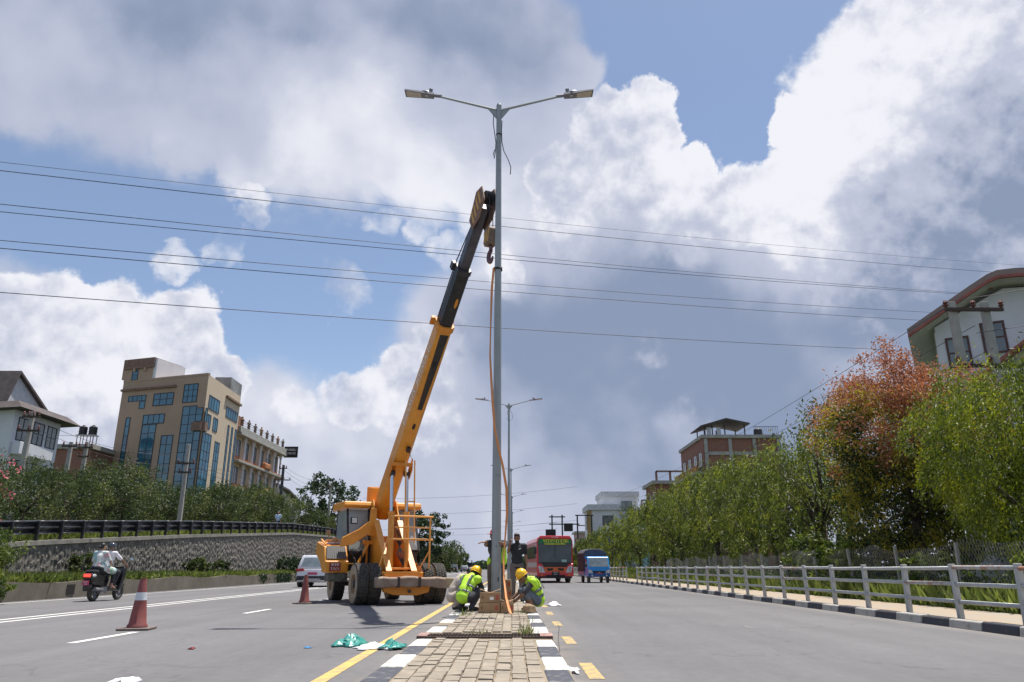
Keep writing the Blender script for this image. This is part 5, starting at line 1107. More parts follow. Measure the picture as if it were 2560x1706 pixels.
def suv(label, loc, rz, paint, W=1.82, L=4.3, Hh=1.66, detail=True, group='cars going away on the road', plate='plate_crimson'):
    """Local +y is forward; the tail faces the camera when rz = 0."""
    t = thing('car', label, 'car', loc, rz, group); w = W / 2
    secs = [(-L / 2, .86, .34, .62, .80), (-L / 2 + .10, .95, .26, .95, .97), (-L / 2 + .5, 1.0, .24, 1.02, 1.0), (0, 1.0, .24, 1.0, 1.0), (L / 2 - 1.1, 1.0, .24, .98, 1.0), (L / 2 - .3, .95, .26, .84, .97), (L / 2, .80, .36, .62, .85)]
    b = MB(); vs = []
    for y, k, z0, z1, k2 in secs:
        for x, z in ((-k * .92, z0), (k * .92, z0), (k, z0 + .22), (k, (z0 + z1) / 2 + .1), (k2 * .93, z1), (-k2 * .93, z1), (-k, (z0 + z1) / 2 + .1), (-k, z0 + .22)): vs.append((x * w, y, z))
    n = 8; b.add(vs, [(i * n + j, i * n + (j + 1) % n, (i + 1) * n + (j + 1) % n, (i + 1) * n + j) for i in range(len(secs) - 1) for j in range(n)] + [tuple(range(n - 1, -1, -1)), tuple((len(secs) - 1) * n + j for j in range(n))])
    body = b.build('body', paint, t, 40, .03)
    rf = [(-L / 2 + .12, .90, 1.0), (-L / 2 + .42, .76, Hh - .06), (-L / 2 + .8, .78, Hh), (.15, .76, Hh - .02), (.55, .73, Hh - .10), (L / 2 - 1.25, .88, .98)]
    b = MB(); vs = []
    for y, k, z in rf: vs += [(-k * w, y, z), (k * w, y, z)]
    zb = .97; vs2 = []
    b.add(vs + [(-.92 * w, y, zb) for y, k, z in rf] + [(.92 * w, y, zb) for y, k, z in rf], [(2 * i, 2 * i + 1, 2 * i + 3, 2 * i + 2) for i in range(5)] + [(2 * i, 2 * i + 2, 12 + i + 1, 12 + i) for i in range(5)] + [(2 * i + 1, 18 + i, 18 + i + 1, 2 * i + 3) for i in range(5)] + [(0, 12, 18, 1), (10, 11, 23, 17)] + [(12 + i, 12 + i + 1, 18 + i + 1, 18 + i) for i in range(5)])
    cab_ = b.build('cabin', paint, t, 30, .03)
    e = .012
    b = MB(); b.hexa([(-.72 * w, -L / 2 + .16, 1.06), (.72 * w, -L / 2 + .16, 1.06), (.62 * w, -L / 2 + .40, Hh - .14), (-.62 * w, -L / 2 + .40, Hh - .14), (-.72 * w, -L / 2 + .13, 1.06), (.72 * w, -L / 2 + .13, 1.06), (.62 * w, -L / 2 + .37, Hh - .14), (-.62 * w, -L / 2 + .37, Hh - .14)]); b.build('rear_window', M_vglass2, cab_)
    b = MB(); b.hexa([(-.70 * w, .72, Hh - .20), (.70 * w, .72, Hh - .20), (.80 * w, L / 2 - 1.30, 1.02), (-.80 * w, L / 2 - 1.30, 1.02), (-.70 * w, .75, Hh - .18), (.70 * w, .75, Hh - .18), (.80 * w, L / 2 - 1.27, 1.04), (-.80 * w, L / 2 - 1.27, 1.04)]); b.build('windscreen', M_vglass, cab_)
    for s in (-1, 1):
        for y0, y1 in ((-1.55, -.72), (-.64, .25)):
            b = MB(); b.hexa([(s * .905 * w, y0, 1.06), (s * .905 * w, y1, 1.06), (s * .80 * w, y1 - .02, Hh - .16), (s * .80 * w, y0 + .12, Hh - .16), (s * .93 * w, y0, 1.06), (s * .93 * w, y1, 1.06), (s * .825 * w, y1 - .02, Hh - .16), (s * .825 * w, y0 + .12, Hh - .16)]); b.build('side_window', M_vglass, cab_)
        b = MB(); b.hexa([(s * .52 * w, -L / 2 + .02, .86), (s * 1.0 * w, -L / 2 + .10, .90), (s * 1.0 * w, -L / 2 + .3, .98), (s * .55 * w, -L / 2 + .12, .97), (s * .52 * w, -L / 2 - .0, .80), (s * 1.005 * w, -L / 2 + .08, .82), (s * 1.01 * w, -L / 2 + .30, .92), (s * .55 * w, -L / 2 + .06, .96)])
        b = MB(); b.prism([(s * .48 * w, .84), (s * .95 * w, .80), (s * .99 * w, .93), (s * .55 * w, .95)], -L / 2 + .02, -L / 2 + .13, 'y'); b.build('tail_light', M_red, t, bev=.01)
        b = MB(); b.prism([(s * .55 * w, .70), (s * .92 * w, .74), (s * .92 * w, .86), (s * .6 * w, .80)], L / 2 - .10, L / 2 - .02, 'y'); b.build('headlight', M_lampw, t)
        for y in (-L / 2 + .82, L / 2 - .82): car_wheel(t, (s * (w - .11), y, .34), .34, .22)
        b = MB(); b.ell((s * (w + .09), .62, 1.10), (.10, .06, .07), 10, 8); b.build('mirror', paint, t, True)
        b = MB(); b.tube([(s * .60 * w, -1.5, Hh + .01), (s * .60 * w, -1.4, Hh + .05), (s * .60 * w, 0, Hh + .05), (s * .60 * w, .1, Hh)], .02, 6); b.build('roof_rail', M_vblack, t, True)
    b = MB(); b.box((0, -L / 2 + .03, .47), (W * .90, .16, .22)); b.build('rear_bumper', M_vblack, t, bev=.03)
    b = MB(); b.box((0, -L / 2 - .02, .40), (W * .5, .12, .10)); b.build('skid_plate', M_alloy, t, bev=.02)
    b = MB(); b.box((0, -L / 2 - .002, .70), (.5, .02, .12)); b.build('number_plate', MATS[plate], t)
    return t
M_wcar = mat('white_car_paint', (.66, .67, .70), .25, var=.03, coat=.5)
suv('white car on the road partly hidden by the orange crane', (-10.75, 43.6, 0), R(2), M_wcar)
suv('dark blue car driving away beyond the crane', (-12.55, 166, 0), 0, mat('navy_car', (.022, .028, .055), .25, .2, coat=.5))
suv('pale silver car next to the dark blue one', (-11.5, 188, 0), 0, mat('silver_car', (.50, .55, .58), .28, .3, coat=.4), Hh=1.5)
suv('grey car roof showing above the crane wheel', (-11.75, 116, 0), 0, mat('grey_car', (.30, .33, .33), .3, .3, coat=.4), Hh=1.6)
suv('white car parked behind the trees with a red lamp showing', (15.4, 24, .13), R(75), M_wcar, group='parked cars behind the trees')
suv('pale car parked far under the trees', (15.2, 40, .13), R(12), MATS['silver_car'], group='parked cars behind the trees')
# far lorry with an open rack body
lr = thing('lorry', 'distant lorry with open rack body beyond the cars', 'lorry', (-12.4, 218, 0)); b = MB(); b.box((0, 0, 1.0), (2.2, 5.5, .3)); b.box((0, 2.9, 1.6), (2.1, 1.5, 1.6)); b.build('chassis', M_vblack, lr)
b = MB()
for x in (-1.08, 1.08):
    for y in (-2.7, -.9, .9, 2.0): b.box((x, y, 2.0), (.07, .07, 1.9))
    for z in (1.5, 2.2, 2.95): b.box((x, -.3, z), (.05, 4.9, .06))
for z in (1.5, 2.2, 2.95): b.box((0, -2.7, z), (2.2, .05, .06))
b.build('rack', M_vblack, lr)
for x in (-.9, .9):
    for y in (-1.8, 2.6): car_wheel(lr, (x, y, .48), .48, .3)
# --- bus (local -y is its front)
bus = thing('bus', 'red bus with green and yellow destination board coming towards the workers', 'bus', (2.98, 53.2, 0), R(3.5))
M_bred = mat('bus_red', (.60, .03, .04), .3, var=.08, coat=.4); M_borg = mat('bus_orange', (.62, .13, .03), .35, var=.1)
BW, BL = 1.26, 9.6
b = MB(); b.prism([(-BW, .45), (BW, .45), (BW, 2.75), (BW * .92, 3.02), (BW * .70, 3.12), (-BW * .70, 3.12), (-BW * .92, 3.02), (-BW, 2.75)], .12, BL, 'y')
bb_ = Q(b, 'body', M_bred, bus, bev=.05)
b = MB(); b.prism([(-.02, .42), (-.06, .62), (-.03, 1.25), (.10, 1.32), (.14, .42)], -BW * .99, BW * .99, 'x'); Q(b, 'front_panel', M_bred, bus, bev=.04)
b = MB(); b.prism([(-BW * .82, 3.13), (-BW * .94, 2.92), (BW * .94, 2.92), (BW * .82, 3.13)], -.05, .3, 'y'); rfp = Q(b, 'roof_front', M_bred, bus, bev=.05)
words('roof_text', 'BE BLESSED', .10, M_pw, rfp, (0, -.06, 3.02), (R(90), 0, 0), .002)
b = MB(); b.hexa([(-BW * .90, .0, 1.30), (BW * .90, .0, 1.30), (BW * .93, .09, 2.60), (-BW * .93, .09, 2.60), (-BW * .90, .05, 1.30), (BW * .90, .05, 1.30), (BW * .93, .13, 2.60), (-BW * .93, .13, 2.60)]); ws = Q(b, 'windscreen', mat('bus_glass', (.05, .065, .07), .12, var=.3, scale=1.2, spec=.6), bus)
b = MB(); b.box((0, .05, 1.95), (.03, .06, 1.3)); b.build('centre_bar', M_vblack, ws)
b = MB(); b.hexa([(-BW * .93, .02, 2.60), (BW * .93, .02, 2.60), (BW * .90, .06, 2.93), (-BW * .90, .06, 2.93), (-BW * .93, .11, 2.60), (BW * .93, .11, 2.60), (BW * .90, .14, 2.93), (-BW * .90, .14, 2.93)]); sg_ = Q(b, 'destination_board', mat('board_green', (.01, .16, .06), .5, var=.2), bus)
words('board_text', 'चारपार्क', .38, mat('board_yellow', (.75, .70, .03), .5), sg_, (.06, .025, 2.76), (R(87), 0, 0), .004, sx=1.45)
b = MB(); b.box((0, -.0, 2.57), (1.5, .03, .05)); b.build('board_edge', MATS['board_yellow'], sg_)
b = MB(); b.prism([(-BW * .80, 1.36), (-BW * .62, 1.04), (BW * .62, 1.04), (BW * .80, 1.36)], -.055, .02, 'y'); Q(b, 'wiper_panel', M_vblack, bus, bev=.01)
b = MB(); b.prism([(-.82, 1.04), (-.70, .72), (.70, .72), (.82, 1.04)], -.08, -.02, 'y'); og = Q(b, 'grille_panel', M_borg, bus, bev=.02)
for s in (-1, 1):
    b = MB(); b.prism([(s * .60, .96), (s * .14, .96), (s * .20, .82), (s * .54, .80)], -.095, -.06, 'y'); b.build('grille_slot', M_dark, og)
    b = MB(); b.prism([(s * BW * .94, 1.12), (s * BW * .70, 1.08), (s * BW * .56, .66), (s * BW * .86, .68)], -.09, -.02, 'y'); hl_ = Q(b, 'headlight', M_lampw, bus, bev=.02)
    for z in (1.0, .84): 
        b = MB(); b.lathe([(.07, 0), (.05, .02)], 14, (s * BW * .78, -.09, z), Matrix.Rotation(R(90), 3, 'X')); b.build('lamp_bowl', M_alloy, hl_)
    b = MB(); b.box((s * (BW + .14), -.22, 2.12), (.16, .08, .46)); b.tube([(s * (BW + .1), -.18, 2.4), (s * BW * .95, .1, 2.6)], .02, 6); Q(b, 'mirror', M_vblack, bus, bev=.03)
    b = MB(); b.ell((s * BW * .74, -.05, .52), (.08, .03, .05)); Q(b, 'fog_lamp', mat('amber', (.6, .25, .05), .2), bus, smooth=True)
    b = MB()
    for k in range(7):
        wd = MB(); wd.box((s * (BW + .003), .95 + k * 1.22 + .55, 2.05), (.012, 1.08, .85)); wd.build('side_window', M_vglass, bus)
    for y in (1.6, 7.2): car_wheel(bus, (s * (BW - .2), y, .48), .48, .32)
    b = MB(); b.box((s * (BW + .002), BL / 2, 1.2), (.012, BL - .5, .35)); Q(b, 'side_stripe', mat('bus_side_grey', (.38, .34, .34), .5, var=.2), bus)
b = MB(); b.box((0, -.09, .62), (.52, .02, .24)); pl = Q(b, 'number_plate', M_vblack, bus); words('plate_text', 'बा ४ ख', .11, M_pw, pl, (0, -.104, .68), (R(90), 0, 0)); words('plate_text', '५७२८', .12, M_pw, pl, (0, -.104, .57), (R(90), 0, 0))
b = MB(); b.box((0, -.04, .46), (1.3, .06, .12)); Q(b, 'lower_grille', M_dark, bus)
b = MB(); b.box((0, .25, .40), (2.3, .5, .2)); Q(b, 'underframe', M_vblack, bus)
b = MB(); b.box((.62, -.012, 1.42), (.34, .01, .22)); b.build('route_card', mat('mint_card', (.35, .52, .46), .6), ws)
b = MB(); b.box((-.2, .6, 1.45), (1.9, .5, .12)); b.box((.7, 1.1, 1.75), (.5, .2, .9)); b.box((-.6, 1.6, 1.7), (.5, .2, .9)); Q(b, 'interior', M_greyc, bus)
# --- small blue truck with a tarpaulin hood
tk = thing('mini_truck', 'small bright blue truck with dark tarpaulin hood, next to the bus', 'truck', (5.95, 53.0, 0), R(5))
M_tb = mat('truck_blue', (.02, .27, .68), .3, var=.06, coat=.4); M_tarp = mat('tarpaulin', (.075, .075, .085), .8, var=.2, scale=4, bump=.4, bscale=8)
TW = .76
b = MB(); b.prism([(-.03, .42), (-.06, .62), (-.02, .98), (.28, 1.68), (.42, 1.74), (1.25, 1.74), (1.25, .42)], -TW, TW, 'x'); cb = Q(b, 'cab', M_tb, tk, bev=.05)
b = MB(); b.hexa([(-TW * .90, .0, 1.06), (TW * .90, .0, 1.06), (TW * .84, .255, 1.66), (-TW * .84, .255, 1.66), (-TW * .90, .05, 1.04), (TW * .90, .05, 1.04), (TW * .84, .30, 1.65), (-TW * .84, .30, 1.65)]); o = b.build('windscreen', M_vglass2, cb); o.location = (0, -.015, .01)
b = MB(); b.prism([(-TW * .60, .78), (TW * .60, .78), (TW * .46, .62), (-TW * .46, .62)], -.09, -.03, 'y'); g_ = b.build('grille', M_dark, cb)
b = MB(); b.lathe([(.035, 0), (.035, .015)], 12, (0, -.09, .70), Matrix.Rotation(R(90), 3, 'X')); b.build('badge', mat('brass_badge', (.5, .35, .1), .4, .5), g_)
for s in (-1, 1):
    b = MB(); b.prism([(s * TW * .98, .84), (s * TW * .66, .80), (s * TW * .54, .62), (s * TW * .95, .64)], -.085, -.02, 'y'); b.build('headlight', M_lampw, cb, bev=.015)
    b = MB(); b.box((s * TW * .80, -.045, .82), (.16, .03, .06)); b.build('indicator', M_red, cb)
    b = MB(); b.box((s * (TW + .13), -.02, 1.14), (.13, .06, .20)); b.tube([(s * (TW + .1), 0, 1.1), (s * TW, .12, 1.05)], .012, 6); b.build('mirror', M_vblack, cb, bev=.02)
    b = MB(); b.box((s * (TW + .003), .72, 1.32), (.01, .66, .52)); b.build('side_window', M_vglass, cb)
    for y in (.35, 2.55): car_wheel(tk, (s * (TW - .10), y, .27), .27, .16)
b = MB(); b.box((0, -.07, .50), (TW * 1.96, .12, .22)); Q(b, 'bumper', mat('bumper_blue', (.02, .08, .25), .4), tk, bev=.03)
for s in (-1, 1):
    b = MB(); b.ell((s * .5, -.135, .48), (.05, .02, .05)); Q(b, 'fog_lamp', M_lampw, tk, smooth=True)
b = MB(); b.box((0, -.095, .62), (.42, .015, .09)); Q(b, 'number_plate', MATS['plate_crimson'], tk)
b = MB(); b.prism([(-TW - .08, .75), (TW + .08, .75), (TW + .08, 1.98), (TW * .86, 2.18), (TW * .5, 2.27), (-TW * .5, 2.27), (-TW * .86, 2.18), (-TW - .08, 1.98)], 1.28, 3.75, 'y'); Q(b, 'tarpaulin', M_tarp, tk, bev=.05)
b = MB(); b.box((0, 2.5, .60), (1.58, 2.5, .30)); Q(b, 'load_bed', M_tb, tk)

# ------------------------------------------------------------------ buildings
M_tan = mat('tan_plaster', (.40, .285, .205), .9, c2=(.36, .255, .185), scale=.5, bump=.2, bscale=8)
M_cream = worn('stained_cream', (.55, .45, .33), (.24, .215, .18), .22, .68, .9, .10, 3)
M_brn = mat('brown_tile_band', (.20, .125, .095), .85, var=.25, scale=3)
M_bglass = mat('blue_curtain_glass', (.025, .11, .17), .06, .0, c2=(.04, .16, .235), scale=.35, spec=1.0, rnd=.22)
M_frame = mat('dark_window_frame', (.025, .03, .035), .5, var=.2)
M_wplast = mat('white_plaster', (.62, .63, .66), .85, var=.06, scale=.8, bump=.15)
M_brick = None
def brickmat(name='brick_wall', c1=(.28, .115, .075), c2=(.20, .085, .06), mo=(.26, .22, .19), s=4.0):
    m = mat(name, c1, .92); nt = m.node_tree; L = nt.links; b = nt.nodes['Principled BSDF']; t = nt.nodes.new('ShaderNodeTexCoord')
    sx = nt.nodes.new('ShaderNodeSeparateXYZ'); L.new(t.outputs['Object'], sx.inputs[0]); ad = nt.nodes.new('ShaderNodeMath'); ad.operation = 'ADD'; L.new(sx.outputs[0], ad.inputs[0]); L.new(sx.outputs[1], ad.inputs[1])
    cx = nt.nodes.new('ShaderNodeCombineXYZ'); L.new(ad.outputs[0], cx.inputs[0]); L.new(sx.outputs[2], cx.inputs[1])
    br = nt.nodes.new('ShaderNodeTexBrick'); br.inputs['Scale'].default_value = s; br.inputs['Color1'].default_value = c1 + (1,); br.inputs['Color2'].default_value = c2 + (1,); br.inputs['Mortar'].default_value = mo + (1,); br.inputs['Mortar Size'].default_value = .012
    L.new(cx.outputs[0], br.inputs[0]); L.new(br.outputs[0], b.inputs['Base Color']); return m
M_brick = brickmat()
M_roofd = mat('dark_roof_edge', (.085, .07, .068), .85, var=.25, scale=2)
class Face:
    """A wall plane: origin, horizontal unit direction u, outward normal n; rectangles given in metres along u and z."""
    def __init__(s, o, u, n): s.o, s.u, s.n = Vector(o), Vector(u).normalized(), Vector(n).normalized()
    def p(s, a, z, d=0.0): return s.o + s.u * a + Vector((0, 0, z)) + s.n * d
    def slab(s, b, a0, a1, z0, z1, d0, d1):
        return b.hexa([s.p(a0, z0, d0), s.p(a1, z0, d0), s.p(a1, z0, d1), s.p(a0, z0, d1), s.p(a0, z1, d0), s.p(a1, z1, d0), s.p(a1, z1, d1), s.p(a0, z1, d1)])
    def window(s, parent, a0, a1, z0, z1, nx=2, nz=2, glass=None, frame=None, d=.0, sill=None, fw=.06, proud=.05):
        """Frame with real mullions, recessed panes as sub-parts."""
        b = MB(); s.slab(b, a0, a0 + fw, z0, z1, d, d + proud); s.slab(b, a1 - fw, a1, z0, z1, d, d + proud); s.slab(b, a0 + fw, a1 - fw, z0, z0 + fw, d, d + proud); s.slab(b, a0 + fw, a1 - fw, z1 - fw, z1, d, d + proud)
        for i in range(1, nx): x = lerp(a0, a1, i / nx); s.slab(b, x - fw * .4, x + fw * .4, z0 + fw, z1 - fw, d, d + proud * .8)
        for i in range(1, nz): z = lerp(z0, z1, i / nz); s.slab(b, a0 + fw, a1 - fw, z - fw * .4, z + fw * .4, d, d + proud * .6)
        w = b.build('window', frame or M_frame, parent)
        for i in range(nx):
            for k in range(nz):
                b = MB(); xa, xb = lerp(a0, a1, i / nx), lerp(a0, a1, (i + 1) / nx); za, zb = lerp(z0, z1, k / nz), lerp(z0, z1, (k + 1) / nz); q = random.uniform(0, .006)
                s.slab(b, xa, xb, za, zb, d + .006 + q, d + .014 + q); b.build('pane', glass or M_bglass, w)
        if sill:
            b = MB(); s.slab(b, a0 - .08, a1 + .08, z0 - .12, z0, d, d + .14); b.build('sill', sill, w)
        return w
# --- tan office block
CXB, CYB, GZ, TOP = -34.7, 82.0, 3.0, 22.1
tan = thing('office_block', 'tall tan office block with blue glass strips behind the trees', 'building', (CXB, CYB, GZ))
uL = Vector((-math.cos(R(18)), math.sin(R(18)), 0)); nL = Vector((-math.sin(R(18)), -math.cos(R(18)), 0))
uR = Vector((-.035, 1, 0)).normalized(); nR = Vector((1, .035, 0)).normalized()
LW, RW, HB = 12.2, 11.6, TOP - GZ
FL, FR = Face((0, 0, 0), uL, nL), Face((0, 0, 0), uR, nR)
def quadpts(z): return [Vector((0, 0, z)), uR * RW + Vector((0, 0, z)), uR * RW + uL * LW + Vector((0, 0, z)), uL * LW + Vector((0, 0, z))]
b = MB(); b.hexa(quadpts(0) + quadpts(HB)); Q(b, 'wall', M_tan, tan)
b = MB(); FR.slab(b, .02, RW, 0, HB + .03, 0, .03); Q(b, 'side_wall', M_cream, tan)
# roof storey and parapet
b = MB(); FL.slab(b, 8.0, LW + .0, HB - .02, HB + 2.5, -4.5, .0); tw = Q(b, 'stair_tower', M_tan, tan)
b = MB(); FL.slab(b, 7.9, LW + .2, HB + 1.55, HB + 2.75, -4.5, .18); b.build('tower_band', M_brn, tw)
b = MB(); FL.slab(b, 7.6, 8.0, HB, HB + 2.6, -4.6, .0); b.build('tower_side', M_wplast, tw)
b = MB(); FL.slab(b, LW, LW + .5, HB + .4, HB + 1.7, -1.2, -.1); FL.slab(b, 9.0, 9.25, HB + 1.2, HB + 1.6, 0, .2); FL.slab(b, 10.6, 10.85, HB + 1.2, HB + 1.6, 0, .2); b.build('tower_bracket', M_tan, tw)
FL.window(tw, 10.2, 11.1, HB + .15, HB + 1.45, 1, 2)
b = MB(); FR.slab(b, 7.5, RW, HB, HB + 1.6, -2, .02); b.build('rear_parapet', worn('sooty_plaster', (.30, .31, .31), (.14, .14, .14), .5, .5, .9, .15, 3), tan)
b = MB(); FL.slab(b, 4.3, LW, 17.95, 18.2, 0, .28); Q(b, 'ledge', M_brn, tan)
b = MB(); FR.slab(b, 6.2, RW, 17.85, 18.1, .03, .32); Q(b, 'ledge', M_brn, tan)
b = MB(); FL.slab(b, 0, LW, HB - .02, HB + .22, -.3, .04); Q(b, 'parapet', M_tan, tan)
for a0, a1, z0, z1, nx, nz in ((1.2, 3.2, 16.0, 18.2, 3, 3), (4.5, 7.4, 15.9, 17.4, 3, 2), (10.3, 11.0, 3.0, 14.8, 1, 11), (6.4, 8.5, 2.5, 13.8, 2, 11), (5.4, 8.5, 13.8, 14.95, 4, 1), (3.8, 5.5, 1.5, 12.4, 2, 10), (1.0, 3.0, .8, 15.6, 2, 14)):
    FL.window(tan, a0, a1, z0, z1, nx, nz, fw=.09)
FL.window(tan, 8.5, 11.1, 16.65, 17.35, 4, 1); FL.window(tan, 8.5, 9.35, 15.7, 16.65, 1, 1)
# glazed corner above and below a brown spandrel
for a0, a1, z0, z1, nx, nz in ((.05, 1.0, 1.0, 12.6, 1, 11), (.05, 1.0, 13.7, 15.3, 1, 2)): FL.window(tan, a0, a1, z0, z1, nx, nz, d=.12, fw=.07)
for a0, a1, z0, z1, nx, nz in ((.05, 2.8, 5.4, 12.6, 3, 7), (.05, .7, 13.7, 15.3, 1, 2)): FR.window(tan, a0, a1, z0, z1, nx, nz, d=.12, fw=.07)
b = MB(); FL.slab(b, -.02, 1.3, 12.65, 13.65, 0, .30); FR.slab(b, -.02, .8, 12.65, 13.65, 0, .32); Q(b, 'spandrel', M_brn, tan)
b = MB(); FL.slab(b, -.02, 1.3, 3.6, 5.3, 0, .34); FR.slab(b, -.02, 1.0, 3.6, 5.3, 0, .36); Q(b, 'spandrel', M_brn, tan)
for a0, a1, z0, z1, nx, nz in ((.9, 4.4, 15.4, 17.0, 4, 1), (.9, 2.2, 13.2, 14.8, 2, 1), (3.0, 4.5, 13.2, 14.8, 2, 1), (6.8, 11.1, 15.6, 16.9, 5, 1), (8.0, 8.6, 3.0, 14.8, 1, 11), (9.4, 10.0, 3.0, 14.8, 1, 11), (10.8, 11.4, 3.0, 14.8, 1, 11), (4.3, 5.9, 1.0, 12.2, 2, 10), (.8, 2.6, 1.6, 3.2, 2, 1)):
    FR.window(tan, a0, a1, z0, z1, nx, nz, d=.03, fw=.08)
b = MB(); b.box((-10.6, 6, HB + 3.0), (1.0, 1.0, .7)); Q(b, 'roof_tank', M_roofd, tan, bev=.1)
# --- four-storey hotel with balconies behind it
GX, GY = -35.9, 95.0
hotel = thing('hotel_building', 'four-storey cream building with balconies and roof railing behind the tan block', 'building', (GX, GY, 3.4))
FH = Face((0, 0, 0), (0, 1, 0), (1, 0, 0)); HL, HHt = 19.0, 14.4
b = MB(); b.box((-5.5, HL / 2, HHt / 2), (11, HL, HHt)); Q(b, 'wall', M_cream, hotel)
M_terr = mat('terracotta_trim', (.42, .17, .07), .85, var=.2, scale=3)
for f in range(4):
    z = .4 + f * 3.5
    b = MB(); FH.slab(b, -.3, HL + .7, z + 3.15, z + 3.45, -.2, 1.05); Q(b, 'balcony_slab', M_concl, hotel, bev=.04)
    b = MB(); FH.slab(b, -.2, HL + .4, z - .02, z + .06, .02, .98); Q(b, 'slab_edge', M_terr, hotel)
    for k in range(6):
        a = .7 + k * 3.15
        if k in (3,):
            b = MB(); FH.slab(b, a - .3, a + 2.2, z, z + .95, .55, 1.15); bal = Q(b, 'balcony', M_terr, hotel, bev=.25)
            b = MB()
            for i in range(7): p = FH.p(a - .2 + i * .38, z + .95, 1.08); b.tube([p, p + Vector((0, 0, .55))], .02, 5)
            b.beam(FH.p(a - .3, z + 1.5, 1.08), FH.p(a + 2.2, z + 1.5, 1.08), .04, .04); b.build('balustrade', M_frame, bal)
        FH.window(hotel, a, a + 1.8, z + .55, z + 2.75, 3, 1, glass=mat('hotel_glass', (.10, .12, .13), .08, c2=(.2, .21, .2), scale=.8, spec=.9), sill=M_terr)
        b = MB(); p0 = FH.p(a + 2.5, z, .35); b.lathe([(.20, 0), (.15, .2), (.14, 2.5), (.26, 2.9), (.30, 3.15)], 10, p0); Q(b, 'column', M_wplast, hotel, smooth=35)
b = MB(); FH.slab(b, -.5, HL + .8, HHt - .05, HHt + .75, -.3, .95); Q(b, 'parapet', M_concl, hotel, bev=.05)
for k in range(8):
    p = FH.p(.4 + k * 2.55, HHt + .75, .7); b = MB(); b.box(p + Vector((0, 0, .35)), (.30, .30, .7)); b.lathe([(.10, .7), (.28, .85), (.24, 1.0), (.08, 1.15), (.12, 1.3), (.01, 1.4)], 10, p); Q(b, 'roof_post', mat('urn_brown', (.24, .15, .10), .9, var=.3) if k % 3 == 0 else mat('urn_grey', (.16, .14, .13), .9, var=.3), hotel)
b = MB()
for z in (.3, .6, .85): b.tube([FH.p(.4, HHt + .75 + z, .7), FH.p(.4 + 7 * 2.55, HHt + .75 + z, .7)], .025, 5)
Q(b, 'roof_railing', M_frame, hotel)
b = MB(); FH.slab(b, -1.2, .6, HHt + .0, HHt + 2.0, -2, .6); Q(b, 'brick_stub', M_brick, hotel)
sgn = MB(); sgn.box((1.6, HL + .8, HHt + .35), (2.1, .2, 1.7)); sgn = Q(sgn, 'sign_board', M_dark, hotel)
words('sign_text', 'PURBELI', .45, M_pw, sgn, (1.6, HL + .68, HHt + .68), (R(90), 0, 0)); words('sign_text', 'EVENTS', .45, M_pw, sgn, (1.6, HL + .68, HHt + .12), (R(90), 0, 0))
# --- white house at the far left with gable
wh = thing('white_house', 'white house with bands of windows and dark gabled eaves at the left edge', 'building', (-34.1, 50.0, 2.0), R(0))
FW1, FW2 = Face((0, 0, 0), (-1, .25, 0), (-.25, -1, 0)), Face((0, 0, 0), (-.03, 1, 0), (1, .03, 0))
b = MB(); a = [Vector((0, 0, 0)), Vector((-.17, 5.6, 0)), Vector((-15.2, 9.4, 0)), Vector((-15, 3.75, 0))]; b.hexa(a + [p + Vector((0, 0, 9.6)) for p in a]); Q(b, 'wall', M_wplast, wh)
b = MB(); b.hexa([Vector((1.0, -1.0, 9.4)), Vector((.9, 6.5, 9.4)), Vector((-15.5, 10.4, 9.4)), Vector((-15.2, 2.4, 9.4)), Vector((.2, -.2, 10.0)), Vector((.1, 5.8, 10.0)), Vector((-14.5, 9.6, 10.0)), Vector((-14.2, 3.5, 10.0))]); Q(b, 'eaves', M_roofd, wh)
b = MB(); b.prism([(.9, 9.95), (6.1, 9.95), (1.7, 12.4)], -3.6, -1.6, 'x'); gb = Q(b, 'gable', mat('grey_white_gable', (.45, .47, .50), .9, var=.08), wh)
b = MB(); b.hexa([(-1.3, .7, 9.8), (-1.3, 1.7, 12.42), (-3.8, 1.7, 12.42), (-3.8, .7, 9.8), (-1.3, .7, 10.0), (-1.3, 1.7, 12.6), (-3.8, 1.7, 12.6), (-3.8, .7, 10.0)]); b.hexa([(-1.3, 6.4, 9.8), (-1.3, 1.7, 12.42), (-3.8, 1.7, 12.42), (-3.8, 6.4, 9.8), (-1.3, 6.4, 10.0), (-1.3, 1.7, 12.6), (-3.8, 1.7, 12.6), (-3.8, 6.4, 10.0)]); b.build('gable_roof', M_roofd, gb)
M_hg = mat('house_glass', (.09, .11, .11), .08, c2=(.2, .22, .21), scale=.7, spec=.9)
for z in (1.4, 4.5, 7.4):
    FW2.window(wh, .5, 3.6, z, z + 1.6, 5, 2, glass=M_hg); FW2.window(wh, 4.0, 5.2, z, z + 1.6, 2, 2, glass=M_hg)
    b = MB(); FW2.slab(b, .2, 4.2, z - 1.0, z - .15, .0, .6); Q(b, 'balcony', M_wplast, wh, bev=.04)
FW1.window(wh, 3.0, 8.0, 6.7, 8.6, 4, 1, glass=M_hg); b = MB(); FW1.slab(b, 2.0, 15, 6.4, 6.7, 0, .9); FW1.slab(b, 2.0, 15, 6.7, 7.5, .8, .9); Q(b, 'balcony', M_brn, wh)
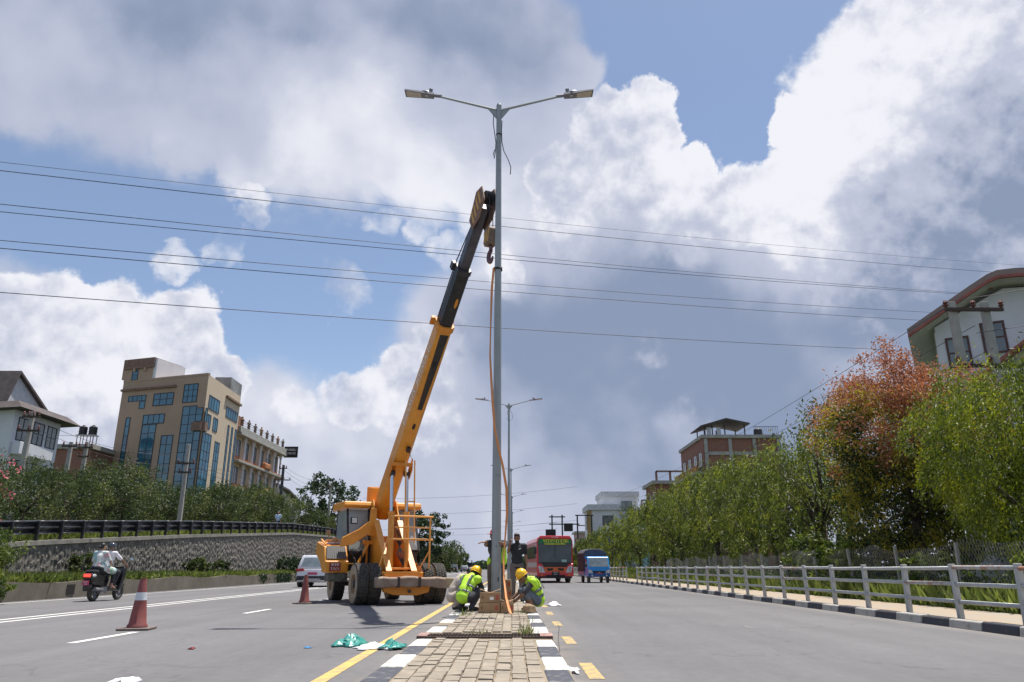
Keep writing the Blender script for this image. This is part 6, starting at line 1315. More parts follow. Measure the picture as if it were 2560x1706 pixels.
# --- brick house with tanks, small white annex
bh = thing('brick_house', 'brown brick house with two black water tanks on stands', 'building', (-49.4, 81.0, 3.0))
b = MB(); b.box((0, 4, 5.4), (6.5, 8, 10.8)); Q(b, 'wall', M_brick, bh)
b = MB(); b.box((0, 4, 10.7), (7.1, 8.6, .5)); Q(b, 'roof', M_concl, bh); 
b = MB()
for x in (-3.3, 3.3): b.tube([(x, -.1, 11), (x, -.1, 11.9)], .04, 5)
b.beam((-3.3, -.1, 11.9), (3.3, -.1, 11.9), .04, .04); Q(b, 'roof_rail', M_alloy, bh)
FB = Face((0, 0, 0), (1, 0, 0), (0, -1, 0)); FB.window(bh, -.6, .8, 1.8, 3.6, 2, 2, glass=M_hg); FB.window(bh, -2.4, -1.2, 5.6, 7.4, 2, 2, glass=M_hg); FB2 = Face((3.25, 0, 0), (0, 1, 0), (1, 0, 0)); FB2.window(bh, 1, 2.6, 5.6, 7.4, 2, 2, glass=M_hg)
for x in (1.75, 2.85):
    st_ = MB()
    for dx in (-.35, .35):
        for dy in (-.35, .35): st_.box((x + dx, .5 + dy, 11.4), (.07, .07, 1.2))
    st_.box((x, .5, 12.0), (1.0, 1.0, .08)); s_ = Q(st_, 'tank_stand', M_alloy, bh)
    b = MB(); b.lathe([(.42, 0), (.44, .06), (.41, .3), (.44, .36), (.41, .6), (.44, .7), (.41, .9), (.15, 1.05), (.12, 1.12)], 18, (x, .5, 12.05)); b.build('water_tank', M_vblack, s_, 35)
ax = thing('white_annex', 'small white flat-roofed house between the brick house and the tan block', 'building', (-50.2, 91, 3.0))
b = MB(); b.box((0, 3, 4.4), (3.4, 6, 8.8)); Q(b, 'wall', M_wplast, ax); b = MB(); b.box((0, 3, 9.1), (4.0, 6.6, 1.0)); Q(b, 'roof', mat('pale_parapet', (.50, .51, .53), .9), ax)
FA = Face((0, 0, 0), (1, 0, 0), (0, -1, 0)); FA.window(ax, -1.5, -.6, 5.0, 7.2, 2, 2, glass=M_hg); FA.window(ax, .5, 1.2, 5.0, 7.0, 2, 2, glass=M_hg)
# --- long low white house with sloping roof, past the hotel
lh = thing('low_house', 'low white house with a sloping dark roof beside the power pole', 'building', (-37.5, 118, 3.4))
b = MB(); b.prism([(0, 0), (16, 0), (16, 7.8), (6, 9.6), (0, 10.0)], -6, 0, 'x'); Q(b, 'wall', mat('cream_wash', (.55, .52, .48), .9, var=.1), lh)
b = MB(); b.hexa([(-6.5, -.6, 10.05), (.8, -.6, 10.05), (.8, 6, 9.65), (-6.5, 6, 9.65), (-6.5, -.6, 10.3), (.8, -.6, 10.3), (.8, 6, 9.95), (-6.5, 6, 9.95)]); b.hexa([(-6.5, 6, 9.65), (.8, 6, 9.65), (.8, 17, 7.65), (-6.5, 17, 7.65), (-6.5, 6, 9.95), (.8, 6, 9.95), (.8, 17, 7.95), (-6.5, 17, 7.95)]); Q(b, 'roof', M_roofd, lh)
FLH = Face((0, 0, 0), (0, 1, 0), (1, 0, 0)); FLH.window(lh, 3, 4.4, 4.4, 5.8, 2, 1, glass=M_hg)
# --- right: white house with curved roof and red trim
rh = thing('curved_roof_house', 'white house with a curved overhanging roof and red trim above the trees', 'building', (23.9, 39.9, .2), R(-30))
M_redt = mat('red_trim', (.30, .09, .07), .7, var=.2, scale=3); M_soff = mat('pale_soffit', (.52, .52, .50), .9, var=.1)
M_mossr = worn('weathered_roof', (.20, .17, .16), (.30, .22, .18), .8, .5, .9, .2, 4)
b = MB(); b.box((6, 5, 6.75), (12, 10, 13.5)); Q(b, 'wall', M_wplast, rh)
FRH = Face((0, 0, 0), (1, 0, 0), (0, -1, 0)); FRS = Face((0, 0, 0), (0, 1, 0), (-1, 0, 0))
prof = [(-1.3, 13.1), (-.2, 13.75), (.9, 14.4), (2.0, 15.05), (2.9, 15.55), (3.4, 15.7), (4.2, 15.65), (6.0, 15.4), (9, 15.2), (14, 15.0)]
def roofstrip(name, y0, y1, th, m, off=0.0):
    b = MB(); vs = []
    for x, z in prof: vs += [(x, y0, z + off), (x, y1, z + off), (x, y1, z + off + th), (x, y0, z + off + th)]
    n = len(prof); b.add(vs, [(4 * i + j, 4 * i + (j + 1) % 4, 4 * i + 4 + (j + 1) % 4, 4 * i + 4 + j) for i in range(n - 1) for j in range(4)] + [(0, 1, 2, 3), (4 * n - 1, 4 * n - 2, 4 * n - 3, 4 * n - 4)]); return Q(b, name, m, rh)
roofstrip('roof', -1.3, 11, .34, M_mossr, .14); roofstrip('fascia', -1.42, -1.2, .16, M_redt, -.02); roofstrip('soffit', -1.2, 10.5, .10, M_soff, .0)
b = MB(); b.prism([(0.05, 13.4), (11.9, 13.4), (11.9, 14.9), (7.5, 15.1), (3.6, 15.5), (1.0, 14.3), (.05, 13.8)], .003, .3, 'y'); Q(b, 'gable_wall', M_wplast, rh)
for a, z in ((.45, 11.3), (2.2, 11.9)): FRH.window(rh, a, a + 1.15, z, z + 1.8, 2, 2, glass=M_hg, frame=mat('brown_frame', (.10, .045, .04), .7), fw=.11)
for a, z in ((.8, 6.0), (4.6, 6.0)): FRH.window(rh, a, a + 1.7, z, z + 2.0, 2, 2, glass=M_hg, frame=MATS['brown_frame'], fw=.11)
FRS.window(rh, 2, 3.6, 9.6, 11.6, 2, 2, glass=M_hg, frame=MATS['brown_frame'], fw=.11)
b = MB(); b.hexa([(1.0, -1.4, 9.9), (4.0, -1.4, 12.0), (4.0, 0, 12.0), (1.0, 0, 9.9), (1.0, -1.4, 10.1), (4.0, -1.4, 12.2), (4.0, 0, 12.2), (1.0, 0, 10.1)]); b.hexa([(4.0, -1.4, 12.0), (12.0, -1.4, 11.6), (12.0, 0, 11.6), (4.0, 0, 12.0), (4.0, -1.4, 12.2), (12.0, -1.4, 11.8), (12.0, 0, 11.8), (4.0, 0, 12.2)]); Q(b, 'porch_roof', M_redt, rh)
for x in (.7, 3.0): 
    b = MB(); b.lathe([(.16, 0), (.12, .05)], 12, (x, -.7, 14.0 + x * .45)); Q(b, 'soffit_lamp', M_brn, rh)
# --- brick block with roof canopy
bk = thing('brick_block', 'brick building with a dark roof canopy and tank above the green trees', 'building', (22.8, 88.0, .8))
b = MB(); b.box((4.6, 6, 7.5), (9.2, 12, 15.0)); Q(b, 'wall', M_brick, bk)
b = MB(); b.box((4.6, 6, 15.2), (9.6, 12.6, .4)); b.box((4.6, -.06, 13.2), (9.0, .12, .4))
for x in (.3, 3.2, 6.1, 9.0): b.box((x, -.08, 7.5), (.4, .16, 14.9))
Q(b, 'concrete_frame', M_concl, bk)
FK = Face((0, 0, 0), (1, 0, 0), (0, -1, 0)); FK2 = Face((0, 0, 0), (0, 1, 0), (-1, 0, 0))
for z in (5.2, 8.6, 11.8):
    for a in (.8, 3.4, 6.4, 9.4): FK2.window(bk, a, a + 1.7, z, z + 1.7, 2, 1, glass=M_hg, sill=M_concl)
    b = MB(); FK2.slab(b, -.6, 12.5, z - 1.1, z - .8, 0, 1.2); Q(b, 'balcony_slab', M_concl, bk)
    for k in range(4):
        b = MB(); FK2.slab(b, -.4 + k * 3.1, 2.4 + k * 3.1, z - .8, z - .1, 1.0, 1.12); Q(b, 'balcony_panel', mat('ochre_panel', (.36, .25, .10), .8) if k % 2 else M_terr, bk)
for x in (.5, 1.4, 2.9, 5.3):
    for y in (.6, 4.4): b = MB(); b.box((x, y, 16.0), (.12, .12, 1.4)); cn = Q(b, 'canopy_post', M_frame, bk)
cn = bk; b = MB(); b.prism([(-.2, 16.5), (2.9, 17.4), (5.7, 16.8), (5.7, 16.65), (2.9, 17.2), (-.2, 16.35)], -.4, 5, 'y'); b.build('canopy_roof', M_roofd, cn)
b = MB()
for x in (1.0, 2.2): b.box((x, .7, 15.9), (.5, .06, 1.1))
b.build('white_door', M_wplast, cn)
b = MB()
for i in range(14): b.tube([(6.2 + i * .22, -.1, 15.4), (6.2 + i * .22, -.1, 16.4)], .02, 4)
b.beam((6.2, -.1, 16.4), (9.1, -.1, 16.4), .05, .05); Q(b, 'roof_railing', M_frame, bk)
b = MB(); b.lathe([(.5, 0), (.55, .15), (.5, .9), (.2, 1.1)], 16, (7.2, 1.5, 15.4)); Q(b, 'water_tank', M_vblack, bk, smooth=35)
# --- blue and white building farther on
bw = thing('blue_white_building', 'white building with a blue lower storey far down the right side', 'building', (15.5, 152, 0))
b = MB(); b.box((3.0, 5, 6.2), (6.0, 10, 12.4)); b.box((6.6, 7, 7.6), (7.2, 10, 15.2)); Q(b, 'wall', M_wplast, bw)
b = MB(); b.box((3.0, 5, 12.6), (6.8, 11.2, 1.1)); b.box((6.6, 7, 15.4), (7.8, 10.6, 1.0)); Q(b, 'roof', mat('pale_parapet', (.5, .5, .5), .9), bw)
b = MB(); b.box((3.6, -.04, 5.6), (5.6, .1, 4.2)); Q(b, 'blue_panel', mat('signal_blue', (.02, .14, .48), .6), bw)
b = MB(); b.box((.1, -.08, 7), (.7, .2, 10)); b.box((-.08, 3, 7), (.2, .7, 10)); Q(b, 'ochre_pillar', mat('ochre_panel', (.45, .27, .07), .8), bw)
FQ = Face((0, 0, 0), (1, 0, 0), (0, -1, 0)); FQ.window(bw, 2.6, 4.8, 9.0, 11.0, 2, 1, glass=M_hg); FQ2 = Face((0, 2, 0), (1, 0, 0), (0, -1, 0)); FQ2.window(bw, 6.8, 9.0, 12.0, 14.0, 2, 1, glass=M_hg)
FQ3 = Face((0, 0, 0), (0, 1, 0), (-1, 0, 0)); FQ3.window(bw, 1, 3, 8.5, 11.5, 2, 2, glass=M_hg); FQ3.window(bw, 5, 7, 8.5, 11.5, 2, 2, glass=M_hg); FQ3.window(bw, 1, 3, 3.5, 6.5, 2, 2, glass=M_hg)
b = MB(); b.box((8.2, -.4, 6.3), (5.5, 3.6, 1.0)); Q(b, 'terrace', M_brn, bw)
# --- terracotta flats between, pink house beyond
for loc, s, m, lab in (((21.6, 113, .5), (7, 8, 12.6), M_brick, 'brick flats with rooftop posts behind the middle trees'), ((25.2, 148, .3), (4.5, 8, 11.5), mat('sky_blue_wash', (.25, .42, .55), .9, var=.2), 'pale blue flats just before the white building'), ((16.6, 196, 0), (6, 9, 9.5), mat('pink_wash', (.42, .28, .27), .9, var=.15), 'pinkish house farthest along the right side')):
    h_ = thing('flats', lab, 'building', loc); b = MB(); b.box((s[0] / 2, s[1] / 2, s[2] / 2), s); Q(b, 'wall', m, h_); b = MB(); b.box((s[0] / 2, s[1] / 2, s[2] + .2), (s[0] + 1, s[1] + 1, .5)); Q(b, 'roof', M_concl, h_)
    F_ = Face((0, 0, 0), (1, 0, 0), (0, -1, 0)); G_ = Face((0, 0, 0), (0, 1, 0), (-1, 0, 0))
    for z in (s[2] - 3, s[2] - 6.2):
        for a in (.8, 3.6): F_.window(h_, a, a + 1.5, z, z + 1.7, 2, 1, glass=M_hg); G_.window(h_, a, a + 1.5, z, z + 1.7, 2, 1, glass=M_hg)
    b = MB()
    for x in (.3, 2.4, 4.6): b.box((x, .3, s[2] + 1.1), (.3, .3, 1.6))
    b.beam((.3, .3, s[2] + 1.9), (4.6, .3, s[2] + 1.9), .3, .25); Q(b, 'roof_post', M_brn, h_)
    b = MB(); b.lathe([(.7, 0), (.7, 1.3), (.2, 1.6)], 14, (s[0] - 1.2, 1.2, s[2] + .45)); Q(b, 'water_tank', M_vblack, h_, smooth=35)
# far left low roofs
fl = thing('far_shed', 'far dark-roofed shed beyond the cars', 'building', (-31.5, 300, 0)); b = MB(); b.box((0, 5, 3.5), (9, 10, 7)); Q(b, 'wall', M_brn, fl); b = MB(); b.prism([(-5.2, 6.9), (0, 9.2), (5.2, 6.9), (5.2, 7.2), (0, 9.6), (-5.2, 7.2)], -.6, 10.6, 'y'); Q(b, 'roof', mat('slate_blue_roof', (.12, .15, .18), .7), fl)

# ------------------------------------------------------------------ concrete power poles
M_cpole = mat('concrete_pole', (.33, .32, .29), .9, var=.15, scale=2, bump=.3, bscale=20)
M_insu = mat('brown_insulator', (.14, .05, .045), .35, var=.2)
def power_pole(loc, h, label, arms, lean=(0, 0), r=(.19, .11), dark=False):
    t = thing('power_pole', label, 'power pole', loc, 0, 'concrete power poles'); t.rotation_euler = (lean[0], lean[1], 0)
    b = MB(); b.hexa([(-r[0], -r[0] * .7, -1), (r[0], -r[0] * .7, -1), (r[0], r[0] * .7, -1), (-r[0], r[0] * .7, -1), (-r[1], -r[1] * .7, h), (r[1], -r[1] * .7, h), (r[1], r[1] * .7, h), (-r[1], r[1] * .7, h)]); b.build('pole', M_frame if dark else M_cpole, t, bev=.02)
    for z, w, n in arms:
        b = MB(); b.box((0, -.12, z), (w, .09, .11)); a = b.build('crossarm', M_frame if dark else M_rust, t)
        for i in range(n):
            x = -w / 2 + .08 + (w - .16) * i / max(1, n - 1); b = MB(); b.lathe([(.02, .05), (.03, .1), (.075, .14), (.04, .19), (.07, .23), (.03, .30)], 10, (x, -.12, z)); b.build('insulator', M_insu, a, 40)
    return t
power_pole((-27.4, 41.5, 2.7), 6.8, 'concrete power pole in front of the white house', [(6.5, 1.0, 4), (5.7, 1.3, 3)], (0, R(1)))
power_pole((-29.3, 49.0, 3.1), 5.9, 'left of the twin poles in front of the brick house', [(5.6, 1.0, 2)])
power_pole((-28.6, 49.6, 3.1), 6.0, 'second of the twin poles in front of the brick house', [(5.6, 1.0, 3), (5.0, .8, 2)])
power_pole((-21.9, 50.0, 3.1), 5.9, 'tall concrete power pole before the glass corner of the tan block', [(4.6, 1.2, 2), (4.0, .9, 2)], r=(.16, .10))
power_pole((-25.8, 84.0, 3.9), 8.2, 'dark power pole with two crossarms beside the low house', [(7.8, .9, 3), (6.5, 1.9, 3)], dark=True, r=(.2, .13))
power_pole((-23.7, 98.0, 3.4), 7.9, 'grey power pole leaning against the dark tree', [(7.7, .7, 2)])
power_pole((-30.5, 335, 0), 8.6, 'far power pole with crossarms beyond the dark blue car', [(8.2, 4.4, 4), (6.6, 3.6, 4)], dark=True)
power_pole((-26.5, 355, 0), 8.4, 'farther thin power pole left of the crew', [(8.0, 4.2, 4), (6.4, 3.6, 4)], dark=True)
# H-frame pole on the right
hp = thing('power_pole', 'twin-leg concrete power pole in front of the curved roof house', 'power pole', (17.4, 26.6, 0), 0, 'concrete power poles')
for x in (-.62, .62): b = MB(); b.hexa([(x - .2, -.15, -.3), (x + .2, -.15, -.3), (x + .2, .15, -.3), (x - .2, .15, -.3), (x - .13, -.1, 10.7), (x + .13, -.1, 10.7), (x + .13, .1, 10.7), (x - .13, .1, 10.7)]); Q(b, 'leg', M_cpole, hp, bev=.02)
for z, x0, x1 in ((10.35, -1.0, 1.2), (8.15, -.9, 1.6)):
    b = MB(); b.box(((x0 + x1) / 2, -.17, z), (x1 - x0, .10, .13)); a_ = Q(b, 'crossarm', M_rust, hp)
    for x in (x0 + .05, (x0 + x1) / 2, x1 - .05): b = MB(); b.lathe([(.02, .06), (.05, .1), (.11, .16), (.05, .22), (.10, .27), (.05, .36)], 10, (x, -.17, z)); b.build('insulator', M_insu, a_, 40)
# local lines strung between poles
def strung(P1, P2, zs, lab, n=3):
    for i in range(n):
        cable('service_line', (P1[0] + (i - 1) * .5, P1[1], P1[2] + zs[i]), (P2[0] + (i - 1) * .5, P2[1], P2[2] + zs[i]), .7, .012, lab[i], 24, 'local service lines', 'power line')
strung((-25.8, 84.0, 11.2), (-23.7, 98.0, 10.7), (1.2, .4, -.4), ['upper line from the dark pole to the leaning pole', 'middle line from the dark pole to the leaning pole', 'lower line from the dark pole to the leaning pole'])
strung((-27.4, 41.5, 9.2), (-21.9, 50.0, 8.0), (.3, -.4, -1.0), ['upper line from the white house pole to the glass corner pole', 'middle line from the white house pole to the glass corner pole', 'lower line from the white house pole to the glass corner pole'])
strung((-21.9, 50.0, 8.0), (-25.8, 84.0, 11.2), (.2, -.2, -.7), ['upper line from the glass corner pole to the dark pole', 'middle line from the glass corner pole to the dark pole', 'lower line from the glass corner pole to the dark pole'])
strung((17.4, 26.4, 9.4), (16.0, 112, 9.8), (1.3, .3, -.6), ['upper line running from the twin-leg pole along the tree tops', 'middle line running from the twin-leg pole along the tree tops', 'lower line running from the twin-leg pole along the tree tops'])
strung((17.4, 26.4, 9.4), (48, 18, 15.0), (1.3, .0, -1.2), ['upper line from the twin-leg pole to the frame edge', 'middle line from the twin-leg pole to the frame edge', 'lower line from the twin-leg pole to the frame edge'])
# transformer platform and twin posts down the right
tr = thing('transformer_platform', 'dark transformer frame on posts above the bus roof', 'transformer', (11.5, 150, 0))
b = MB()
for x in (-3.6, -1.6, 1.4, 4.2): b.box((x, 0, 5.5), (.28, .28, 11))
for z, x0, x1 in ((10.6, -4.2, -1.0), (9.2, -4.2, 1.8), (10.9, 1, 4.6)): b.box(((x0 + x1) / 2, 0, z), (x1 - x0, .2, .22))
Q(b, 'frame', M_frame, tr); b = MB(); b.box((-.4, 0, 8.6), (1.7, 1.2, 1.5)); Q(b, 'transformer_box', M_dark, tr, bev=.05); b = MB(); b.box((-3.9, -.2, 7.6), (2.0, .3, 1.2)); Q(b, 'switch_box', M_dark, tr, bev=.05)
for lab, z, y in (('far upper line across the road past the lamps', 16.5, 150), ('far middle line across the road past the lamps', 13.2, 150), ('far lower line across the road past the lamps', 10.0, 150), ('farther upper line across the road', 13.4, 215), ('farther lower line across the road', 11.6, 215)):
    cable('service_line', (-32, y + 12, z - 1.2), (13, y, z), .8, .022, lab, 20, 'far lines across the road', 'power line')

# ------------------------------------------------------------------ vegetation
random.seed(21)
M_bark = mat('bark', (.075, .058, .045), .95, var=.35, scale=9, bump=1.0, bscale=18)
L_right = leafmat('willow_green_leaf', (.036, .056, .015), (.25, .265, .045), .55, .42, c3=(.115, .145, .030))  # yellow-green end: new leaves, and crown highlights put into the colour
L_near = leafmat('bright_green_leaf', (.045, .070, .012), (.28, .30, .035), .7, .42, c3=(.13, .165, .025))
L_left = leafmat('dull_green_leaf', (.024, .042, .014), (.135, .155, .045), .5, .35, c3=(.060, .082, .026))
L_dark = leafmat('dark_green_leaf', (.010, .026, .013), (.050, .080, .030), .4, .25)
L_red = leafmat('reddening_leaf', (.014, .034, .012), (.31, .135, .075), .02, .35, c3=(.30, .29, .03))
for n_ in L_red.node_tree.nodes:
    if n_.type == 'MATH': n_.inputs[1].default_value = 1.0
    if n_.type == 'MAP_RANGE': n_.inputs[4].default_value = 0.0
    if n_.type == 'VALTORGB': n_.color_ramp.elements[1].position = .42; n_.color_ramp.elements[2].position = .70
L_bush = leafmat('verge_leaf', (.035, .065, .014), (.17, .205, .045), .8, .40)
L_grass = leafmat('grass_blade', (.055, .085, .020), (.19, .22, .06), .6, .40)
def rand_dirs(n):
    v = rng.normal(size=(n, 3)); return v / np.linalg.norm(v, axis=1)[:, None]
def crown_clumps(n, c, rad, inner=.45, lump=.18):
    """Clump centres spread through an uneven ellipsoid, denser near the surface."""
    d = rand_dirs(n); r = inner + (1 - inner) * rng.random(n) ** .6
    k = 1 + lump * (np.sin(d[:, 0] * 5 + c[0] * 3) + np.sin(d[:, 1] * 6 + c[1]) + np.sin(d[:, 2] * 5 + c[0])) / 1.6
    return np.array(c) + d * (r * k)[:, None] * np.array(rad), d, r
def tree(name, label, loc, h, rad, leafm, nclump, per, size, aspect=.22, kind='weep', z0=.28, group=None, cat='tree', trunk_r=.13, lean=0.0, tintf=None, stems=1):
    t = thing(name, label, cat, loc, random.random() * 6, group)
    zc = h * (1 + z0) / 2; rz = h * (1 - z0) / 2
    C, Dn, Rr = crown_clumps(nclump, (lean * h * .5, 0, zc), (rad, rad, rz))
    C[:, 2] = np.maximum(C[:, 2], .15)
    P, N, T = [], [], []
    for c, d, r in zip(C, Dn, Rr):
        if kind == 'weep':
            L = random.uniform(.5, 1.15) * min(1.2, h / 6); u = rng.random(per) ** .8; sp = .12 * h / 6
            base = c[None, :] + np.outer(u, np.array([d[0] * .35, d[1] * .35, -.95]) * L) + rng.normal(size=(per, 3)) * sp * (1 - .5 * u[:, None]); base[:, 2] += .25 * L
            nn = rng.normal(size=(per, 3)) * .55 + np.array([d[0] * .5, d[1] * .5, -.9])
        elif kind == 'tuft':
            base = c[None, :] + rng.normal(size=(per, 3)) * np.array([.14, .14, .11]) * h / 6; nn = rng.normal(size=(per, 3)) * .8 + d * .6 + np.array([0, 0, -.35])
        else:
            base = c[None, :] + rng.normal(size=(per, 3)) * .22 * h / 5; nn = rng.normal(size=(per, 3)) + np.array([0, 0, .35]) + d * .5
        P.append(base); N.append(nn)
        tb = random.random() ** 1.3 * .72 if tintf is None else tintf(c, d, r)  # clump-wide tones put highlights and darker gaps into the leaf colour
        T.append(np.clip(tb + rng.random(per) * (.30 if tintf is None else .22), 0, 1))
    P = np.concatenate(P); P[:, 2] = np.maximum(P[:, 2], .05)
    me = leaves_mesh('crown', P, np.concatenate(N), size * (.7 + .6 * rng.random(len(P))), aspect, np.concatenate(T)); put('crown', me, leafm, t)
    b = MB()
    for s in range(stems):
        bx, by = (random.uniform(-.25, .25), random.uniform(-.25, .25)) if stems > 1 else (0, 0)
        fork = Vector((lean * h * .25 + bx * 1.5, by * 1.5, h * (.30 + .08 * s)))
        b.tube([(bx, by, -.3), (bx * 1.2, by * 1.2, h * .12), fork], [trunk_r * 1.25, trunk_r, trunk_r * .8], 9)
        tr_ = b
        idx = rng.choice(len(C), size=min(len(C), 9), replace=False)
        lm = MB()
        for i in idx:
            e = Vector(C[i]) * .96 + fork * .04; m_ = fork.lerp(e, .5) + Vector((random.uniform(-.2, .2), random.uniform(-.2, .2), random.uniform(0, .35))); lm.tube([fork, m_, e], [trunk_r * .55, trunk_r * .33, trunk_r * .1], 6)
        lm.build('limb', M_bark, t, True)
    b.build('trunk', M_bark, t, True)
    return t
# right row
G = 'street trees along the right pavement'
RT = [(13.0, 33.0, 7.5, 2.4, 'green tree next past the red-leaved tree, over the mesh fence'), (12.6, 37.5, 6.7, 2.3, 'second green tree past the red-leaved tree'), (13.2, 42.5, 7.8, 2.6, 'yellow-green weeping tree below the brick building canopy'), (12.7, 47.5, 7.8, 2.6, 'tall weeping tree at the railing gap'),
      (13.1, 53, 7.9, 2.7, 'weeping tree hiding the lower brick building'), (12.6, 58.5, 7.4, 2.6, 'dark green tree in front of the brick flats'), (13.0, 65, 7.8, 2.9, 'tree in the middle of the receding right row'), (12.7, 72, 7.4, 2.8, 'tree behind the blue truck hood'),
      (13.0, 80, 7.3, 3.0, 'tree left of and beyond the blue truck hood'), (12.7, 90, 7.2, 3.0, 'tree before the white and blue building'), (12.9, 101, 6.8, 3.1, 'tree near the far end of the right row'), (12.7, 114, 6.4, 3.2, 'next to last tree of the right row'), (12.6, 130, 5.9, 3.4, 'last tree of the right row beside the transformer'), (12.4, 150, 5.2, 3.5, 'lowest far tree behind the bus roof')]
for i, (x, y, h, r, lab) in enumerate(RT):
    far_ = y > 62
    tree('weeping_tree', lab, (x + .3, y, .1), h * (1 + random.uniform(-.03, .04)), r, L_right, 150 if far_ else 210, 26 if far_ else 36, .13 + .0024 * y, .24, 'weep', .20, G, trunk_r=.12, stems=2 if i % 3 == 0 else 1)
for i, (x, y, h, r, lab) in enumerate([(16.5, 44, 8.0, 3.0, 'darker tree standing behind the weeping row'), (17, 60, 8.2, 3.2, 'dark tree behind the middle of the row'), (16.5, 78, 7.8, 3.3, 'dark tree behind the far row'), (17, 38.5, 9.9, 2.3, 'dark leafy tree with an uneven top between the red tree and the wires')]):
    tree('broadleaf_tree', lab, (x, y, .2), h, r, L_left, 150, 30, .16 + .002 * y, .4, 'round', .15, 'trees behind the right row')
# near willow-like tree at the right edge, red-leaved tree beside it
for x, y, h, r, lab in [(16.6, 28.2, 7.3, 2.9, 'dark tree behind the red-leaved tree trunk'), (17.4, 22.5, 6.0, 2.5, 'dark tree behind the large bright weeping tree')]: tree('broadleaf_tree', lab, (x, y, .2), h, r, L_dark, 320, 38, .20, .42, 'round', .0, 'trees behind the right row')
tree('weeping_tree', 'large bright green weeping tree at the right edge', (13.4, 19.4, .1), 6.7, 2.4, L_near, 800, 56, .125, .26, 'weep', .20, G, trunk_r=.15)
tree('weeping_tree', 'bright weeping tree partly outside the frame', (15.4, 16.2, .1), 6.6, 2.3, L_near, 320, 40, .14, .26, 'weep', .16, G, trunk_r=.15)
def redtint(c, d, r):
    up = (c[2] - 4.2) / 3.4
    k = math.sin(c[0] * 1.7 + 1) * .28 + math.sin(c[1] * 1.9 + c[2]) * .26
    v = .36 + .42 * up + k * 1.3 + (.12 if r > .78 else -.35) + random.uniform(-.18, .12)
    if c[2] < 4.1: v = random.choice((.30, .34, .10, .0)) if r > .7 else 0
    return float(np.clip(v, 0, .8))
tree('red_leaf_tree', 'broad tree with red and orange young leaves', (13.5, 25.4, .1), 8.3, 2.85, L_red, 1000, 62, .115, .42, 'tuft', .13, 'large trees at the right', trunk_r=.17, tintf=redtint)
# left row behind the guard rail
GL = 'bushy trees behind the guard rail'
LT = [(-24.3, 29.5, 3.4, 2.3, 'bushy tree at the left edge behind the pink flowers'), (-24.8, 33.5, 3.5, 2.4, 'bushy tree under the white house wall'), (-24.2, 37.5, 3.2, 2.3, 'low bushy tree below the white house windows'), (-25.0, 41.5, 3.3, 2.4, 'bushy tree below the twin poles'), (-24.4, 45.5, 3.9, 2.4, 'tall bushy tree left of the tan block'), (-25.2, 49, 4.4, 2.3, 'tallest bushy tree hiding the foot of the tan block'),
      (-24.6, 54, 3.0, 2.4, 'bushy tree left of the glass corner pole'), (-25.4, 58, 2.9, 2.4, 'bushy tree right of the glass corner pole'), (-24.6, 62.5, 3.5, 2.5, 'bushy tree below the cream side wall'), (-25.2, 67, 4.0, 2.7, 'bushy tree below the hotel balconies'), (-24.6, 72, 4.6, 2.7, 'bushy tree below the hotel sign'), (-25.2, 78, 4.7, 2.8, 'bushy tree before the low house'), (-24.4, 85, 4.4, 2.8, 'bushy tree right of the dark power pole'), (-23.8, 93, 3.6, 2.7, 'small bushy tree near the end of the left row'), (-22.6, 101, 3.2, 2.6, 'last low bush of the left row beside the crane')]
for x, y, h, r, lab in LT:
    tree('bushy_tree', lab, (x, y, zt(y)), h + .5, r, L_left, 190, 30, .11 + .0021 * y, .30, 'round', .04, GL, trunk_r=.09)
for x, y, h, r, lab in [(-30, 46, 3.6, 2.6, 'dark bush in the second row by the white house'), (-30, 56, 4.2, 3.0, 'dark bush in the second row before the tan block'), (-30.5, 66, 4.2, 3.0, 'dark bush in the second row before the hotel'), (-29.5, 36, 3.0, 2.6, 'dark bush in the second row at the left edge'), (-30, 76, 4.4, 3.2, 'dark bush in the second row before the low house')]:
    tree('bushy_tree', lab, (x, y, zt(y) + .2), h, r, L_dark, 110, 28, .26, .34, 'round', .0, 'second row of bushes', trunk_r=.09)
tree('broadleaf_tree', 'big dark tree with open crown left of the crane', (-26.2, 108, 3.0), 11.0, 4.2, L_dark, 150, 34, .42, .5, 'tuft', .22, 'dark trees beyond the crane', trunk_r=.3)
tree('broadleaf_tree', 'tall dark tree standing behind the crane cab', (-16.9, 140, .3), 11.6, 4.6, L_dark, 190, 34, .50, .5, 'tuft', .10, 'dark trees beyond the crane', trunk_r=.3)
tree('broadleaf_tree', 'rounded green tree right of the dark tree behind the crane', (-14.5, 158, .2), 6.5, 4.5, L_left, 120, 30, .5, .4, 'round', .0, 'dark trees beyond the crane', trunk_r=.25)
for x, y, h, r, lab in [(-15.5, 185, 5.5, 5, 'far round bush left of the cars'), (-18, 215, 7, 7, 'far round tree beyond the shed')]: tree('broadleaf_tree', lab, (x, y, 0), h, r, L_left, 70, 26, .6, .45, 'round', .0, 'dark trees beyond the crane', trunk_r=.25)
# far wood on the horizon, one mass
n = 9000; P = np.stack([rng.uniform(-75, 120, n), 420 + rng.uniform(-10, 40, n), np.zeros(n)], 1); hh = 5.5 + 2.2 * np.sin(P[:, 0] * .11) + 1.3 * np.sin(P[:, 0] * .37 + 1); P[:, 2] = rng.random(n) ** .7 * hh
me = leaves_mesh('far_wood', P, rng.normal(size=(n, 3)), 1.5 + rng.random(n), .7); tag(put('far_wood', me, L_dark), 'far wooded skyline closing the road', 'wood', kind='stuff')
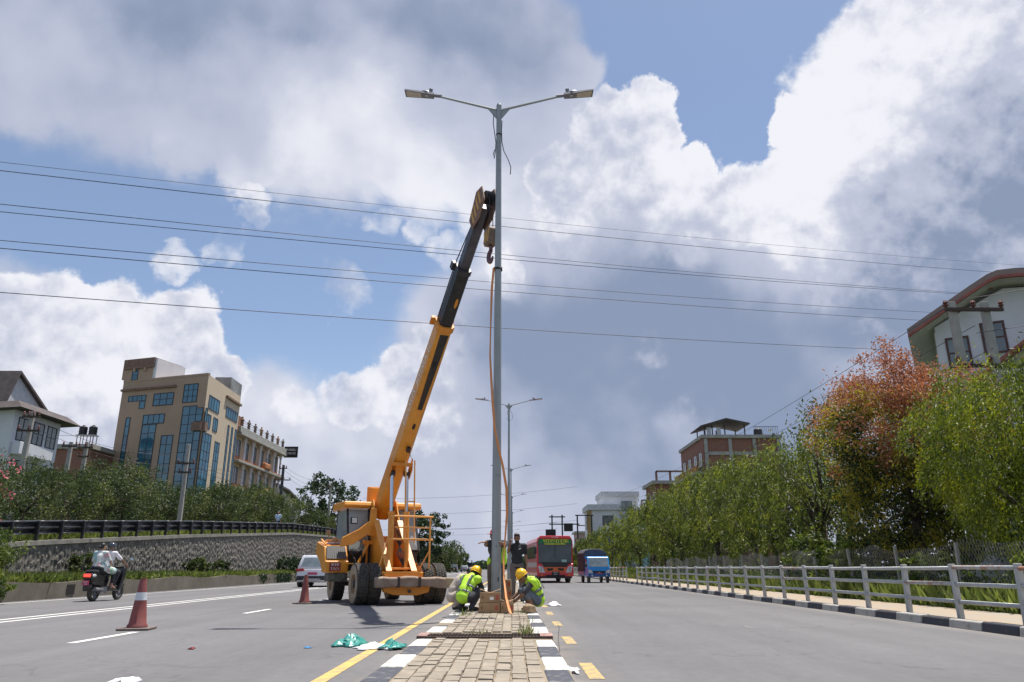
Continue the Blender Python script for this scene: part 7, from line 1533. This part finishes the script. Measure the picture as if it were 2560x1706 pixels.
# pink flowering shrub at the left edge
ol = tree('flowering_shrub', 'oleander shrub with pink flowers at the left edge', (-20.6, 28.6, zt(28)), 3.6, 1.3, L_left, 170, 34, .15, .24, 'round', .05, None, 'shrub', .05)
C, _, _ = crown_clumps(70, (0, 0, 2.0), (1.35, 1.35, 1.7), .85); Pf = np.concatenate([c + rng.normal(size=(9, 3)) * .09 for c in C])
FL_ = put('flowers', leaves_mesh('flowers', Pf, rng.normal(size=(len(Pf), 3)), .10, .9), leafmat('pink_petal', (.55, .06, .14), (.75, .30, .34), .9, .3), ol); FL_['kind'] = 'stuff'
# bush covering the wall end
tree('shrub', 'thick green shrub spilling over the end of the low wall', (-16.3, 23.4, .2), 2.1, 1.25, L_bush, 170, 36, .11, .4, 'round', .0, 'shrubs along the low wall', 'shrub', .04)
tree('shrub', 'low bright shrub at the foot of the low wall end', (-15.1, 22.0, 0), .85, .8, L_bush, 70, 32, .11, .45, 'round', .0, 'shrubs along the low wall', 'shrub', .03)
for x, y, h, r, lab in [(-16.9, 30.6, 1.1, .6, 'leafy shrub against the stone wall behind the scooter'), (-17.0, 41.5, 1.0, .9, 'shrub on the strip right of the tall cone'), (-17.0, 44.5, .9, .8, 'smaller shrub beside the strip shrub'), (-17.0, 58.0, 1.3, 1.0, 'dark shrub near the white car'), (-17.0, 62.0, 1.4, 1.1, 'dark shrub just before the white car'), (-17.0, 66.5, 1.3, 1.0, 'dark shrub behind the white car')]:
    tree('shrub', lab, (x, y, .5), h, r, L_dark if y > 50 else L_left, 60, 30, .09 + .0015 * y, .45, 'round', .0, 'shrubs along the stone wall', 'shrub', .03)
rock('grey boulder on the planted strip before the white car', (-16.85, 64.3, .55), (.7, .5, .45), M_concl, 12)
rock('second grey boulder beside the white car tail', (-16.8, 69.5, .6), (.8, .6, .6), M_concl, 15)
def grass(name, label, n, fx, y0, y1, zf, hgt, m, spread=.35, ypow=1.0):
    y = y0 + (y1 - y0) * rng.random(n) ** ypow; u = rng.random(n); x = np.array([fx(a, b) for a, b in zip(y, u)]); z = np.array([zf(a, b) for a, b in zip(x, y)])
    hh = hgt * (.4 + .9 * rng.random(n)); Nn = rng.normal(size=(n, 3)) * spread + np.array([0, 0, 1.0]); Nn /= np.linalg.norm(Nn, axis=1)[:, None]
    Pp = np.stack([x, y, z], 1) + Nn * (hh * .46)[:, None]; me = leaves_mesh(name, Pp, Nn, hh, .16); return tag(put(name, me, m), label, 'grass', kind='stuff')
grass('strip_grass', 'weedy grass on the strip below the stone wall', 26000, lambda y, u: lerp(xl(y) - .12, -17.5, u), 22.5, 100, lambda x, y: .50, .36, L_grass, .5, 1.3)
n = 9000; yy_ = 22.5 + 80 * rng.random(n) ** 1.4; Pp = np.stack([np.array([lerp(xl(a) - .1, -17.45, rng.random()) for a in yy_]), yy_, .54 + .22 * rng.random(n)], 1); put_ = put('ground_cover', leaves_mesh('ground_cover', Pp, rng.normal(size=(n, 3)) + [0, 0, .4], .12 + .001 * yy_, .6), L_bush); tag(put_, 'creeping ground cover on the strip below the stone wall', 'ground cover', kind='stuff')
# ivy hanging over the low wall
n = 5000; yy_ = 47 + 45 * rng.random(n); keep = np.sin(yy_ * 1.3) + np.sin(yy_ * .47 + 1) + rng.normal(size=n) * .5 > .35; yy_ = yy_[keep]; Pp = np.stack([np.array([xl(a) + .03 for a in yy_]), yy_, .60 - .55 * rng.random(len(yy_)) ** 1.4], 1)
tag(put('wall_creeper', leaves_mesh('wall_creeper', Pp, rng.normal(size=(len(Pp), 3)) * .4 + [.1, 0, -1], .16, .6), L_dark), 'dark creeper hanging over the low wall', 'creeper', kind='stuff')
grass('rail_grass', 'rough grass growing behind the guard rail', 16000, lambda y, u: -17.95 - 1.3 * u, 23, 105, lambda x, y: zt(y), .42, L_grass, .4, 1.2)
grass('verge_grass', 'long grass between the pavement and the mesh fence', 30000, lambda y, u: 9.95 + 2.6 * u, 9, 110, lambda x, y: .10, .55, L_grass, .38, 1.6)
n = 14000; yy_ = 10 + 90 * rng.random(n) ** 1.5; hv = .5 + .45 * np.sin(yy_ * .8) * np.sin(yy_ * .31 + 1); Pp = np.stack([10.9 + 2.2 * rng.random(n), yy_, .1 + (.25 + hv) * rng.random(n)], 1)
tag(put('undergrowth', leaves_mesh('undergrowth', Pp, rng.normal(size=(n, 3)) + [-.2, 0, .2], .13 + .0015 * yy_, .5), L_bush), 'leafy undergrowth along the mesh fence', 'undergrowth', kind='stuff')
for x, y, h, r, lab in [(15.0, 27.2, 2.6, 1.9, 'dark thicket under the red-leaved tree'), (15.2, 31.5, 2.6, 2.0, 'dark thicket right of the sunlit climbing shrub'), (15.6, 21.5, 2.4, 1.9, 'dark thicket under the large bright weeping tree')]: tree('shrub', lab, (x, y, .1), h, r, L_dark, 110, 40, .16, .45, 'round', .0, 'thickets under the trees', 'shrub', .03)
for x, y, h, r, lab in [(11.9, 16.5, 1.5, 1.0, 'leafy shrub behind the railing at the right edge'), (12.0, 27.5, 1.9, 1.3, 'sunlit shrub below the red-leaved tree'), (12.3, 31, 2.3, 1.3, 'sunlit climbing shrub with pale leaves behind the mesh fence'), (11.8, 21.5, 1.3, 1.0, 'shrub below the red tree trunk')]:
    tree('shrub', lab, (x, y, .1), h, r, L_bush, 90, 34, .10 + .002 * y, .5, 'round', .0, 'shrubs behind the railing', 'shrub', .03)
# weeds on the median
def weed(label, x, y, z, n, hgt, sp):
    t = thing('weed_tuft', label, 'weed', (x, y, z), 0, 'weeds on the median')
    P_ = rng.normal(size=(n, 3)) * np.array([sp, sp * .6, 0]); Nn = rng.normal(size=(n, 3)) * .5 + [0, 0, 1]; hh = hgt * (.4 + .8 * rng.random(n)); Nn /= np.linalg.norm(Nn, axis=1)[:, None]
    put('blades', leaves_mesh('blades', P_ + Nn * (hh * .46)[:, None], Nn, hh, .09), L_grass, t)
weed('grass tuft growing left of the grating', XM - .10, 10.62, .13, 26, .13, .06); weed('taller grass tuft at the kerb end of the grating', XM + .52, 10.5, .13, 40, .20, .06); weed('grass tuft in the middle of the grating', XM + .05, 10.05, .10, 18, .12, .08); weed('grass tuft poking through the grating by the kerb', XM + .58, 10.05, .10, 26, .13, .08)
weed('grass tuft beside the crouching back-turned worker', XM - .52, 14.35, .14, 40, .18, .08); weed('grass tuft between the cartons and the rock', XM + .48, 15.0, .14, 34, .12, .08); weed('small tuft at the kerb before the rock', XM + .62, 12.9, .14, 18, .10, .05)
wr = MB(); wr.tube([(XM + .93, 9.85, 0), (XM + .915, 9.88, .14), (XM + .93, 9.9, .29), (XM + .91, 9.9, .31)], .003, 5); tag(wr.build('wire_stub', M_rust), 'thin rusty wire sticking up at the grating end', 'wire')
# ------------------------------------------------------------------ chain-link fence behind the pavement
cf = thing('mesh_fence', 'sagging grey chain-link fence on thin posts among the shrubs', 'fence', (11.1, 0, .1))
M_ws = mat('mesh_wire', (.30, .30, .30), .5, .5, var=.2)
b = MB(); b.box((0, 0, .75), (.07, .07, 1.5)); pme = b.mesh('post'); pme.materials.append(M_cpole)
for k in range(16): o = put('post', pme, None, cf); o.location = (0, 13.2 + k * 3.0, 0); o.rotation_euler = (random.uniform(-.05, .05), random.uniform(-.05, .05), 0)
b = MB(); H_ = 1.35; sp = .12
for k in range(int(42 / sp)):
    for s in (-1, 1):
        y = 13.2 + k * sp; pts = []
        for i in range(4):
            u = i / 3; yy_ = y + s * H_ * .55 * u; sag = .09 * math.sin(yy_ * 1.1) + .05 * math.sin(yy_ * 2.7 + 1); pts.append((.05 * math.sin(yy_ * 2 + u * 3), yy_, .1 + u * (H_ + sag)))
        b.tube(pts, .0045, 3, False)
tag(b.build('wire_mesh', M_ws, cf), kind='stuff')

# ------------------------------------------------------------------ lettering becomes plain mesh
dg = bpy.context.evaluated_depsgraph_get()
for o in [o for o in bpy.data.objects if o.type == 'FONT']:
    me = bpy.data.meshes.new_from_object(o.evaluated_get(dg)); n = bpy.data.objects.new(o.name, me); col.objects.link(n)
    n.parent = o.parent; n.location = o.location; n.rotation_euler = o.rotation_euler; n.scale = o.scale; nm = o.name
    bpy.data.objects.remove(o); n.name = nm
